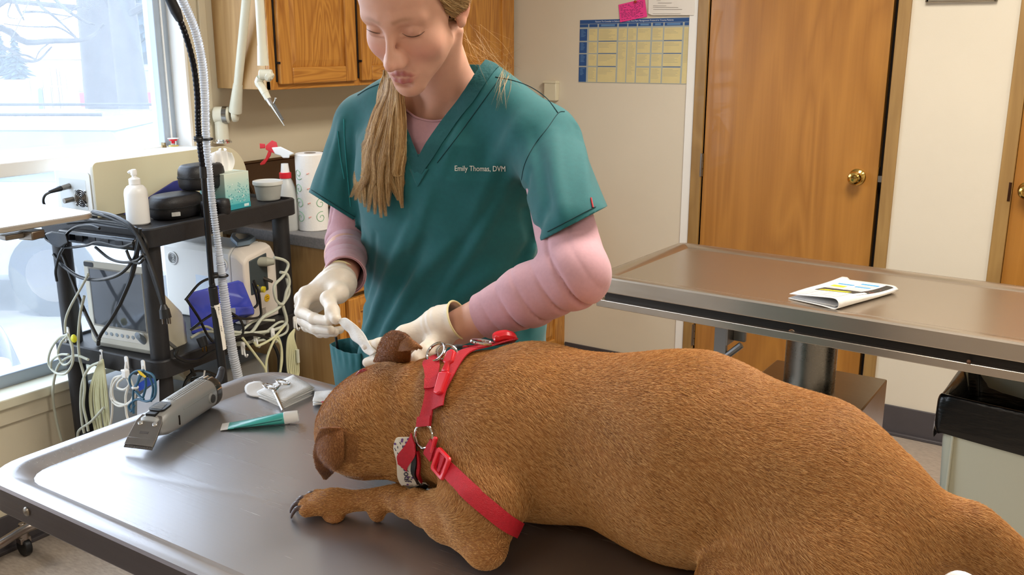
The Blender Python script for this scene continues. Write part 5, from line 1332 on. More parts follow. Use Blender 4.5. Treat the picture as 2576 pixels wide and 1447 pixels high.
# vehicles
def car(label, loc, rz, body, L_=4.5, W_=1.8, H_=1.5, suv=True):
    th = thing('car', label, 'car', (loc[0], loc[1], ZG), 'cars parked outside the window')
    M = xf((loc[0], loc[1], ZG), rz)
    def sec(x, zb, zt_, w0, w1):
        return np.array([(x, -w0, zb), (x, w0, zb), (x, w0 * 1.0, zb + (zt_ - zb) * 0.6), (x, w1, zt_), (x, -w1, zt_), (x, -w0 * 1.0, zb + (zt_ - zb) * 0.6)])
    h = W_ / 2
    b = MB(M); b.loft([sec(-L_ / 2, 0.45, 0.75, h * 0.85, h * 0.8), sec(-L_ / 2 + 0.12, 0.3, 0.92, h * 0.96, h * 0.88), sec(-L_ * 0.22, 0.28, 1.02, h, h * 0.93), sec(L_ * 0.3, 0.28, 1.02, h, h * 0.93), sec(L_ / 2 - 0.1, 0.3, 1.0, h * 0.97, h * 0.88), sec(L_ / 2, 0.45, 0.85, h * 0.9, h * 0.82)])
    b.build('body', body, th, bevel=0.05)
    def cs(x0, z, w): return None
    x0, x1, x2, x3 = (-L_ * 0.24, -L_ * 0.10, L_ * 0.40, L_ * 0.47) if suv else (-L_ * 0.2, -L_ * 0.05, L_ * 0.2, L_ * 0.36)
    g = MB(M); g.loft([np.array([(x0, -h * 0.9, 1.0), (x3, -h * 0.9, 1.0), (x3, h * 0.9, 1.0), (x0, h * 0.9, 1.0)]), np.array([(x1, -h * 0.76, H_ - 0.06), (x2, -h * 0.76, H_ - 0.06), (x2, h * 0.76, H_ - 0.06), (x1, h * 0.76, H_ - 0.06)])])
    g.build('windows', MATS['car_glass'], th, bevel=0.02)
    r_ = MB(M); r_.loft([np.array([(x1 - 0.05, -h * 0.79, H_ - 0.07), (x2 + 0.05, -h * 0.79, H_ - 0.07), (x2 + 0.05, h * 0.79, H_ - 0.07), (x1 - 0.05, h * 0.79, H_ - 0.07)]), np.array([(x1 + 0.05, -h * 0.7, H_), (x2 - 0.02, -h * 0.7, H_), (x2 - 0.02, h * 0.7, H_), (x1 + 0.05, h * 0.7, H_)])])
    r_.build('roof', body, th, bevel=0.03)
    for sy in (-1, 1):
        MB(M).cyl((x1 + 0.15, sy * h * 0.66, H_ + 0.04), (x2 - 0.1, sy * h * 0.66, H_ + 0.04), 0.013, n=8).build('roof_rail', M_blk, th)
        for sx in (-L_ * 0.31, L_ * 0.30):
            wv = MB(M); wv.cyl((sx, sy * (h - 0.2), 0.33), (sx, sy * (h + 0.01), 0.33), 0.33, n=28); wo = wv.build('wheel', M_blk, th)
            MB(M).cyl((sx, sy * (h - 0.01), 0.33), (sx, sy * (h + 0.02), 0.33), 0.2, n=20).build('hub_cap', M_hinge, wo)
    for sy in (-0.62, 0.62):
        MB(M).box((-L_ / 2 + 0.04, sy * h, 0.72), (0.12, 0.36, 0.14)).build('headlamp', M_wplast, th, bevel=0.02)
        MB(M).box((L_ / 2 - 0.04, sy * h * 1.2, 0.85), (0.1, 0.16, 0.3)).build('tail_lamp', M_red, th, bevel=0.02)
    MB(M).box((-L_ / 2 + 0.02, 0, 0.42), (0.1, 0.8, 0.16)).build('grille', M_blk, th, bevel=0.02)
    return th
mat('car_glass', '#5b6b78', 0.08)
M_carb = mat('dark_blue_car_paint', '#0d1d3a', 0.3, coat=0.3)
M_carw = mat('white_car_paint', '#dfe3e6', 0.25, coat=0.8)
M_cars = mat('silver_car_paint', '#b9c0c8', 0.25, 0.4, coat=0.8)
q_ = along(138, 780, 4.35); car('dark blue car parked nose in, right outside the window', (q_[0] - 2.3, q_[1] - 0.92), R(180), M_carb, 4.5, 1.8, 1.5)
p_ = along(-205, 300, 9.2); car('silver car parked crosswise behind the dark blue one', (p_[0], p_[1]), YAW, M_cars, 4.6, 1.8, 1.45)
p_ = along(350, 240, 24); car('white car parked tail on beside the pale tree trunk', (p_[0], p_[1]), YAW + R(-80), M_carw, 4.4, 1.8, 1.5)
struct(MB().box2((-13.5, -14, ZG), (XW - 0.31, 22, ZG + 0.012)).build('parking_outside', mat('slushy_asphalt', '#8f8a88', 0.9, var=0.4, vscale=1.1, color2='#57534f')))
# ================================================================== SMOOTH BODIES: distance fields turned into meshes
class SDF:
    """smooth union of simple solids, evaluated with numpy"""
    def __init__(s, k=0.03):
        s.ops = []; s.k = k; s.post = []
    def cone(s, a, b, r0, r1=None, k=None, sub=False):
        s.ops.append(('c', np.asarray(a, float), np.asarray(b, float), r0, r0 if r1 is None else r1, s.k if k is None else k, sub)); return s
    def chain(s, pts, rs, k=None):
        for i in range(len(pts) - 1): s.cone(pts[i], pts[i + 1], rs[i], rs[i + 1], k)
        return s
    def ell(s, c, r, A=None, k=None, sub=False):
        s.ops.append(('e', np.asarray(c, float), np.asarray(r, float), None if A is None else np.asarray(A, float), 0, s.k if k is None else k, sub)); return s
    def _d(s, o, P):
        if o[0] == 'c':
            a, b, r0, r1 = o[1], o[2], o[3], o[4]
            ab = b - a; t = np.clip(((P - a) @ ab) / (ab @ ab + 1e-12), 0, 1)
            q = P - a - t[:, None] * ab
            return np.sqrt((q * q).sum(1)) - (r0 + (r1 - r0) * t)
        c, r, A = o[1], o[2], o[3]
        q = P - c
        if A is not None: q = q @ A          # columns of A are the ellipsoid's axes
        k0 = np.sqrt(((q / r) ** 2).sum(1)); k1 = np.sqrt(((q / (r * r)) ** 2).sum(1))
        return np.where(k1 > 1e-9, k0 * (k0 - 1.0) / np.maximum(k1, 1e-9), -r.min())
    def __call__(s, P):
        P = np.asarray(P, float); D = None
        for o in s.ops:
            d = s._d(o, P); k = o[5]
            if D is None: D = d; continue
            if o[6]:
                h = np.clip(0.5 - 0.5 * (D + d) / k, 0, 1); D = D * (1 - h) - d * h + k * h * (1 - h)
            else:
                h = np.clip(0.5 + 0.5 * (d - D) / k, 0, 1); D = d * (1 - h) + D * h - k * h * (1 - h)
        for f in s.post: D = f(P, D)
        return D
def grad(f, P, e=5e-4):
    G = np.stack([f(P + np.eye(3)[i] * e) - f(P - np.eye(3)[i] * e) for i in range(3)], 1)
    return G / (np.linalg.norm(G, axis=1)[:, None] + 1e-12)
def nets(f, lo, hi, h, c=4, polish=2):
    """surface nets on a sparse grid (coarse pass first)"""
    lo = np.asarray(lo, float); hi = np.asarray(hi, float)
    n = np.ceil((hi - lo) / (h * c)).astype(int) + 1
    H = h * c
    ax = [lo[i] + H * (np.arange(n[i]) + 0.5 - 0.5 / c) for i in range(3)]
    G = np.stack(np.meshgrid(*ax, indexing='ij'), -1).reshape(-1, 3)
    Dc = f(G).reshape(n)
    near = np.abs(Dc) < H * 1.75
    D = np.repeat(np.repeat(np.repeat(Dc, c, 0), c, 1), c, 2).astype(np.float64)
    m = np.repeat(np.repeat(np.repeat(near, c, 0), c, 1), c, 2)
    idx = np.argwhere(m)
    D[m] = f(lo + idx * h)
    S = D < 0
    N = np.array(D.shape)
    cs = np.zeros(N - 1, int)
    for dx in (0, 1):
        for dy in (0, 1):
            for dz in (0, 1):
                cs += S[dx:N[0] - 1 + dx, dy:N[1] - 1 + dy, dz:N[2] - 1 + dz]
    act = (cs > 0) & (cs < 8)
    ci = np.argwhere(act); vid = -np.ones(N - 1, int); vid[act] = np.arange(len(ci))
    acc = np.zeros((len(ci), 3)); cnt = np.zeros(len(ci))
    cor = [(x, y, z) for x in (0, 1) for y in (0, 1) for z in (0, 1)]
    for a in cor:
        for ax_ in range(3):
            if a[ax_]: continue
            b = list(a); b[ax_] = 1
            da = D[tuple((ci + a).T)]; db = D[tuple((ci + b).T)]
            x = (da < 0) != (db < 0); t = np.where(x, da / np.where(x, da - db, 1), 0)
            p = np.array(a, float) + np.zeros((len(ci), 3)); p[:, ax_] += t
            acc[x] += p[x]; cnt[x] += 1
    V = lo + (ci + acc / cnt[:, None]) * h
    F = []
    for ax_ in range(3):
        u, v = [(1, 2), (2, 0), (0, 1)][ax_]
        sl0 = [slice(None)] * 3; sl1 = [slice(None)] * 3
        sl0[ax_] = slice(0, N[ax_] - 1); sl1[ax_] = slice(1, N[ax_])
        ch = S[tuple(sl0)] != S[tuple(sl1)]
        e = np.argwhere(ch)
        ok = (e[:, u] > 0) & (e[:, v] > 0) & (e[:, u] < N[u] - 1) & (e[:, v] < N[v] - 1)
        e = e[ok]
        inside = S[tuple(e.T)]
        eu = np.zeros(3, int); eu[u] = 1; ev = np.zeros(3, int); ev[v] = 1
        q = np.stack([vid[tuple((e - eu - ev).T)], vid[tuple((e - ev).T)], vid[tuple(e.T)], vid[tuple((e - eu).T)]], 1)
        q[~inside] = q[~inside][:, ::-1]
        F.append(q)
    F = np.concatenate(F); F = F[(F >= 0).all(1)]
    for _ in range(polish):
        d = f(V); V = V - grad(f, V) * np.clip(d, -h, h)[:, None] * 0.8
    return V, F
def mesh_obj(name, V, F, m, parent=None, smooth=True, attrs=None):
    me = bpy.data.meshes.new(name)
    V = np.asarray(V); F = np.asarray(F)
    me.vertices.add(len(V)); me.vertices.foreach_set('co', V.astype(np.float32).ravel())
    k = F.shape[1]
    me.loops.add(len(F) * k); me.loops.foreach_set('vertex_index', F.astype(np.int32).ravel())
    me.polygons.add(len(F)); me.polygons.foreach_set('loop_start', np.arange(0, len(F) * k, k, dtype=np.int32))
    me.update(calc_edges=True); me.validate()
    if smooth: me.polygons.foreach_set('use_smooth', [True] * len(me.polygons))
    if m: me.materials.append(m)
    for n_, a in (attrs or {}).items():
        at_ = me.attributes.new(n_, 'FLOAT', 'POINT'); at_.data.foreach_set('value', np.asarray(a, np.float32))
    me.update()
    o = bpy.data.objects.new(name, me); COL.objects.link(o)
    if parent is not None:
        o.parent = parent; off = Vector((0, 0, 0)); w = parent
        while w is not None: off += w.location; w = w.parent
        o.location = -off
    return o
def clean(V, F, keep_face):
    F = F[keep_face]; u, inv = np.unique(F, return_inverse=True)
    return V[u], inv.reshape(F.shape), u
def trace(f, px, py, t0=0.4, t1=4.0, n=90, eps=2e-4):
    """first hit of a photo pixel's line of sight on a body"""
    d = ray(px, py); t = t0
    for _ in range(n):
        v = float(f((CAM + d * t)[None])[0])
        if v < eps: break
        t += v * 0.8
        if t > t1: return None
    return CAM + d * t
def traces(f, px, t0=0.4, n=70):
    px = np.asarray(px, float)
    D = np.array([ray(x, y) for x, y in px]); t = np.full(len(px), t0)
    for _ in range(n):
        t = t + np.clip(f(CAM + D * t[:, None]), -0.01, 0.5) * 0.8
    bad = np.abs(f(CAM + D * t[:, None])) > 0.01
    if bad.any() and not bad.all(): t[bad] = np.interp(np.flatnonzero(bad), np.flatnonzero(~bad), t[~bad])
    elif bad.all(): t[:] = 1.4
    return CAM + D * t[:, None]
def ribbon(f, P, width, off=0.002, thick=0.002, nw=5, name='strap', m=None, parent=None, n=None, closed=False):
    """a band of webbing lying on a body along a path"""
    P = np.asarray(P, float)
    if n: P = spline(P, n)
    N_ = grad(f, P); T = np.gradient(P, axis=0); T /= np.linalg.norm(T, axis=1)[:, None] + 1e-12
    B = np.cross(N_, T); B /= np.linalg.norm(B, axis=1)[:, None] + 1e-12
    top = []; bot = []
    w = np.full(len(P), width) if np.isscalar(width) else np.interp(np.linspace(0, 1, len(P)), np.linspace(0, 1, len(width)), width)
    for u in np.linspace(-0.5, 0.5, nw):
        Q = P + B * (u * w)[:, None]
        for _ in range(3):
            d = f(Q); g = grad(f, Q); Q = Q - g * (d - off)[:, None]
        g = grad(f, Q)
        bot.append(Q); top.append(Q + g * thick)
    rings = []
    for i in range(len(P)):
        rings.append(np.array([t[i] for t in top] + [b[i] for b in bot[::-1]]))
    mb = MB(); mb.loft(rings)
    return mb.build(name, m, parent, angle=50)
def strands(name, roots, dirs, length, radius, m, parent, npt=4, curl=0.0, gravity=0.0, rng=None, paths=None):
    """hair as thin curves"""
    if paths is None:
        n = len(roots); t = np.linspace(0, 1, npt)
        L_ = np.asarray(length).reshape(-1, 1) if not np.isscalar(length) else length
        P = roots[:, None, :] + dirs[:, None, :] * (t[None, :, None] * (L_[:, None] if not np.isscalar(L_) else L_))
        P[:, :, 2] -= gravity * (t ** 2)[None, :]
    else:
        P = np.asarray(paths); n, npt = P.shape[:2]; t = np.linspace(0, 1, npt)
    if n == 0: return None
    hc = bpy.data.hair_curves.new(name)
    hc.add_curves([npt] * n)
    hc.attributes['position'].data.foreach_set('vector', P.astype(np.float32).ravel())
    ra = hc.attributes.get('radius') or hc.attributes.new('radius', 'FLOAT', 'POINT')
    tap = np.interp(t, [0, 0.5, 1], [1.0, 0.85, 0.25])
    rr = np.tile(tap * radius, (n, 1)) if np.isscalar(radius) else np.asarray(radius)[:, None] * tap[None]
    ra.data.foreach_set('value', rr.astype(np.float32).ravel())
    hc.materials.append(m)
    o = bpy.data.objects.new(name, hc); COL.objects.link(o)
    o['kind'] = 'stuff'
    if parent is not None:
        o.parent = parent; off = Vector((0, 0, 0)); w = parent
        while w is not None: off += w.location; w = w.parent
        o.location = -off
    return o
def hair_mat(name, ca, cb, cc, rough=0.45, tip=None):
    m = bpy.data.materials.new(name); m.use_nodes = True
    nt = m.node_tree; N = nt.nodes; L = nt.links; b = N['Principled BSDF']
    hi = N.new('ShaderNodeHairInfo'); rp = N.new('ShaderNodeValToRGB')
    rp.color_ramp.elements[0].color = srgb(ca); rp.color_ramp.elements[1].color = srgb(cc)
    e = rp.color_ramp.elements.new(0.5); e.color = srgb(cb)
    L.new(hi.outputs['Random'], rp.inputs[0])
    if tip:
        mx = N.new('ShaderNodeMix'); mx.data_type = 'RGBA'; mx.inputs[7].default_value = srgb(tip)
        mr = N.new('ShaderNodeMath'); mr.operation = 'MULTIPLY'; mr.inputs[1].default_value = 0.6
        L.new(hi.outputs['Intercept'], mr.inputs[0]); L.new(mr.outputs[0], mx.inputs[0]); L.new(rp.outputs[0], mx.inputs[6]); L.new(mx.outputs[2], b.inputs['Base Color'])
    else:
        L.new(rp.outputs[0], b.inputs['Base Color'])
    b.inputs['Roughness'].default_value = rough
    b.inputs['Specular IOR Level'].default_value = 0.35
    return m
# ================================================================== THE DOG
ZS = ZT - 0.013          # table pan
dog = SDF(0.045)
TR = [(-0.665, 1.105, 1.030), (-0.45, 1.112, 1.034), (-0.30, 1.116, 1.026), (-0.228, 1.12, 0.998)]
dog.chain(TR, [0.112, 0.130, 0.108, 0.097], 0.05)
dog.ell((-0.68, 1.10, 1.0), (0.11, 0.115, 0.10), k=0.05)
# rump and thighs
dog.ell((-0.258, 1.040, 0.975), (0.088, 0.068, 0.08), k=0.04)
dog.ell((-0.258, 1.205, 0.965), (0.088, 0.065, 0.08), k=0.04)
HK = [(-0.24, 1.03, 0.965), (-0.375, 0.985, 0.945)]
dog.chain([(-0.25, 1.02, 0.960), (-0.335, 0.990, 0.938)], [0.066, 0.038], 0.04)
dog.chain([(-0.335, 0.985, 0.935), (-0.235, 0.955, 0.915), (-0.25, 0.955, 0.912), (-0.34, 0.945, 0.912)], [0.042, 0.026, 0.022, 0.02], 0.03)
dog.chain([(-0.23, 1.23, 0.96), (-0.365, 1.235, 0.94), (-0.22, 1.235, 0.915), (-0.36, 1.235, 0.912)], [0.07, 0.045, 0.024, 0.02], 0.04)
# tail
tl = [np.array((-0.185, 1.125, 1.000)), at(2440, 1340, 1, 1.14), at(2510, 1396, 1, 1.155), at(2590, 1460, 1, 1.165), at(2720, 1560, 1, 1.17)]
dog.chain(tl, [0.036, 0.0225, 0.019, 0.0175, 0.015], 0.045)
# far foreleg
dog.chain([(-0.70, 1.20, 1.0), (-0.66, 1.25, 0.94), (-0.78, 1.25, 0.925), (-0.88, 1.245, 0.915)], [0.06, 0.036, 0.025, 0.022], 0.035)
# neck
HC = np.array([-0.915, 0.985, 1.018])
EN = np.array([-0.985, 0.955, 0.990]); EF = np.array([-0.885, 1.020, 1.095])
lv = EN - EF; lv /= np.linalg.norm(lv)                 # the dog's left
upv = np.array([-0.62, -0.32, 0.6]); upv -= lv * (upv @ lv); upv /= np.linalg.norm(upv)   # crown direction
fv = np.cross(lv, upv)                                  # muzzle direction
if fv[1] < 0: fv = -fv
HA = np.stack([fv, lv, upv], 1)
def HL(f_, l_, u_): return HC + HA @ np.array([f_, l_, u_])
dog.chain([(-0.70, 1.085, 1.045), (-0.80, 1.045, 1.03), tuple(HL(-0.02, 0, -0.01))], [0.098, 0.086, 0.066], 0.045)
dog.ell(HL(0.005, -0.020, 0.006), (0.085, 0.086, 0.061), HA, 0.03)
dog.ell(HL(0.035, -0.005, -0.022), (0.055, 0.046, 0.034), HA, 0.03)      # cheeks
dog.cone(HL(0.06, 0, -0.012), HL(0.155, 0, -0.038), 0.042, 0.030, 0.03)      # muzzle
dog.cone(HL(0.05, 0, -0.055), HL(0.14, 0, -0.058), 0.028, 0.020, 0.02)      # lower jaw
dog.ell(HL(0.172, 0, -0.022), (0.013, 0.016, 0.012), HA, 0.006)
# shoulder, near foreleg
dog.ell((-0.695, 1.025, 1.035), (0.085, 0.055, 0.085), k=0.05)
el = at(1222, 1378, 1, 0.915); el[2] = max(el[2], ZS + 0.027)
cp = at(985, 1254, 2, ZS + 0.031)
pw = at(838, 1264, 2, ZS + 0.020); toe = at(780, 1262, 2, ZS + 0.018)
dog.cone((-0.70, 1.00, 1.03), (-0.672, 0.945, 0.975), 0.065, 0.052, 0.04)
dog.cone((-0.672, 0.945, 0.975), el, 0.050, 0.026, 0.025)
mid = el * 0.55 + cp * 0.45 + np.array([0.01, 0.008, 0.012])
dog.chain([el, mid, cp], [0.026, 0.031, 0.0165], 0.010)
dog.cone((-0.685, 0.975, 0.985), mid, 0.045, 0.029, 0.025)
dog.cone(cp, pw, 0.0165, 0.014, 0.012)
# paw and toes
pdir = (toe - pw) / np.linalg.norm(toe - pw); psd = np.array([-pdir[1], pdir[0], 0.0])   # across the paw
dog.ell(pw + pdir * 0.002, (0.032, 0.026, 0.018), np.stack([pdir, psd, np.cross(pdir, psd)], 1), 0.012)
toes = []
for i, s_ in enumerate((-0.021, -0.008, 0.007, 0.020)):
    a = pw + psd * s_ * 0.8 + pdir * 0.008; b = pw + psd * s_ * 1.12 + pdir * (0.041 if i in (1, 2) else 0.033) + np.array([0, 0, -0.003])
    dog.cone(a, b, 0.0105, 0.0098, 0.006); toes.append((b, pdir + psd * s_ * 4))
dog.ell(at(947, 1293, 2, ZS + 0.012), (0.012, 0.010, 0.012), k=0.01)     # carpal pad
dog.ell(pw + np.array([0.012, -0.012, -0.016]), (0.015, 0.014, 0.007), k=0.006)
# loose skin rolls on the neck and flank
def dog_post(P, D):
    m = np.exp(-(((P[:, 0] + 0.80) / 0.06) ** 2 + ((P[:, 1] - 1.0) / 0.10) ** 2))
    D = D + 0.0022 * m * np.sin((P[:, 0] * 0.8 + P[:, 2] * 0.45) * 190)
    # elbow fold
    return D
dog.post.append(dog_post)
_t = np.array([ZS])
def dog_clip(P, D): return np.maximum(D, (ZS + 0.0005) - P[:, 2])
dog.post.append(dog_clip)

dV, dF = nets(dog, (-1.16, 0.80, 0.885), (0.14, 1.36, 1.22), 0.0045)
dr = thing('dog', 'brown short haired dog lying on the near steel table with its head turned away', 'dog', (-0.6, 1.08, ZS))
M_coat = mat('tan_dog_coat', '#9a6330', 0.7, var=0.25, vscale=30, color2='#7a4c22', bump=0.3, bscale=260)
M_fur = hair_mat('tan_dog_fur', '#7a481d', '#b87c3c', '#ebc084', 0.5, '#cf9858')
ddist = np.linalg.norm(dV - HC, axis=1)
body = mesh_obj('body', dV, dF, M_coat, dr)

# ears: folded leaf shapes
def ear(name_, base_a, base_b, ridge, tipp, n_hint, fold=0.5):
    """a triangular flap from a base edge over a fold to the tip"""
    G = []
    for s in np.linspace(0, 1, 14):
        row = []
        for u in np.linspace(0, 1, 12):
            b0 = base_a * (1 - u) + base_b * u
            q = (1 - s) ** 2 * b0 + 2 * s * (1 - s) * (ridge + (b0 - (base_a + base_b) / 2) * 1.15) + s * s * (tipp + (b0 - (base_a + base_b) / 2) * 0.10)
            q = q + n_hint * (0.012 * math.sin(math.pi * u) * (1 - s * 0.6))
            row.append(q)
        G.append(row)
    return np.array(G)
EARS = []
M_ear = mat('rust_ear_fur', '#82522b', 0.62, var=0.25, vscale=60, color2='#6d3f20', sss=0.0, bump=0.35, bscale=500)
cdir = -FW
# near ear, seen broad side on; its tip hangs towards the table
prof_l = [(806, 1076), (795, 1105), (789, 1140), (794, 1172), (805, 1190), (814, 1201)]
prof_r = [(858, 1074), (863, 1105), (864, 1135), (862, 1152), (848, 1176), (820, 1203)]
pl_ = spline([(x, y, 0) for x, y in prof_l], 24); pr_ = spline([(x, y, 0) for x, y in prof_r], 24)
eu = np.linspace(0, 1, 14)
epx = np.array([[pl_[i] * (1 - u) + pr_[i] * u for u in eu] for i in range(24)])[:, :, :2]
def on_dog(px, deflt):
    Q = px.reshape(-1, 2); Dr = np.array([ray(x, y) for x, y in Q]); t = np.full(len(Q), 0.6)
    for _ in range(80): t = t + np.clip(dog(CAM + Dr * t[:, None]), -0.01, 0.3) * 0.8
    ok = np.abs(dog(CAM + Dr * t[:, None])) < 0.004
    return Dr.reshape(px.shape[:2] + (3,)), np.where(ok, t, deflt).reshape(px.shape[:2])
eD, eT = on_dog(epx, 9.0)
tb_ = np.linalg.norm(at(830, 1078, 1, 0.935) - CAM)
tt_ = np.minimum(eT[0].min(), tb_)
ti_ = np.linalg.norm(at(816, 1200, 2, ZS + 0.012) - CAM)
plan = np.minimum(tt_ * (1 - np.linspace(0, 1, 24)) + np.linspace(0, 1, 24) * ti_, 9)[:, None] - 0.008
bul = 0.016 * np.sin(np.pi * eu)[None] * np.sin(np.pi * (0.2 + 0.7 * np.linspace(0, 1, 24)))[:, None]
T_ = np.minimum(plan, eT - 0.006) - bul
G = CAM + eD * T_[:, :, None]
EARS.append(G); e1_ = MB().grid(G).build('ear', M_ear, dr, solid=0.004, sub=1)
# base fold of the near ear, running back into the head
G = []
for i, (xa, ya, Ya, xb, yb, Yb) in enumerate([(806, 1076, 0.925, 856, 1076, 0.945), (815, 1068, 0.945, 880, 1075, 0.965), (850, 1068, 0.975, 900, 1085, 0.985)]):
    a, b = at(xa, ya, 1, Ya), at(xb, yb, 1, Yb); G.append([a * (1 - u) + b * u - FW * 0.010 * math.sin(math.pi * u) for u in np.linspace(0, 1, 10)])
fpx = np.array([spline([(856 + dx, 1076 + k * 25, 0), (874 + dx, 1084 + k * 25, 0), (898 + dx * 0.6, 1094 + k * 22, 0)], 9)[:, :2] for k, dx in enumerate((0, 6, 6, -2))])
fpx = np.stack([spline(np.concatenate([fpx[:, j], np.zeros((4, 1))], 1), 12)[:, :2] for j in range(9)], 1)
fD, fT = on_dog(fpx, 9.0); fu_ = np.linspace(0, 1, 9)[None]
edge = np.interp(np.linspace(0, 1, 12), np.linspace(0, 1, 24), T_[:, -1])[:, None]
Tf = np.minimum(edge * (1 - fu_) + (fT - 0.002) * fu_, fT - 0.002) + 0.004
G = CAM + fD * Tf[:, :, None]
EARS.append(G); MB().grid(G).build('ear_fold', M_ear, dr, solid=0.003, sub=1)
# far ear, standing up and folding over to the right
prof = [((940, 913, 1.03), (962, 912, 1.02), (1000, 921, 1.01), (1026, 919, 1.02)),
        ((948, 893, 1.035), (972, 890, 1.00), (1004, 902, 0.995), (1033, 902, 1.015)),
        ((955, 868, 1.035), (978, 866, 0.995), (1005, 876, 0.985), (1034, 884, 1.00)),
        ((966, 848, 1.03), (988, 846, 0.995), (1012, 855, 0.98), (1040, 870, 0.985)),
        ((984, 836, 1.025), (1003, 838, 0.99), (1026, 851, 0.975), (1050, 872, 0.972)),
        ((1000, 837, 1.02), (1018, 843, 0.985), (1038, 857, 0.970), (1063, 877, 0.965))]
Gc = np.array([spline([at(x, y, 1, Y + 0.02) for x, y, Y in r_], 14) for r_ in prof])
G = np.stack([spline(Gc[:, j], 22) for j in range(14)], 1)
EARS.append(G); MB().grid(G).build('ear', M_ear, dr, solid=0.004, sub=1)
prof = [((985, 842, 1.025), (1025, 845, 0.985), (1046, 862, 0.97), (1064, 877, 0.965)), ((990, 860, 1.02), (1018, 868, 0.98), (1040, 874, 0.965), (1056, 876, 0.962)), ((992, 880, 1.015), (1010, 882, 0.99), (1030, 877, 0.972), (1048, 872, 0.967))]
Gc = np.array([spline([at(x, y, 1, Y + 0.012) for x, y, Y in r_], 14) for r_ in prof])
G = np.stack([spline(Gc[:, j], 10) for j in range(14)], 1)
EARS.append(G); MB().grid(G).build('ear_flap', M_ear, dr, solid=0.004, sub=1)
# claws
M_claw = mat('dark_claw', '#4a3631', 0.35, coat=0.2)
for b, d_ in toes:
    d_ = d_ / np.linalg.norm(d_); t = MB()
    P_ = spline([b + d_ * 0.004 + [0, 0, 0.003], b + d_ * 0.014 + [0, 0, 0.003], b + d_ * 0.021 + [0, 0, -0.006], b + d_ * 0.023 + [0, 0, -0.012]], 12)
    t.tube(P_, np.linspace(0.0048, 0.0012, 12), 10); t.build('claw', M_claw, dr)
# nose, eyes (turned away from the view)
MB().ball((0, 0, 0), (0.013, 0.017, 0.012), 20, 12, np.block([[HA, (HL(0.182, 0, -0.020))[:, None]], [np.zeros((1, 3)), np.ones((1, 1))]])).build('nose', M_claw, dr)
for s_ in (-1, 1):
    MB().ball(HL(0.070, s_ * 0.038, 0.022), 0.010).build('eye', mat('dog_eye', '#20120a', 0.08), dr)
# wound on the brow
wp = traces(dog, [(x, y) for x, y in ((895, 945), (904, 939), (913, 935), (923, 932))])
t = MB(); t.tube(spline(wp, 16), np.interp(np.linspace(0, 1, 16), [0, 0.4, 0.75, 1], [0.0012, 0.0036, 0.0042, 0.001]), 10); t.build('wound', mat('red_wound', '#7a1420', 0.2, coat=0.6), dr)
# throat, white patch
MV = np.array([at(842, 1172, 1, 0.985)])

# ------------------------------------------------------------------ short fur
tri = np.concatenate([dF[:, [0, 1, 2]], dF[:, [0, 2, 3]]])
A_, B_, C_ = dV[tri[:, 0]], dV[tri[:, 1]], dV[tri[:, 2]]
ar = np.linalg.norm(np.cross(B_ - A_, C_ - A_), axis=1)
cen = (A_ + B_ + C_) / 3
nrm = np.cross(B_ - A_, C_ - A_); nrm /= np.linalg.norm(nrm, axis=1)[:, None] + 1e-12
vis = ((CAM - cen) * nrm).sum(1) / np.linalg.norm(CAM - cen, axis=1)
wgt = ar * np.where(cen[:, 2] > ZS + 0.004, 1, 0) * np.where(vis > -0.35, 1.0, 0.12)
NF = 300000
ti = RNG.choice(len(tri), NF, p=wgt / wgt.sum())
r1, r2 = np.sqrt(RNG.random(NF)), RNG.random(NF)
roots = A_[ti] * (1 - r1)[:, None] + B_[ti] * (r1 * (1 - r2))[:, None] + C_[ti] * (r1 * r2)[:, None]
nn = grad(dog, roots)
def flow(P):
    """which way the coat lies"""
    segs = [((-0.66, 1.1, 1.03), (1.0, -0.02, -0.30), 0.16), ((-0.35, 1.1, 1.0), (1.0, 0.0, -0.35), 0.2), ((-0.2, 1.05, 0.97), (0.75, 0, -0.7), 0.1),
            (tuple(el), tuple(cp - el), 0.06), (tuple((el + cp) / 2), tuple(cp - el), 0.06), (tuple(cp), tuple(pw - cp), 0.04), (tuple(pw), tuple(toe - pw), 0.04),
            ((-0.70, 1.0, 1.0), (0.5, -0.2, -1.0), 0.08), ((-0.80, 1.03, 1.04), (1.0, 0.15, -0.25), 0.08), (tuple(HC), tuple(-fv * 0.6 + np.array([0.8, 0.1, -0.2])), 0.08),
            (tuple(tl[2]), tuple(tl[3] - tl[1]), 0.06), (tuple(tl[3]), tuple(tl[4] - tl[2]), 0.06)]
    W_s = np.zeros(len(P)); Dv = np.zeros((len(P), 3))
    for c_, d_, s_ in segs:
        d_ = np.asarray(d_, float); d_ = d_ / np.linalg.norm(d_)
        w = np.exp(-((P - np.asarray(c_)) ** 2).sum(1) / s_ ** 2) + 1e-9
        W_s += w; Dv += w[:, None] * d_
    return Dv / W_s[:, None]
fd = flow(roots); fd = fd - nn * (fd * nn).sum(1)[:, None]; fd /= np.linalg.norm(fd, axis=1)[:, None] + 1e-9
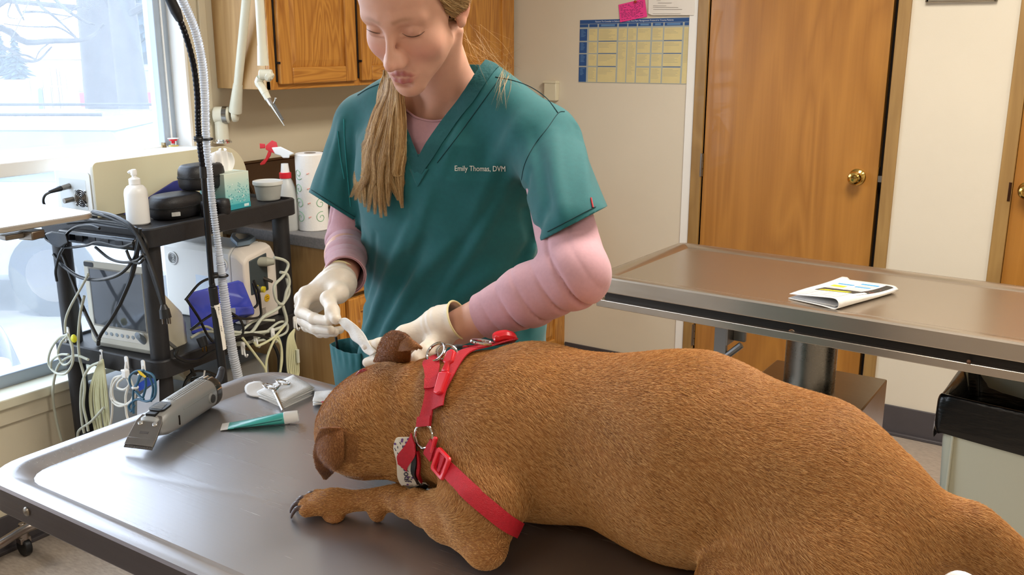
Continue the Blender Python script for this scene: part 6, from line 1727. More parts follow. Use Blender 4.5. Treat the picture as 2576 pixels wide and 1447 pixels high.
# slow swirl of the coat
q = roots * 22
sw_ = np.sin(q[:, 0] + 1.3 * np.sin(q[:, 1] * 1.7)) + np.sin(q[:, 2] * 1.3 + q[:, 0] * 0.7)
side_ = np.cross(nn, fd)
fd = fd + side_ * (0.16 * sw_ + RNG.normal(0, 0.14, NF))[:, None] + nn * RNG.uniform(0.10, 0.34, NF)[:, None]
fd /= np.linalg.norm(fd, axis=1)[:, None]
ln = RNG.uniform(0.0045, 0.0090, NF) * np.where(((roots[:, 0] < -0.60) & (roots[:, 2] < ZS + 0.07) & (roots[:, 1] < 0.97)), 0.5, 1) * np.where(np.linalg.norm(roots - HC, axis=1) < 0.09, 0.7, 1)
ln *= np.where(roots[:, 2] < ZS + 0.012, 0.4, 1)
rpx = proj(roots)
def inpoly0(p, poly):
    poly = np.asarray(poly, float); n = len(poly); c = np.zeros(len(p), bool); j = n - 1
    for i in range(n):
        xi, yi = poly[i]; xj, yj = poly[j]
        c ^= ((yi > p[:, 1]) != (yj > p[:, 1])) & (p[:, 0] < (xj - xi) * (p[:, 1] - yi) / (yj - yi + 1e-12) + xi); j = i
    return c
pale = inpoly0(rpx, [(826, 1160), (858, 1172), (880, 1190), (914, 1205), (914, 1232), (870, 1222), (826, 1200)]) & (roots[:, 2] < ZS + 0.07) & (np.linalg.norm(roots - HC, axis=1) < 0.16) & (RNG.random(NF) < 0.8)
strands('fur', roots[~pale], fd[~pale], ln[~pale], 0.00018, M_fur, dr, 3)
strands('pale_chin_fur', roots[pale], fd[pale], ln[pale], 0.00018, hair_mat('pale_fur', '#a89880', '#d8ccba', '#efe8dc', 0.5), dr, 3)
# velvet on the ears
er = []; ed = []
for G_ in EARS:
    G_ = np.asarray(G_); a_, b_ = G_.shape[:2]
    ii = RNG.integers(0, a_ - 1, 9000); jj = RNG.integers(0, b_ - 1, 9000); u = RNG.random(9000)[:, None]; v = RNG.random(9000)[:, None]
    q00, q10, q01, q11 = G_[ii, jj], G_[ii + 1, jj], G_[ii, jj + 1], G_[ii + 1, jj + 1]
    P_ = q00 * (1 - u) * (1 - v) + q10 * u * (1 - v) + q01 * (1 - u) * v + q11 * u * v
    n_ = np.cross(q10 - q00, q01 - q00); n_ /= np.linalg.norm(n_, axis=1)[:, None] + 1e-12
    n_ *= np.sign((n_ * (CAM - P_)).sum(1))[:, None]
    d_ = q10 - q00; d_ /= np.linalg.norm(d_, axis=1)[:, None] + 1e-12
    er.append(P_ + n_ * 0.0018); ed.append(d_ + n_ * 0.25 + RNG.normal(0, 0.22, P_.shape))
er = np.concatenate(er); ed = np.concatenate(ed); ed /= np.linalg.norm(ed, axis=1)[:, None]
strands('ear_fur', er, ed, RNG.uniform(0.002, 0.004, len(er)), 0.00016, hair_mat('ear_fur_brown', '#6e3f20', '#94602f', '#b98350', 0.5), dr, 3)
# ================================================================== DOG HARNESS
M_web = mat('red_webbing', '#c01026', 0.55, bump=0.5, bscale=900, stretch=(1, 1, 1), var=0.12, vscale=200)
M_redp = mat('red_buckle_plastic', '#d8202e', 0.28, coat=0.3)
hn = thing('dog_harness', 'red webbing harness with metal rings worn by the brown dog', 'harness', (-0.75, 1.0, 1.0))
FU = 0.0055
def onp(px): return traces(dog, px)
def strap(px, w, name='strap', n=60, off=FU, m=None, thick=0.0022):
    P = onp(spline([(x, y, 0) for x, y in px], 30)[:, :2])
    # smooth the path along the view a little
    for _ in range(6): P[1:-1] = (P[:-2] + P[1:-1] * 2 + P[2:]) / 4
    return ribbon(dog, P, w, off, thick, 5, name, m or M_web, hn, n)
strap([(1087, 909), (1089, 940), (1090, 968), (1089, 995), (1085, 1022), (1080, 1050), (1077, 1074)], 0.0205)
strap([(1091, 960), (1091, 972), (1090, 984)], 0.023, 'strap_fold', 12, FU + 0.0022)
strap([(1078, 1050), (1077, 1062), (1076, 1074)], 0.0215, 'strap_fold', 12, FU + 0.0022)
strap([(1110, 1030), (1112, 1000), (1118, 978), (1133, 945), (1150, 914), (1166, 898), (1198, 884), (1232, 874), (1268, 868), (1300, 864)], 0.0195, 'strap', 90, FU + 0.001)
strap([(1085, 1116), (1104, 1143), (1130, 1178), (1163, 1217), (1200, 1255), (1240, 1289), (1272, 1317), (1298, 1330)], 0.0205, 'strap', 70)
strap([(1087, 1120), (1096, 1131), (1104, 1142)], 0.0225, 'strap_fold', 12, FU + 0.0022)
def obj_on(px, py, up=0.006):
    p = onp([(px, py)])[0]; n = grad(dog, p[None])[0]; return p + n * up, n
# side release buckle
ba, bn = obj_on(1117, 992, 0.0105); bb, _ = obj_on(1151, 922, 0.0105)
bd_ = (bb - ba); bl_ = np.linalg.norm(bd_); bd_ /= bl_
Mb_ = frame(ba, bn, bd_); Mb_[:3, 1] *= 0.85
t = MB(Mb_); t.prism([(-0.004, -0.009), (0.45 * bl_, -0.011), (0.5 * bl_, -0.0115), (0.5 * bl_, 0.0115), (0.45 * bl_, 0.011), (-0.004, 0.009), (-0.007, 0.0)], xf((0, 0, -0.004)), 0.0085)
t.build('buckle_socket', M_redp, hn, bevel=0.003, seg=3)
t = MB(Mb_); t.prism([(0.5 * bl_, -0.0075), (0.74 * bl_, -0.0045), (0.78 * bl_, -0.0105), (bl_ + 0.005, -0.009), (bl_ + 0.008, 0), (bl_ + 0.005, 0.009), (0.78 * bl_, 0.0105), (0.74 * bl_, 0.0045), (0.5 * bl_, 0.0075)], xf((0, 0, -0.003)), 0.007)
t.build('buckle_plug', M_redp, hn, bevel=0.0025, seg=3)
# slide adjuster
sa, sn = obj_on(1125, 1169, 0.0085); s2_, _ = obj_on(1150, 1202, 0.0085)
Ms_ = frame(sa, sn, s2_ - sa); Ms_[:3, 0] *= 1.25; Ms_[:3, 1] *= 1.15
t = MB(Ms_); o_ = rrect(-0.0155, 0.0155, -0.0145, 0.0145, 0.004, 5); i_ = rrect(-0.009, 0.009, -0.0095, 0.0095, 0.002, 5)
n_ = len(o_); rg = []
def lift(q, z): return np.concatenate([q, np.full((len(q), 1), z)], 1)
t.loft([lift(i_, -0.001), lift(o_, -0.001), lift(o_ * 0.97, 0.004), lift(i_ * 1.08, 0.004), lift(i_, -0.001)], True, False)
t.build('slide_adjuster', M_redp, hn, bevel=0.0012)
t = MB(Ms_); t.box((0, 0, 0.0005), (0.006, 0.022, 0.003)); t.build('adjuster_bar', M_web, hn, bevel=0.001)
# keeper loop
ka, kn = obj_on(1106, 1119, 0.010); k2, _ = obj_on(1125, 1145, 0.010)
t = MB(frame(ka, kn, k2 - ka)); t.box((0, 0, -0.001), (0.006, 0.025, 0.006)); t.build('keeper_loop', M_redp, hn, bevel=0.002)
# rings
def ring(px, py, R_, r, tilt, name, up=0.006, sx=1.0):
    p, n = obj_on(px, py, up); n = n + np.array(tilt); n /= np.linalg.norm(n)
    t = MB(); t.torus(p, R_, r, n, 36, 10, sx); return t.build(name, M_chrome, hn)
ring(1074, 1096, 0.0165, 0.0021, (0, 0, 0), 'o_ring')
ring(1101, 905, 0.0155, 0.0021, (-0.2, -0.9, 0.2), 'd_ring', 0.012)
ring(1124, 904, 0.0125, 0.0021, (0.5, -0.8, 0.0), 'd_ring', 0.010, 1.2)
ring(1213, 878, 0.0155, 0.0026, (0.2, 0.1, 0.3), 'oval_ring', 0.010)
# far straps over the withers
strap([(1170, 892), (1200, 876), (1228, 868), (1254, 866)], 0.012, 'strap', 30, FU + 0.004)
pa, _n = obj_on(1246, 867, 0.010); pb_, _n2 = obj_on(1300, 864, 0.008)
t = MB(); t.tube(spline([pa, (pa + pb_) / 2 + [0, 0, 0.004], pb_], 10), [0.006, 0.008, 0.0085, 0.0085, 0.0085, 0.0085, 0.008, 0.008, 0.007, 0.004], 10); t.build('buckle_plug', M_redp, hn)
# rope of a tag beside the top ring
t = MB(); t.tube(spline([obj_on(1130, 897, 0.006)[0], obj_on(1145, 890, 0.010)[0], obj_on(1165, 886, 0.008)[0]], 12), 0.0035, 8); t.build('cord_tag', mat('grey_black_cord', '#4a484a', 0.7, var=0.7, vscale=300), hn)
# padded chest band
M_pad = mat('cream_printed_pad', '#d8d0c2', 0.75, var=0.08, vscale=90)
pl_px = spline([(1013, 1098, 0), (1014, 1120, 0), (1018, 1150, 0), (1026, 1182, 0), (1036, 1210, 0), (1048, 1232, 0)], 30)[:, :2]
def strap2(px, w, name, m, off, thick, n=50):
    P = onp(px)
    for _ in range(10): P[1:-1] = (P[:-2] + P[1:-1] * 2 + P[2:]) / 4
    return ribbon(dog, P, w, off, thick, 7, name, m, hn, n)
strap2(pl_px + [6, 0], [0.014, 0.024, 0.030, 0.030, 0.026, 0.014], 'chest_pad', M_pad, 0.006, 0.006)
strap2(spline([(1046, 1112, 0), (1048, 1140, 0), (1052, 1180, 0), (1056, 1212, 0), (1058, 1230, 0)], 30)[:, :2], 0.006, 'pad_binding', M_blk, 0.006, 0.0075)
strap2(spline([(1057, 1130, 0), (1060, 1165, 0), (1062, 1200, 0)], 20)[:, :2], 0.004, 'pad_edge_tape', M_web, 0.006, 0.005, 20)
strap([(1056, 1098), (1046, 1112), (1036, 1130), (1026, 1146), (1021, 1160)], 0.0185, 'strap', 24, 0.0125)
prt = MB(); prp = MB()
for k in range(46):
    u = RNG.uniform(0.05, 0.97); i = int(u * 29); c_ = pl_px[i] + np.array([RNG.uniform(-12, 26) * min(1, 1.2 - abs(u - 0.5)), 0])
    p, n = obj_on(c_[0], c_[1], 0.0126)
    if RNG.random() < 0.55: prt.box((0, 0, 0), (RNG.uniform(0.002, 0.005), 0.0009, 0.0006), frame(p, n, RNG.normal(0, 1, 3)))
    else: prp.lathe([(0.0016, 0), (0.0016, 0.0006)], frame(p, n), 8)
prt.build('dark_print', mat('navy_print', '#2a2440', 0.7), hn); prp.build('purple_print', mat('purple_print', '#5f3d78', 0.7), hn)
p, n = obj_on(1026, 1176, 0.0128); p2, _ = obj_on(1030, 1196, 0.0128)
text('Woof', 0.0135, frame(p, n, p2 - p), MATS['navy_print'], hn, 'lettering', 0.0003)

# ================================================================== THINGS ON THE EXAM TABLE
M_clip = mat('silver_grey_clipper_plastic', '#a9aaa8', 0.38, 0.25, coat=0.2)
M_clipd = mat('dark_clipper_ring', '#55524e', 0.3, 0.8)
M_blade = mat('blade_steel', '#8d8782', 0.28, 1.0, var=0.1, vscale=40)
cl = thing('hair_clipper', 'silver electric hair clipper with steel blade lying on the table corner', 'clipper', at(430, 1060, 2, ZS))
pA_ = at(402, 1060, 2, ZS + 0.032); pB_ = at(520, 988, 2, ZS + 0.030)
axd = (pB_ - pA_); Lc = np.linalg.norm(axd); axd /= Lc
Mc = frame(pA_, np.array([0, 0, 1.0]), axd); Mc[:3, 1] *= 1.16; Mc[:3, 2] *= 1.12     # x along the body to the cord end, y to its left, z up
def csec(x, ry, rz, z=0.0, n=2.5, y=0.0):
    t = np.linspace(0, 2 * math.pi, 40, endpoint=False)
    return np.stack([np.full(40, x), y + ry * np.sign(np.cos(t)) * np.abs(np.cos(t)) ** (2 / n), z + rz * np.sign(np.sin(t)) * np.abs(np.sin(t)) ** (2 / n)], 1)
c = MB(Mc); c.loft([csec(-0.030, 0.019, 0.010, 0.002), csec(-0.026, 0.0205, 0.016, 0.001), csec(0.0, 0.0225, 0.0225, 0.0), csec(0.04, 0.0235, 0.0245, 0.0), csec(Lc - 0.012, 0.0242, 0.0252, 0), csec(Lc - 0.009, 0.0238, 0.0248, 0)]); c.build('housing', M_clip, cl)
c = MB(Mc)
for k in range(20):
    a = math.pi * (0.02 + 0.96 * k / 19) - 0.35
    c.cyl((0.035, 0.0238 * math.cos(a), 0.0245 * math.sin(a)), (Lc - 0.014, 0.0248 * math.cos(a), 0.0255 * math.sin(a)), 0.0011, n=6)
c.build('grip_ribs', M_clip, cl)
c = MB(Mc); c.loft([csec(Lc - 0.009, 0.0245, 0.0255), csec(Lc + 0.002, 0.0248, 0.0258), csec(Lc + 0.010, 0.0235, 0.0245), csec(Lc + 0.016, 0.0200, 0.021), csec(Lc + 0.018, 0.012, 0.012)]); c.build('end_cap', M_clipd, cl, bevel=0.001)
c = MB(Mc)
for k in range(11):
    a = math.pi * (k / 10) - 0.3
    c.cyl((Lc - 0.008, 0.0248 * math.cos(a), 0.0258 * math.sin(a)), (Lc + 0.008, 0.0242 * math.cos(a), 0.0252 * math.sin(a)), 0.0015, n=6)
c.build('cap_ribs', M_chrome, cl)
c = MB(Mc); c.tube(spline([(Lc + 0.012, 0, 0.0), (Lc + 0.028, 0.0, 0.002), (Lc + 0.042, -0.003, 0.012), (Lc + 0.048, -0.005, 0.024)], 16), np.linspace(0.0075, 0.0055, 16), 12); c.ball((Lc + 0.048, -0.005, 0.025), 0.0057); c.build('strain_relief', mat('grey_rubber', '#45464c', 0.45), cl)
yb = -0.023
c = MB(Mc); c.cyl((Lc - 0.03, yb + 0.004, 0.0), (Lc - 0.03, yb - 0.004, 0.0), 0.0095, 0.0085, 24); c.build('switch_boss', M_clip, cl)
c = MB(Mc); c.cyl((Lc - 0.03, yb - 0.004, 0.0), (Lc - 0.03, yb - 0.0052, 0.0), 0.0072, 0.0070, 24); c.build('switch_cap', M_clipd, cl)
c = MB(Mc); c.box((0.018, -0.0232, -0.002), (0.003, 0.002, 0.016)); c.build('vent_slot', M_dark, cl, bevel=0.0008)
c = MB(Mc); c.prism(rrect(-0.012, 0.022, -0.013, 0.013, 0.009, 6), xf((0, 0, 0.0205), 0, 0, R(-4)), 0.003); c.build('rating_label', mat('rating_label_black', '#2c2b2c', 0.4, var=0.5, vscale=300), cl)
c = MB(Mc)
for k in range(6): c.box((-0.006 + 0.004 * k, 0, 0.0243 + 0.0002 * k), (0.0011, 0.018 - 0.001 * k, 0.0004))
c.build('label_print', mat('label_grey_print', '#a9a6a0', 0.5), cl)
c = MB(Mc); c.box((-0.018, 0, 0.017), (0.014, 0.016, 0.008)); c.build('blade_latch', M_blk, cl, bevel=0.001)
# detachable blade plate, sloping down to the teeth
Mbl = Mc @ xf((-0.020, 0.0, 0.014), 0, 0, R(-38))
c = MB(Mbl); q = [(-0.052, -0.0235), (-0.038, -0.0235), (-0.010, -0.0215), (0.002, -0.016), (0.002, 0.016), (-0.010, 0.0215), (-0.038, 0.0235), (-0.052, 0.0235)]
c.prism(q, None, 0.003); c.build('blade_plate', M_blade, cl, bevel=0.0006)
c = MB(Mbl); c.box((-0.047, 0, 0.0028), (0.013, 0.046, 0.003)); c.build('cutter_bar', M_blade, cl, bevel=0.0005)
c = MB(Mbl)
for k in range(24): c.box((-0.0545, -0.0225 + k * 0.00196, 0.0012), (0.006, 0.0011, 0.0022))
c.build('blade_teeth', M_blade, cl)
for y in (-0.012, 0.012):
    c = MB(Mbl); c.lathe([(0.0042, 0.003), (0.0042, 0.0042), (0.0030, 0.0052), (0.0012, 0.0052)], xf((-0.014, y, 0)), 18); c.build('blade_screw', M_chrome, cl)
c = MB(Mbl); c.box((-0.03, 0, 0.0032), (0.004, 0.014, 0.0003)); c.build('blade_engraving', mat('engraving', '#5c5652', 0.5, 0.6), cl)

tbp = thing('ointment_tube', 'small teal squeeze tube with white cap lying beside the dog', 'tube', at(650, 1062, 2, ZS))
q0 = at(574, 1072, 2, ZS + 0.003); q1 = at(716, 1052, 2, ZS + 0.0115); ta = (q1 - q0); tl_ = np.linalg.norm(ta); ta /= tl_
Mtt = frame(q0, np.array([0, 0, 1.0]) - ta * ta[2], ta)
def tsec(x, ry, rz, z): 
    t = np.linspace(0, 2 * math.pi, 28, endpoint=False); return np.stack([np.full(28, x), ry * np.cos(t), z + rz * np.sin(t)], 1)
M_teal = mat('teal_tube_plastic', '#3fb3aa', 0.3, coat=0.4)
c = MB(Mtt); c.loft([tsec(0.0, 0.0165, 0.0010, 0), tsec(0.012, 0.0165, 0.0014, 0), tsec(0.04, 0.0155, 0.0045, 0), tsec(0.07, 0.0135, 0.0078, 0), tsec(tl_ - 0.008, 0.0115, 0.0100, 0), tsec(tl_, 0.0108, 0.0105, 0)]); c.build('tube', M_teal, tbp)
c = MB(Mtt); c.loft([tsec(-0.012, 0.0165, 0.0008, 0), tsec(0.001, 0.0166, 0.0012, 0)]); c.build('crimped_end', M_wplast, tbp)
c = MB(Mtt); c.lathe([(0.0105, 0), (0.0115, 0.001), (0.0108, 0.024), (0.0098, 0.0255), (0.0085, 0.0252), (0.0082, 0.021), (0.001, 0.021)], frame((tl_ - 0.001, 0, 0), (1, 0, 0.0)), 28); c.build('cap', M_wplast, tbp)
c = MB(Mtt); c.tube([(0.012, -0.0158, 0.0002), (0.04, -0.0150, 0.0008), (0.08, -0.0122, 0.0015), (tl_ - 0.004, -0.0108, 0.0015)], 0.0009, 6); c.build('side_stripe', mat('teal_dark_print', '#17605f', 0.5), tbp)

gz = thing('gauze_stack', 'stack of folded white gauze squares on the table under the scissors', 'gauze', at(720, 1000, 2, ZS))
M_gauze = mat('white_gauze', '#f0eeea', 0.9, bump=0.3, bscale=500)
gq = np.array([at(648, 1000, 2, ZS), at(712, 1028, 2, ZS), at(788, 992, 2, ZS), at(738, 962, 2, ZS)])
for k in range(9):
    j = RNG.normal(0, 0.0018, (4, 3)); j[:, 2] = 0; z = 0.0008 + k * 0.0016
    P_ = gq * 1.0 + j; P_[:, 2] = ZS + z + np.array([0.0, 0.0, 0.001, 0.001]) * k * 0.25
    G = [[P_[0] * (1 - u) * (1 - v) + P_[1] * u * (1 - v) + P_[2] * u * v + P_[3] * (1 - u) * v + np.array([0, 0, 0.0012 * math.sin(9 * u + k) * math.sin(7 * v)]) * 0.3 for u in np.linspace(0, 1, 7)] for v in np.linspace(0, 1, 7)]
    MB().grid(G).build('gauze_square', M_gauze, gz, solid=0.0012)
wr = thing('paper_wrapper', 'opened white paper wrapper lying on the table rim under the gauze', 'wrapper', at(650, 985, 2, ZS))
wq = [at(604, 972, 2, ZS + 0.010), at(612, 957, 2, ZS + 0.014), at(664, 945, 2, ZS + 0.015), at(682, 968, 2, ZS + 0.004), at(700, 1010, 2, ZS + 0.001), at(648, 1008, 2, ZS + 0.001), at(620, 1003, 2, ZS + 0.001), at(606, 990, 2, ZS + 0.004)]
cq = np.mean(wq, 0); c = MB(); c.loft([np.array(wq), (np.array(wq) - cq) * 0.55 + cq + [0, 0, 0.0005], (np.array(wq) - cq) * 0.1 + cq]); c.build('paper', M_paper, wr, solid=0.0006, sub=1)
sg = thing('soiled_gauze', 'crumpled white gauze pad with a red blood spot near the dog head', 'gauze', at(812, 1010, 2, ZS))
sq_ = np.array([at(786, 1024, 2, ZS + 0.002), at(840, 1022, 2, ZS + 0.002), at(842, 992, 2, ZS + 0.002), at(792, 996, 2, ZS + 0.002)])
for k in range(3):
    G = [[sq_[0] * (1 - u) * (1 - v) + sq_[1] * u * (1 - v) + sq_[2] * u * v + sq_[3] * (1 - u) * v + np.array([0, 0, 0.0035 * k + 0.0025 * math.sin(5 * u + 2 * k) * math.cos(6 * v + k) + 0.002]) for u in np.linspace(0, 1, 9)] for v in np.linspace(0, 1, 9)]
    MB().grid(G).build('gauze_layer', M_gauze, sg, solid=0.0016, sub=1)
c = MB(); c.ball((0, 0, 0), (0.007, 0.004, 0.0012), 14, 8, xf(at(815, 1012, 2, ZS + 0.0125))); c.build('blood_spot', mat('blood_red', '#a8142c', 0.5), sg)
sz = thing('scissors', 'small chrome surgical scissors lying across the gauze stack', 'scissors', at(700, 995, 2, ZS + 0.02))
zs_ = ZS + 0.0185
pv = at(690, 985, 2, zs_); tp = at(712, 1033, 2, ZS + 0.006)
c = MB(); c.cyl(pv, tp, 0.0042, 0.0028, 14); c.build('blade', M_chrome, sz)
for (rx_, ry_, name) in ((678, 972, 'handle'), (712, 962, 'handle')):
    ce_ = at(rx_, ry_, 2, zs_ + 0.003); c = MB(); c.torus(ce_, 0.0115, 0.0017, (0.15, 0.2, 1), 28, 8, 1.25); e = ce_ + (pv - ce_) / np.linalg.norm(pv - ce_) * 0.011; c.tube([e, (e + pv) / 2, pv], 0.0020, 8); c.build(name, M_chrome, sz)
c = MB(); c.lathe([(0.0035, -0.003), (0.0035, 0.004), (0.002, 0.005)], xf(pv + (tp - pv) * 0.1), 14); c.build('pivot_screw', M_chrome, sz)
# ================================================================== THE VET
pe = thing('person', 'person in green scrubs and latex gloves bending over the dog behind the table', 'person', (-1.08, 1.42, 0))
hL = np.array([0.97414, 0.22517, -0.01858]); hF = np.array([0.18790, -0.85307, -0.48679]); hU = np.array([0.12547, -0.47072, 0.87332])
HT = np.array([-1.0133, 1.2437, 1.6244])
HM = np.stack([hL, hF, hU], 1)
def h2w(x, y, z): return HT + HM @ np.array([x, y, z])

# ------------------------------------------------------------------ head (in head space: x her left, y forward, z up)
hd = SDF(0.016)
hd.ell((0, -0.018, 0.038), (0.074, 0.094, 0.083), k=0.01)
hd.ell((0, 0.038, 0.040), (0.060, 0.050, 0.058), k=0.03)          # forehead
hd.ell((0, 0.030, -0.030), (0.059, 0.053, 0.070), k=0.03)         # face mass
for s in (-1, 1):
    hd.cone((s * 0.046, 0.006, -0.056), (s * 0.012, 0.064, -0.098), 0.014, 0.015, 0.022)   # jaw
    hd.ell((s * 0.037, 0.053, -0.032), (0.022, 0.022, 0.021), k=0.026)                      # cheekbone
    hd.cone((s * 0.010, 0.083, 0.021), (s * 0.044, 0.068, 0.018), 0.0085, 0.008, 0.016)    # brow
hd.ell((0, 0.074, -0.104), (0.017, 0.014, 0.013), k=0.018)        # chin
hd.ell((0, 0.064, -0.072), (0.032, 0.023, 0.025), k=0.02)         # mouth mound
for s in (-1, 1):
    hd.ell((s * 0.030, 0.094, 0.000), (0.017, 0.011, 0.011), k=0.012, sub=True)            # eye socket
    hd.ell((s * 0.0305, 0.0715, 0.0005), (0.0145, 0.0130, 0.0120), k=0.004)                # lidded eye
    hd.ell((s * 0.0305, 0.0870, 0.0085), (0.015, 0.004, 0.0013), k=0.003, sub=True)        # lid crease
    hd.cone((s * 0.017, 0.083, -0.0065), (s * 0.042, 0.076, -0.0065), 0.0022, 0.0020, 0.004)  # lower lid
hd.cone((0, 0.085, 0.008), (0, 0.1125, -0.040), 0.0060, 0.0074, 0.016)    # nose bridge
hd.ell((0, 0.1150, -0.0425), (0.0080, 0.0080, 0.0075), k=0.007)            # tip
for s in (-1, 1):
    hd.ell((s * 0.0112, 0.0970, -0.0465), (0.0060, 0.0115, 0.0064), k=0.010)
    hd.ell((s * 0.0068, 0.0960, -0.0400), (0.0085, 0.0130, 0.0130), k=0.010)
    hd.ell((s * 0.0058, 0.1030, -0.0535), (0.0034, 0.0045, 0.0030), k=0.003, sub=True)
lipsU = SDF(0.004); lipsD = SDF(0.004)
def surf(x, z):
    ys_ = np.linspace(0.13, 0.04, 181); d_ = hd(np.stack([np.full(181, x), ys_, np.full(181, z)], 1))
    return ys_[np.argmax(d_ < 0)]
mU = [(x, surf(x, z) - 0.0010, z) for x, z in ((-0.0245, -0.0752), (-0.015, -0.0730), (-0.0055, -0.0702), (0.0055, -0.0702), (0.015, -0.0730), (0.0245, -0.0752))]
mD = [(x, surf(x, z) - 0.0012, z) for x, z in ((-0.0225, -0.0785), (-0.012, -0.0822), (0, -0.0838), (0.012, -0.0822), (0.0225, -0.0785))]
mM = [(x, surf(x, z) + 0.0040, z) for x, z in ((-0.0260, -0.0766), (-0.013, -0.0770), (0, -0.0762), (0.013, -0.0770), (0.0260, -0.0766))]
for q in (hd, lipsU): q.chain(mU, [0.0010, 0.0025, 0.0034, 0.0034, 0.0025, 0.0010], 0.004)
for q in (hd, lipsD): q.chain(mD, [0.0012, 0.0036, 0.0047, 0.0036, 0.0012], 0.004)
for i_ in range(4): hd.cone(mM[i_], mM[i_ + 1], 0.0012 if i_ in (1, 2) else 0.0010, None, 0.0022, True)
hd.ell((0, 0.086, -0.0925), (0.013, 0.005, 0.003), k=0.007, sub=True)
# ear: shell with a bowl
for s in (-1, 1):
    a = np.array([[0.35 * s, 0.90 * 1, 0.1], [0, 0, 0], [0, 0, 0]], float)
    ex = np.array([s * 0.90, 0.43, 0.0]); ex /= np.linalg.norm(ex); ez = np.array([s * 0.10, -0.25, 1.0]); ez -= ex * (ez @ ex); ez /= np.linalg.norm(ez); ey = np.cross(ez, ex)
    A = np.stack([ex, ey, ez], 1)
    hd.ell((s * 0.0755, -0.024, -0.008), (0.0075, 0.0170, 0.031), A, 0.006)
    hd.ell((s * 0.0830, -0.020, 0.000), (0.006, 0.0105, 0.018), A, 0.004, True)
    hd.ell((s * 0.0735, -0.014, -0.034), (0.0052, 0.0085, 0.0095), A, 0.005)
def head_w(P): return hd((P - HT) @ HM)

shL, shR = np.array([-0.842, 1.372, 1.405]), np.array([-1.272, 1.400, 1.402])
elL, elR = at(1449, 690, 1, 1.20), at(872, 606, 1, 1.385)
wrL, wrR = at(1150, 826, 1, 1.165), at(862, 702, 1, 1.215)
nk0, nk1 = h2w(0, -0.030, -0.075), np.array([-1.055, 1.388, 1.455])
body_s = SDF(0.02)
body_s.cone(nk0, nk1 + np.array([0, 0.024, -0.01]), 0.050, 0.050, 0.02)
body_s.cone(np.array([-1.03, 1.385, 1.475]), shL + [-0.02, 0, 0.0], 0.036, 0.040, 0.03)
body_s.cone(np.array([-1.09, 1.390, 1.472]), shR + [0.02, 0, 0.0], 0.036, 0.040, 0.03)
body_s.ell((-1.06, 1.415, 1.33), (0.165, 0.095, 0.14), k=0.04)
# sternal cords of the neck
body_s.cone(h2w(0.050, -0.035, -0.060), np.array([-1.062, 1.345, 1.435]), 0.012, 0.008, 0.02)
def skin_f(P):
    a = head_w(P); b = body_s(P); k = 0.022
    h = np.clip(0.5 + 0.5 * (b - a) / k, 0, 1)
    return b * (1 - h) + a * h - k * h * (1 - h)
fV, fF = nets(skin_f, (-1.27, 1.085, 1.34), (-0.86, 1.49, 1.79), 0.0021, 4, 2)
kf = (fV[fF].mean(1)[:, 2] > 1.345)
loc = (fV - HT) @ HM
def gauss(c, r): return np.exp(-(((loc - np.array(c)) / np.array(r)) ** 2).sum(1))
lip = np.clip(1 - np.minimum(lipsU(loc), lipsD(loc)) / 0.0014, 0, 1) * (loc[:, 1] > 0.068)
blush = np.maximum(gauss((0.040, 0.066, -0.038), (0.024, 0.03, 0.020)), gauss((-0.040, 0.066, -0.038), (0.024, 0.03, 0.020))) * 0.8 + 0.55 * gauss((0, 0.112, -0.046), (0.013, 0.014, 0.011))
earm = np.maximum(gauss((0.080, -0.022, 0.002), (0.012, 0.02, 0.026)), gauss((-0.080, -0.022, 0.002), (0.012, 0.02, 0.026)))
def near_line(pts, w):
    P_ = spline(pts, 24); d = np.min(np.linalg.norm(loc[:, None, :] - P_[None], axis=2), axis=1) if len(loc) < 1 else None
    D = np.full(len(loc), 9.0)
    for p_ in P_: D = np.minimum(D, ((loc - p_) ** 2).sum(1))
    return np.exp(-D / w ** 2)
brow = np.zeros(len(loc)); lidm = np.zeros(len(loc))
for s in (-1, 1):
    brow = np.maximum(brow, near_line([(s * 0.013, 0.094, 0.0205), (s * 0.028, 0.088, 0.0235), (s * 0.046, 0.073, 0.019)], 0.0038))
    lidm = np.maximum(lidm, gauss((s * 0.0305, 0.083, -0.002), (0.016, 0.012, 0.010)))
M_skin = mat('fair_skin', '#d9a58e', 0.48, sss=0.12, bump=0.10, bscale=900, var=0.05, vscale=60)
attr_mix(M_skin, 'blush', '#e08f86', 0.5); attr_mix(M_skin, 'ear_flush', '#d4685a', 0.6); attr_mix(M_skin, 'lid', '#b97f6c', 0.3); attr_mix(M_skin, 'lips', '#aa5158', 0.85); attr_mix(M_skin, 'brow', '#8c6546', 0.5)
# the rest of the figure, under the clothes, in the same mesh
low = SDF(0.04)
low.ell((-1.06, 1.42, 1.27), (0.155, 0.095, 0.16), k=0.05).ell((-1.10, 1.455, 1.06), (0.14, 0.095, 0.14), k=0.06).ell((-1.115, 1.46, 0.92), (0.165, 0.105, 0.12), k=0.06)
low.cone(shL, elL, 0.042, 0.036, 0.03); low.cone(shR, elR, 0.042, 0.036, 0.03)
low.chain([elL, elL * 0.6 + wrL * 0.4, wrL], [0.036, 0.0365, 0.0285], 0.015); low.chain([elR, elR * 0.6 + wrR * 0.4, wrR], [0.036, 0.0365, 0.0255], 0.015)
for sx in (-1, 1):
    low.chain([(-1.115 + sx * 0.085, 1.46, 0.86), (-1.115 + sx * 0.10, 1.46, 0.48), (-1.115 + sx * 0.11, 1.50, 0.10), (-1.115 + sx * 0.115, 1.44, 0.05)], [0.085, 0.056, 0.036, 0.036], 0.03)
lV, lF = nets(low, (-1.45, 1.02, 0.0), (-0.58, 1.62, 1.50), 0.007, 4, 1)
fV2, fF2, fu = clean(fV, fF, kf)
def cat_attr(a): return np.concatenate([a[fu], np.zeros(len(lV))])
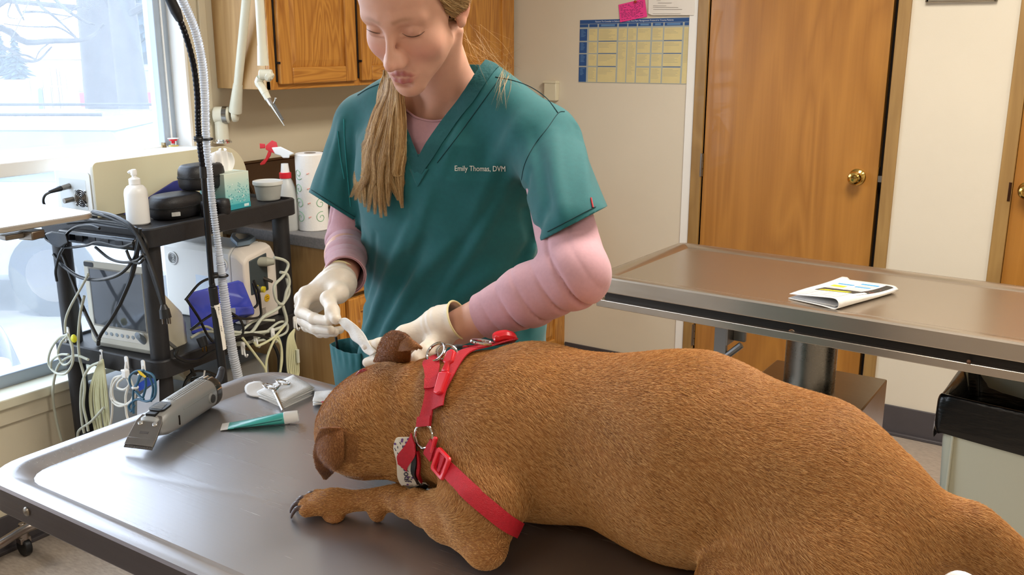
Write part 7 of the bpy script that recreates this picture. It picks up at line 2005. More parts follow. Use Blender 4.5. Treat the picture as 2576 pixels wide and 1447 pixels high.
figure = mesh_obj('body', np.concatenate([fV2, lV]), np.concatenate([fF2, lF + len(fV2)]), M_skin, pe, True,
                  {'lips': cat_attr(lip), 'blush': cat_attr(np.clip(blush, 0, 1)), 'brow': cat_attr(brow), 'lid': cat_attr(lidm), 'ear_flush': cat_attr(np.clip(earm, 0, 1))})
# lashes: a fine dark line along each lowered lid
def hlocal(px): return traces(lambda P: head_w(P), px)
for pts in ([(1012, 84), (1024, 91), (1040, 93), (1056, 88), (1068, 79)], [(920, 72), (930, 78), (944, 83), (956, 84)]):
    P_ = hlocal(spline([(x, y, 0) for x, y in pts], 16)[:, :2]) 
    P_ = P_ + (CAM - P_) * 0.0007
    t = MB(); t.tube(P_, np.interp(np.linspace(0, 1, 16), [0, 0.3, 0.75, 1], [0.0002, 0.0006, 0.0007, 0.0003]), 6); t.build('eyelashes', mat('lash_brown', '#5b4030', 0.6) if 'lash_brown' not in MATS else MATS['lash_brown'], pe)

# ------------------------------------------------------------------ scrub top
zk = np.array([0.76, 0.95, 1.05, 1.15, 1.25, 1.34, 1.40, 1.45, 1.49])
ak = np.array([0.200, 0.196, 0.190, 0.186, 0.190, 0.190, 0.178, 0.135, 0.085])
bk = np.array([0.130, 0.128, 0.122, 0.122, 0.130, 0.128, 0.108, 0.080, 0.055])
cxk = np.array([-1.125, -1.115, -1.10, -1.085, -1.07, -1.062, -1.058, -1.056, -1.056])
cyk = np.array([1.470, 1.462, 1.455, 1.442, 1.425, 1.405, 1.395, 1.392, 1.392])
TX = np.array([0.992, 0.12, 0.0]); TY = np.array([-0.12, 0.992, 0.0])
def torso(P, inset=0.0):
    z = np.clip(P[:, 2], zk[0], zk[-1])
    a = np.interp(z, zk, ak) - inset; b = np.interp(z, zk, bk) - inset
    dx = P[:, 0] - np.interp(z, zk, cxk); dy = P[:, 1] - np.interp(z, zk, cyk)
    u = dx * TX[0] + dy * TX[1]; v = dx * TY[0] + dy * TY[1]
    k0 = ((np.abs(u) / a) ** 2.3 + (np.abs(v) / b) ** 2.3) ** (1 / 2.3)
    d = (k0 - 1) * np.minimum(a, b) * np.where(k0 > 1, 1.0, 1.0)
    return np.maximum(d, np.maximum(P[:, 2] - (zk[-1] - inset), zk[0] - 0.02 - P[:, 2]))
def smin(a, b, k):
    h = np.clip(0.5 + 0.5 * (b - a) / k, 0, 1); return b * (1 - h) + a * h - k * h * (1 - h)
hemL, hemR = (at(1440, 555, 1, 1.255)), at(848, 534, 1, 1.385)
slv = SDF(0.02)
trapL0, trapR0 = np.array([-0.985, 1.390, 1.492]), np.array([-1.125, 1.398, 1.492])
slv.cone(trapL0, shL + [-0.01, 0, 0.006], 0.050, 0.058, 0.03); slv.cone(trapR0, shR + [0.015, 0, 0.018], 0.048, 0.056, 0.03)
eL_ = hemL + (hemL - shL) * 0.12; eR_ = hemR + (hemR - shR) * 0.12
slv.cone(shL, eL_, 0.056, 0.058, 0.03); slv.cone(shR, eR_, 0.056, 0.068, 0.03)
def scrub0(P): return smin(torso(P), slv(P), 0.035)
FOLDS = [([(1042, 547), (984, 677), (925, 833), (905, 900)], 0.008, 0.012), ([(1134, 610), (1052, 700), (977, 815), (950, 880)], 0.008, 0.016), ([(1072, 600), (1010, 720), (945, 860)], -0.007, 0.013),
         ([(1245, 680), (1180, 730), (1120, 775)], 0.008, 0.018), ([(1370, 520), (1345, 600), (1290, 690)], -0.006, 0.016), ([(1330, 440), (1322, 530), (1340, 610)], -0.006, 0.012),
         ([(1310, 300), (1255, 400), (1190, 560)], 0.005, 0.020), ([(1225, 560), (1150, 680), (1100, 790), (1075, 850)], 0.006, 0.014), ([(1290, 430), (1225, 560), (1170, 660)], 0.005, 0.016), ([(1180, 250), (1150, 340), (1110, 430)], 0.003, 0.012), ([(1085, 480), (1040, 600), (1000, 640)], 0.004, 0.014), ([(1355, 560), (1325, 660), (1260, 760)], 0.007, 0.013), ([(1260, 480), (1190, 600), (1130, 700)], -0.005, 0.018), ([(915, 600), (905, 690), (890, 790)], 0.006, 0.010), ([(945, 590), (930, 700), (905, 800)], -0.005, 0.010),
         ([(1448, 300), (1470, 400), (1478, 500)], 0.004, 0.012), ([(1392, 330), (1398, 440), (1420, 560)], 0.005, 0.014), ([(1340, 330), (1360, 420), (1385, 540)], -0.004, 0.012),
         ([(1330, 720), (1290, 790), (1240, 840)], 0.006, 0.016), ([(860, 300), (838, 400), (815, 480)], 0.004, 0.012), ([(890, 330), (880, 430), (875, 520)], -0.005, 0.012), ([(1365, 640), (1330, 740), (1320, 850)], -0.006, 0.016)]
FL = []
for px, amp, w_ in FOLDS:
    FL.append((traces(scrub0, spline([(x, y, 0) for x, y in px], 7)[:, :2]), amp * (1.55 if amp > 0 else 1.25), w_ * 0.78))
def scrub(P):
    D = scrub0(P)
    m = np.abs(D) < 0.03
    if not m.any(): return D
    Q = P[m]; dd = np.zeros(len(Q))
    for L_, amp, w_ in FL:
        best = np.full(len(Q), 9.0); tt = np.zeros(len(Q))
        lo_, hi_ = L_.min(0) - 3 * w_, L_.max(0) + 3 * w_
        b_ = ((Q > lo_) & (Q < hi_)).all(1)
        if not b_.any(): continue
        q = Q[b_]; bb = np.full(len(q), 9.0); ts = np.zeros(len(q)); n_ = len(L_) - 1
        for i in range(n_):
            ab = L_[i + 1] - L_[i]; t = np.clip(((q - L_[i]) @ ab) / (ab @ ab), 0, 1)
            d2 = ((q - L_[i] - t[:, None] * ab) ** 2).sum(1); u_ = d2 < bb; bb[u_] = d2[u_]; ts[u_] = (i + t[u_]) / n_
        dd[b_] += amp * np.exp(-bb / w_ ** 2) * np.sin(np.pi * np.clip(ts * 0.9 + 0.05, 0, 1)) ** 0.6
    dd += 0.0012 * np.sin(Q[:, 0] * 55 + Q[:, 2] * 38) * np.sin(Q[:, 2] * 29 - Q[:, 1] * 40)
    D = D.copy(); D[m] -= dd; return D
sV, sF = nets(scrub, (-1.46, 1.14, 0.78), (-0.66, 1.64, 1.57), 0.0042, 4, 2)
spx = proj(sV)
def inpoly(p, poly):
    poly = np.asarray(poly, float); n = len(poly); c = np.zeros(len(p), bool); j = n - 1
    for i in range(n):
        xi, yi = poly[i]; xj, yj = poly[j]
        c ^= ((yi > p[:, 1]) != (yj > p[:, 1])) & (p[:, 0] < (xj - xi) * (p[:, 1] - yi) / (yj - yi + 1e-12) + xi); j = i
    return c
VN = [(1230, 138), (1196, 194), (1156, 250), (1110, 312), (1060, 388), (1030, 368), (1000, 318), (985, 250), (975, 150), (985, 40), (1228, 40)]
cutV = inpoly(spx, VN) & (sV[:, 2] > 1.33)
ndist = np.linalg.norm((sV - nk1)[:, :2], axis=1); cutV |= (ndist < 0.064) & (sV[:, 2] > 1.455)
def pxplane(p0, p1):
    n_ = np.cross(ray(*p0), ray(*p1)); return n_ / np.linalg.norm(n_)
def slice_off(o, pt, nrm, center, rad=None):
    """cut an open hem: remove what lies beyond a plane, near one limb only"""
    bm = bmesh.new(); bm.from_mesh(o.data)
    off = Vector(o.location); par = o.parent
    base = np.array(off) + (np.array(par.location) if par else 0)
    p_ = Vector(pt - base); n_ = Vector(nrm)
    VV = np.array([v.co[:] for v in bm.verts]) + base
    if rad is None:
        a_, d_ = (shL, tiltL) if center == 'L' else (shR, tiltR)
        q = VV - a_; t_ = q @ d_; rr = np.linalg.norm(q - t_[:, None] * d_, axis=1)
        mk = (t_ > 0.085) & (rr < 0.075) & (torso(VV) > 0.012)
    else:
        mk = np.linalg.norm(VV - center, axis=1) < rad
    bm.verts.ensure_lookup_table(); vs = [bm.verts[i] for i in np.flatnonzero(mk)]; S_ = set(vs)
    es = [e for e in bm.edges if e.verts[0] in S_ and e.verts[1] in S_]; fs = [f for f in bm.faces if all(v in S_ for v in f.verts)]
    bmesh.ops.bisect_plane(bm, geom=vs + es + fs, plane_co=p_, plane_no=n_, clear_outer=True)
    bm.to_mesh(o.data); bm.free(); o.data.update()
def past(V, c, d, reach, r=0.14):
    d = d / np.linalg.norm(d); q = V - c
    return (q @ d > reach) & (np.linalg.norm(q - (q @ d)[:, None] * d, axis=1) < r)
dL = hemL - shL; dR = hemR - shR
tiltL = dL / np.linalg.norm(dL); tiltR = dR / np.linalg.norm(dR)
cutV |= sV[:, 2] < 0.80
M_scrub = mat('teal_scrub_cotton', '#0f5f63', 0.8, var=0.10, vscale=120, bump=0.15, bscale=1400, sheen=0.15)
v2, f2, _u = clean(sV, sF, ~cutV[sF].any(1))
so = mesh_obj('scrub_top', v2, f2, M_scrub, pe)
slice_off(so, CAM, pxplane((1375, 598), (1510, 528)), 'L'); slice_off(so, CAM, pxplane((774, 482), (902, 562)), 'R')
md = so.modifiers.new('thickness', 'SOLIDIFY'); md.thickness = 0.0016; md.offset = -1
M_band = mat('teal_scrub_band', '#0d5054', 0.75, bump=0.5, bscale=120)
def pribbon(px, w, name, m, off, thick, n=50, par=pe, f=None, sm=6, P=None):
    f = f or scrub
    if P is None: P = traces(f, spline([(x, y, 0) for x, y in px], 36)[:, :2])
    for _ in range(sm): P[1:-1] = (P[:-2] + P[1:-1] * 2 + P[2:]) / 4
    return ribbon(f, P, w, off, thick, 5, name, m, par, n)
pribbon([(1238, 160), (1192, 226), (1144, 290), (1100, 350), (1070, 398), (1052, 432)], [0.026, 0.028, 0.028, 0.027, 0.024, 0.018], 'neckband', M_band, 0.0004, 0.0022)
pribbon([(992, 268), (1002, 308), (1018, 350), (1040, 398), (1054, 430)], [0.024, 0.024, 0.024, 0.022, 0.018], 'neckband', M_band, 0.0002, 0.0022)
# back of the collar
th_ = np.linspace(-0.35, math.pi + 0.35, 40)
cb = np.stack([nk1[0] + 0.075 * np.cos(th_) + 0.012, nk1[1] + 0.070 * np.sin(th_) + 0.002, np.full(40, 1.515)], 1)
t = MB(); rings = []
for p_ in cb:
    o_ = np.array([p_[0] - nk1[0] - 0.012, p_[1] - nk1[1], 0]); o_ /= np.linalg.norm(o_)
    rings.append(np.array([p_ + [0, 0, 0.014] - o_ * 0.004, p_ + [0, 0, 0.014] - o_ * 0.001, p_ - [0, 0, 0.018] + o_ * 0.004, p_ - [0, 0, 0.018]]))
t.loft(rings); t.build('neckband', M_scrub, pe)
# V insert, seams, hems
tri_ = np.array([(1030, 425), (1078, 425), (1050, 470)], float)
G = [[tri_[0] * (1 - u) * (1 - v) + tri_[1] * u * (1 - v) + tri_[2] * v for u in np.linspace(0, 1, 8)] for v in np.linspace(0, 1, 8)]
Gp = traces(scrub, np.array(G).reshape(-1, 2)).reshape(8, 8, 3); Gp = Gp + (CAM - Gp) * 0.0012
MB().grid(Gp).build('neck_insert', M_scrub, pe, solid=0.001)
def seam(px, r, m, name='seam', n=60, f=None, up=0.0006):
    f = f or scrub
    P = traces(f, spline([(x, y, 0) for x, y in px], n)[:, :2]); P = P + grad(f, P) * up
    for _ in range(3): P[1:-1] = (P[:-2] + P[1:-1] * 2 + P[2:]) / 4
    t = MB(); t.tube(P, r, 6); return t.build(name, m, pe)
M_thread = mat('dark_seam_thread', '#0a343a', 0.8)
M_threadl = mat('pale_seam_thread', '#2b9096', 0.8)
seam([(1246, 194), (1290, 203), (1335, 220), (1375, 248), (1404, 285)], 0.0008, M_thread)
seam([(1420, 281), (1404, 285), (1378, 322), (1345, 365), (1320, 415), (1310, 470)], 0.0006, M_thread)
seam([(865, 300), (868, 360), (873, 430), (882, 520)], 0.0008, M_threadl)
seam([(850, 330), (856, 390), (866, 450)], 0.0008, M_threadl)
seam([(1258, 197), (1205, 270), (1150, 345), (1100, 410)], 0.0007, M_thread)
seam([(958, 210), (925, 224), (900, 240)], 0.0008, M_thread)
seam([(784, 478), (812, 496), (850, 520), (893, 546)], 0.0007, M_thread, up=0.0008)
seam([(1378, 583), (1430, 556), (1470, 535), (1498, 521)], 0.0007, M_thread, up=0.0008)
P_ = traces(scrub, [(1487, 498), (1489, 508), (1492, 522)]); t = MB(); t.tube(P_ + (CAM - P_) * 0.0012, 0.0013, 6); t.build('red_tag', mat('red_thread', '#b03038', 0.7), pe)
# embroidered name on the chest
cfont = bpy.data.curves.new('lettering', 'FONT'); cfont.body = 'Emily Thomas, DVM'; cfont.size = 1.0; cfont.align_x = 'LEFT'; cfont.extrude = 0.0; cfont.resolution_u = 3; cfont.offset = 0.0
_to = bpy.data.objects.new('lettering', cfont); COL.objects.link(_to)
_me = bpy.data.meshes.new_from_object(_to.evaluated_get(bpy.context.evaluated_depsgraph_get())); bpy.data.objects.remove(_to)
tv = np.array([v.co[:] for v in _me.vertices]); tf = [tuple(p.vertices) for p in _me.polygons]
w_ = tv[:, 0].max()
tx_ = 1143 + tv[:, 0] / w_ * 128; ty_ = 430 + (tv[:, 0] / w_) * 1.5 - tv[:, 1] * 19.5
tp_ = traces(scrub, np.stack([tx_, ty_], 1)); tp1 = tp_ + (CAM - tp_) * 0.0009
t = MB(); t.add(tp1, tf); t.build('embroidered_name', mat('white_thread', '#e6e4da', 0.8), pe, smooth=False, solid=0.0006)
# hip pocket that stands away from the cloth, with a pen in it
def pk(x, y, Y): return at(x, y, 1, Y)
outl = [[(830, 866, 1.375), (842, 874, 1.365), (862, 884, 1.355), (885, 889, 1.350), (908, 890, 1.350)],
        [(833, 890, 1.372), (846, 898, 1.360), (866, 905, 1.350), (887, 910, 1.345), (909, 912, 1.345)],
        [(838, 925, 1.370), (850, 930, 1.358), (868, 936, 1.348), (888, 942, 1.343), (909, 945, 1.343)],
        [(845, 975, 1.370), (856, 980, 1.358), (872, 985, 1.348), (890, 990, 1.343), (909, 995, 1.343)]]
Gk = np.array([[pk(*c_) for c_ in r_] for r_ in outl]); Gk = np.array([spline(r_, 26) for r_ in Gk])
Gk[:2, :, 1] += 0.0012 * np.sin(np.arange(26) * 1.3)[None]
Gk = np.stack([spline(Gk[:, j], 16) for j in range(26)], 1)
MB().grid(Gk).build('pocket', M_scrub, pe, solid=0.002)
Gb = np.array([[pk(830, 866, 1.375), pk(852, 855, 1.40), pk(880, 850, 1.41), pk(906, 862, 1.39)], [pk(845, 975, 1.375), pk(862, 975, 1.40), pk(885, 975, 1.41), pk(909, 985, 1.39)]])
Gb = np.stack([np.linspace(Gb[0, j], Gb[1, j], 6) for j in range(4)], 1)
MB().grid(Gb).build('pocket_back', M_band, pe, solid=0.002)
MB().cyl(at(845, 848, 1, 1.376), at(852, 900, 1, 1.376), 0.0028).build('pen', M_blk, pe)

# ------------------------------------------------------------------ pink shirt under the scrubs
M_pinkc = mat('dusty_pink_jersey', '#c79aa4', 0.85, var=0.06, vscale=200, bump=0.12, bscale=1600, sheen=0.2)
arm = SDF(0.02)
cuL, cuR = at(1218, 796, 1, 1.176), at(868, 694, 1, 1.226)
arm.chain([shL, elL, elL * 0.5 + cuL * 0.5, cuL + (cuL - elL) * 0.06], [0.044, 0.0500, 0.0475, 0.0360], 0.012)
arm.chain([shR, elR, elR * 0.5 + cuR * 0.5, cuR + (cuR - elR) * 0.06], [0.042, 0.0405, 0.0375, 0.0350], 0.012)
def shirt(P):
    D = smin(torso(P, 0.020), arm(P), 0.02)
    m = np.abs(D) < 0.02
    if m.any():
        Q = P[m]; dd = np.zeros(len(Q))
        for a, b, c, fr_ in ((shL, elL, cuL, 1.0), (shR, elR, cuR, 1.2)):
            d = c - b; n_ = np.linalg.norm(d); d = d / n_; t = (Q - b) @ d; q = Q - b - t[:, None] * d; rr = np.linalg.norm(q, axis=1)
            e1 = np.cross(d, [0, 0, 1.0]); e1 /= np.linalg.norm(e1); e2 = np.cross(d, e1); an = np.arctan2(q @ e2, q @ e1)
            s_ = t / n_
            env = np.exp(-((s_ - 0.05) / 0.16) ** 2) * 1.3 + 0.55 * np.exp(-((s_ - 0.55) / 0.35) ** 2)
            ph_ = (t * 88 + 1.2 * np.sin(an + 0.6) + 0.6 * np.sin(an * 2 + 1.0)) * fr_
            dd -= np.where(rr < 0.08, 0.0125 * env * (1 - np.abs(np.sin(ph_))) ** 2.6 * (0.25 + 0.75 * np.sin(an * 0.5 + 0.9) ** 2), 0)
        D = D.copy(); D[m] -= dd
    return D
pV, pF = nets(shirt, (-1.42, 1.08, 1.0), (-0.58, 1.60, 1.50), 0.0031, 4, 1)
pp2 = proj(pV)
cutP = (pV[:, 2] < 1.02)
cutP |= inpoly(pp2, [(1228, 40), (1228, 140), (1150, 240), (1108, 304), (1062, 300), (1028, 284), (980, 240), (970, 40)]) & (pV[:, 1] < 1.48)
cutP |= (np.linalg.norm((pV - nk1)[:, :2], axis=1) < 0.06) & (pV[:, 2] > 1.452)
v3, f3, _u = clean(pV, pF, ~cutP[pF].any(1))
po_ = mesh_obj('long_sleeve_shirt', v3, f3, M_pinkc, pe)
slice_off(po_, cuL, (cuL - elL) / np.linalg.norm(cuL - elL), cuL + (cuL - elL) * 0.2, 0.085); slice_off(po_, cuR, (cuR - elR) / np.linalg.norm(cuR - elR), cuR + (cuR - elR) * 0.2, 0.085)
md = po_.modifiers.new('thickness', 'SOLIDIFY'); md.thickness = 0.0016; md.offset = -1
for c_, e_, r_ in ((cuL, elL, 0.0372), (cuR, elR, 0.0375)):
    d = (c_ - e_) / np.linalg.norm(c_ - e_)
    t = MB(frame(c_, d)); t.lathe([(r_ + 0.0006, -0.016), (r_ + 0.0012, -0.012), (r_ + 0.0006, 0.0), (r_ - 0.0014, 0.0012), (r_ - 0.0022, -0.002), (r_ - 0.002, -0.02)], None, 40, False); t.build('sleeve_cuff', M_pinkc, pe)
# neckline ribbing
P_ = traces(shirt, spline([(1020, 276, 0), (1042, 293, 0), (1064, 301, 0), (1090, 305, 0), (1112, 303, 0)], 20)[:, :2]); t = MB(); t.tube(P_, 0.0022, 8); t.build('shirt_neckline', M_pinkc, pe)

# ------------------------------------------------------------------ trousers and shoes below the table
tr2 = SDF(0.03)
tr2.ell((-1.115, 1.465, 0.90), (0.175, 0.118, 0.10), k=0.05)
for sx in (-1, 1):
    tr2.chain([(-1.115 + sx * 0.088, 1.465, 0.84), (-1.115 + sx * 0.10, 1.465, 0.48), (-1.115 + sx * 0.11, 1.50, 0.10)], [0.098, 0.082, 0.075], 0.03)
tV, tF = nets(tr2, (-1.36, 1.25, 0.05), (-0.86, 1.65, 0.96), 0.009, 4, 1)
kt = tV[tF].mean(1)[:, 2] > 0.07
v4, f4, _u = clean(tV, tF, kt); mesh_obj('trousers', v4, f4, M_scrub, pe)
for sx in (-1, 1):
    x = -1.115 + sx * 0.115
    t = MB(xf((x, 1.46, 0.0))); t.loft([np.array([(q[0], q[1], z) for q in rrect(-0.045 * k, 0.045 * k, -0.17 * k2, 0.09, 0.04, 5)]) for z, k, k2 in ((0.0, 1, 1), (0.03, 1.02, 1.0), (0.06, 0.9, 0.8), (0.085, 0.8, 0.4))]); t.build('shoe', M_wplast, pe)

# ------------------------------------------------------------------ gloves
M_glove = mat('latex_glove', '#eadfd0', 0.42, sss=0.06, var=0.06, vscale=70, bump=0.12, bscale=240, stretch=(1, 1, 2))
def J(x, y, Y): return at(x, y, 1, Y)
def hand(wr, cuff_dir, mcp, fingers, thumb, cuff_r, name, rF=0.0092):
    s = SDF(0.007)
    wd = cuff_dir / np.linalg.norm(cuff_dir)
    s.cone(wr + wd * 0.035, wr, cuff_r, cuff_r - 0.003, 0.016)
    for i, m in enumerate(mcp):
        s.cone(wr, m, 0.0255 if i in (1, 2) else 0.0235, 0.0140, 0.016)
    s.cone(mcp[0], mcp[-1], 0.0115, 0.0105, 0.012)
    for i, fg in enumerate(fingers):
        r0 = rF * (1.0, 1.02, 0.97, 0.86)[i]
        s.chain([mcp[i]] + fg, [r0 * 1.30, r0 * 1.10, r0 * 1.0, r0 * 0.85], 0.006)
    s.chain([wr * 0.55 + thumb[0] * 0.45] + thumb, [0.020, 0.0165, 0.0125, 0.0108, 0.0090][:len(thumb) + 1], 0.008)
    allp = np.array([wr + wd * 0.05] + list(mcp) + [p for fg in fingers for p in fg] + list(thumb))
    ref = np.array(mcp).mean(0)
    def f(P):
        D = s(P); m = np.abs(D) < 0.008
        if m.any():
            Q = P[m]; t = (Q - wr) @ wd
            dd = 0.00045 * np.sin(t * 420 + Q[:, 2] * 160 + 2 * np.sin(Q[:, 0] * 90)) * np.exp(-((t + 0.004) / 0.016) ** 2)
            D = D.copy(); D[m] -= dd
        return D
    V, F = nets(f, allp.min(0) - 0.035, allp.max(0) + 0.035, 0.0018, 4, 2)
    keep = ((V[F].mean(1) - wr) @ wd) < 0.034
    V, F, _ = clean(V, F, keep)
    o_ = mesh_obj(name, V, F, M_glove, pe)
    t = MB(); t.torus(wr + wd * 0.0335, cuff_r + 0.0002, 0.0018, wd, 44, 8); t.build('glove_cuff', mat('glove_cuff_latex', '#e6dba8', 0.45) if 'glove_cuff_latex' not in MATS else MATS['glove_cuff_latex'], o_)
    return o_
RW = J(850, 712, 1.195)
rm = [J(772, 742, 1.150), J(760, 752, 1.168), J(760, 768, 1.186), J(770, 785, 1.200)]
rf = [[J(757, 785, 1.122), J(790, 802, 1.102), J(828, 808, 1.094)], [J(764, 806, 1.150), J(795, 826, 1.132), J(832, 831, 1.120)], [J(772, 820, 1.172), J(805, 836, 1.155), J(842, 836, 1.142)], [J(790, 826, 1.188), J(820, 838, 1.172), J(856, 830, 1.160)]]
rt = [J(852, 738, 1.160), J(826, 752, 1.126), J(836, 782, 1.102), J(845, 803, 1.090)]
hand(RW, (elR - RW), rm, rf, rt, 0.0290, 'glove')
LW = J(1110, 822, 1.150)
lm = [J(1018, 842, 1.112), J(1016, 864, 1.122), J(1026, 890, 1.132), J(1044, 912, 1.140)]
lf = [[J(984, 858, 1.098), J(955, 866, 1.088), J(922, 870, 1.084)], [J(984, 888, 1.100), J(955, 902, 1.090), J(924, 912, 1.086)], [J(1004, 915, 1.118), J(982, 928, 1.108), J(966, 936, 1.10)], [J(1026, 930, 1.132), J(1008, 942, 1.122), J(996, 950, 1.114)]]
lt = [J(1098, 862, 1.125), J(1070, 885, 1.092), J(1050, 905, 1.075), J(1036, 922, 1.066)]
hand(LW, (elL - LW), lm, lf, lt, 0.0310, 'glove')

# ------------------------------------------------------------------ hair
M_hair = hair_mat('blonde_hair', '#7a5a32', '#b98f58', '#ebcf9c', 0.36)
M_hairb = mat('blonde_hair_base', '#8a6a42', 0.6, var=0.4, vscale=120, stretch=(1, 1, 0.2))
cap = SDF(0.02); cap.ell((0, -0.020, 0.040), (0.0785, 0.0985, 0.0885), k=0.01); cap.ell((0, 0.030, 0.050), (0.064, 0.052, 0.058), k=0.03); cap.ell((0, -0.06, -0.01), (0.060, 0.055, 0.055), k=0.03)
def cap_w(P): return cap((P - HT) @ HM)
cV, cF = nets(cap_w, HT - 0.16, HT + 0.17, 0.004, 4, 1)
cl_ = (cV - HT) @ HM
hl = 0.052 - 0.55 * np.clip(0.075 - cl_[:, 2], 0, 0.2) * 1.0 + np.where(np.abs(cl_[:, 0]) > 0.05, -0.010, 0.0)
keepc = (cl_[:, 1] < hl + 0.012) & ~((np.abs(cl_[:, 0]) > 0.055) & (cl_[:, 2] < 0.004) & (cl_[:, 1] > -0.045)) & (cl_[:, 2] > -0.055)
v5, f5, _u = clean(cV, cF, keepc[cF].all(1)); hb_ = mesh_obj('hair', v5, f5, M_hairb, pe)
# combed back hair on the sides and top
paths = []
n = 5200
for k in range(n):
    s = 1 if RNG.random() < 0.8 else -1
    z0 = RNG.uniform(-0.006, 0.115); y0 = 0.060 - 0.50 * max(0.075 - z0, 0) - RNG.uniform(0, 0.03)
    L0 = np.array([s * 0.07, y0, z0]); pts_ = []
    tgt = np.array([s * -0.005, -0.112, -0.035]) + RNG.normal(0, 0.008, 3)
    for t in np.linspace(0, 1, 9):
        q = L0 * (1 - t) + tgt * t
        dv = q - np.array([0, -0.02, 0.03]); dv /= np.linalg.norm(dv)
        # push onto the cap surface
        p = q.copy()
        for _ in range(4):
            d_ = cap(p[None])[0]; p = p - dv * (d_ - 0.002)
        p[0] += s * (0.003 * math.sin(t * 3.1) + 0.011 * math.exp(-((p[1] + 0.022) / 0.022) ** 2) * (1 if p[2] > -0.01 else 0.5)); p[2] -= 0.006 * math.sin(t * 3.1)
        pts_.append(p)
    P_ = np.array(pts_) + RNG.normal(0, 0.0012, 3)
    paths.append(HT + P_ @ HM.T)
strands('hair_strands', None, None, None, 0.00017, M_hair, hb_, paths=np.array(paths))
# tail of hair drawn over her right shoulder
def chest(px):
    P_ = traces(scrub, px); return P_
gy = np.array([176, 215, 260, 310, 360, 410, 460, 505, 550.])
gx = np.array([992, 985, 972, 962, 955, 950, 945, 946, 950.]); gw = np.array([22, 50, 84, 100, 112, 122, 128, 124, 100.])
gp = np.array([traces(scrub, np.stack([gx + gw * u / 2, gy], 1)) for u in (-1, -0.5, 0, 0.5, 1)])       # 5 x 9
gt = np.linalg.norm(gp - CAM, axis=2)
paths = []
LOCKS = []
for (ex, ey, tx0, mx) in ((884, 497, 978, 928), (893, 505, 984, 932), (905, 512, 975, 925), (915, 522, 980, 938), (905, 480, 974, 918), (930, 535, 986, 944), (946, 540, 988, 950), (960, 549, 990, 958), (966, 545, 996, 966), (982, 520, 1000, 980), (998, 505, 1004, 992), (1010, 524, 1008, 996), (1014, 470, 1010, 1004), (1008, 440, 1008, 1000), (900, 440, 972, 915), (950, 500, 992, 952), (935, 470, 984, 936), (976, 480, 998, 974)):
    LOCKS.append((spline([(tx0, 176, 0), (tx0 - 4 + RNG.normal(0, 3), 230, 0), ((tx0 + mx) / 2 + RNG.normal(0, 5), 300, 0), (mx + RNG.normal(0, 5), 385, 0), (mx * 0.55 + ex * 0.45 + RNG.normal(0, 6), 440, 0), (ex, ey, 0)], 16)[:, :2], RNG.random()))
for lk, dp0 in LOCKS:
    pathlen = len(lk); fr_ = np.linspace(0, 1, pathlen)
    ub = np.interp(lk[:, 1], gy, gx); wb = np.interp(lk[:, 1], gy, gw) / 2
    la_, lp_ = RNG.uniform(2, 6), RNG.uniform(0, 6.28)
    for k in range(360):
        ua = RNG.normal(0, 1); cut = 1 - 0.45 * RNG.random() ** 1.9; ph = RNG.uniform(0, 6.28)
        wid = np.interp(fr_, [0, 0.25, 0.6, 0.85, 1], [7, 12, 14, 9, 1.5])
        xs = lk[:, 0] + np.clip(ua, -2, 2) * wid * 0.6 + 2.6 * fr_ * np.sin(fr_ * 8 + ph) + la_ * fr_ * np.sin(fr_ * 11 + lp_)
        ys = lk[:, 1]
        xs = np.interp(np.linspace(0, cut, pathlen), fr_, xs); ys = np.interp(np.linspace(0, cut, pathlen), fr_, ys)
        u = np.clip((xs - np.interp(ys, gy, gx)) / (np.interp(ys, gy, gw) / 2), -1, 1)
        tt = np.array([np.interp(u[i], [-1, -0.5, 0, 0.5, 1], [np.interp(ys[i], gy, gt[j]) for j in range(5)]) for i in range(pathlen)])
        dp = np.clip(dp0 * 0.7 + 0.3 * RNG.random() - 0.08 * ua * ua, 0, 1)
        bulge = 0.006 + (0.010 + 0.022 * (1 - u * u)) * dp
        top_pull = 0.034 * np.exp(-((ys - 176) / 50) ** 2)
        D_ = np.array([ray(x, y) for x, y in zip(xs, ys)])
        paths.append(CAM + D_ * (tt - bulge - top_pull)[:, None])
strands('ponytail', None, None, None, 0.00032, M_hair, pe, paths=np.array(paths))
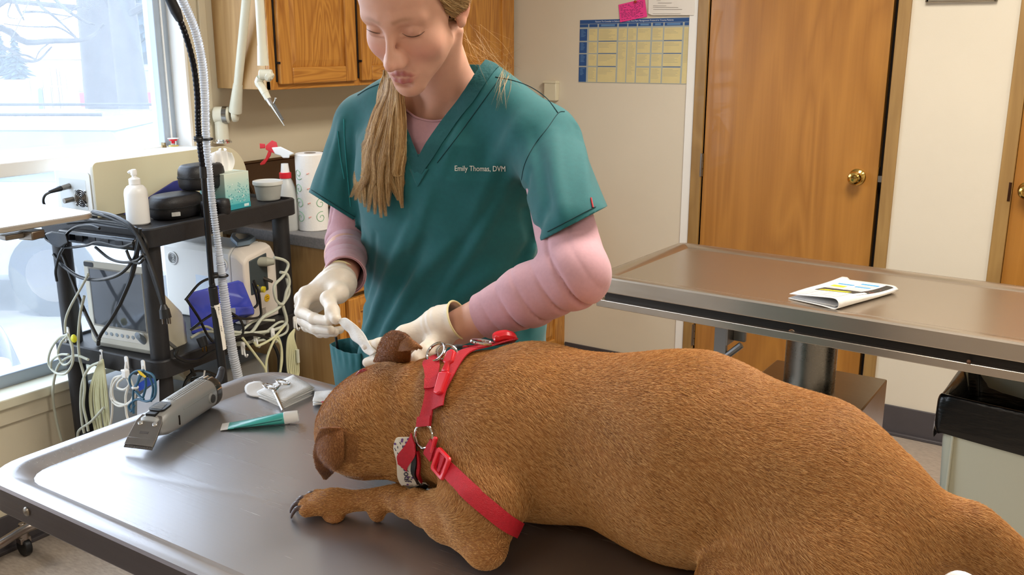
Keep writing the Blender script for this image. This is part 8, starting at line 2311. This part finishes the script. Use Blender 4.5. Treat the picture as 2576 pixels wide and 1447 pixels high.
# stray hairs behind the neck and over the far shoulder
paths = []
for k in range(34):
    a = (RNG.uniform(1165, 1215), RNG.uniform(60, 140)); b = (RNG.uniform(1225, 1330), RNG.uniform(110, 240)); m = ((a[0] + b[0]) / 2 + RNG.normal(0, 12), (a[1] + b[1]) / 2 + RNG.normal(14, 16))
    Y0_ = RNG.uniform(1.36, 1.42)
    P_ = spline([at(a[0], a[1], 1, Y0_), at(m[0], m[1], 1, Y0_ - 0.01), at(b[0], b[1], 1, Y0_ - 0.03)], 8); paths.append(P_)
for k in range(18):
    a = (RNG.uniform(1265, 1290), RNG.uniform(150, 180)); b = (RNG.uniform(1235, 1275), RNG.uniform(225, 280))
    P_ = traces(scrub, spline([(a[0], a[1], 0), ((a[0] + b[0]) / 2 + RNG.normal(0, 6), (a[1] + b[1]) / 2, 0), (b[0], b[1], 0)], 8)[:, :2]); paths.append(P_ + (CAM - P_) * 0.002)
strands('stray_hair', None, None, None, 0.00017, M_hair, hb_, paths=np.array(paths))

# ------------------------------------------------------------------ tissue between her hands
tq = [((846, 806, 1.088), (858, 818, 1.088), (868, 830, 1.09)), ((868, 800, 1.088), (872, 818, 1.086), (878, 840, 1.09)), ((890, 812, 1.086), (886, 832, 1.084), (888, 855, 1.088)), ((912, 838, 1.082), (905, 852, 1.080), (902, 868, 1.084)), ((932, 866, 1.078), (924, 874, 1.076), (916, 884, 1.080)), ((948, 884, 1.076), (940, 890, 1.074), (932, 896, 1.078))]
Gt = np.array([[at(x, y, 1, Y) for x, y, Y in r_] for r_ in tq]); Gt = np.array([spline(r_, 12) for r_ in Gt]); Gt = np.stack([spline(Gt[:, j], 30) for j in range(12)], 1)
Gt[:, :, 1] += 0.0018 * np.sin(np.arange(30) * 0.45)[:, None] * np.cos(np.arange(12) * 0.5)[None]
tw = thing('tissue_strip', 'crumpled strip of white tissue pulled between her two gloved hands', 'tissue', at(890, 840, 1, 1.085))
MB().grid(Gt).build('tissue', M_gauze, tw, solid=0.0012)
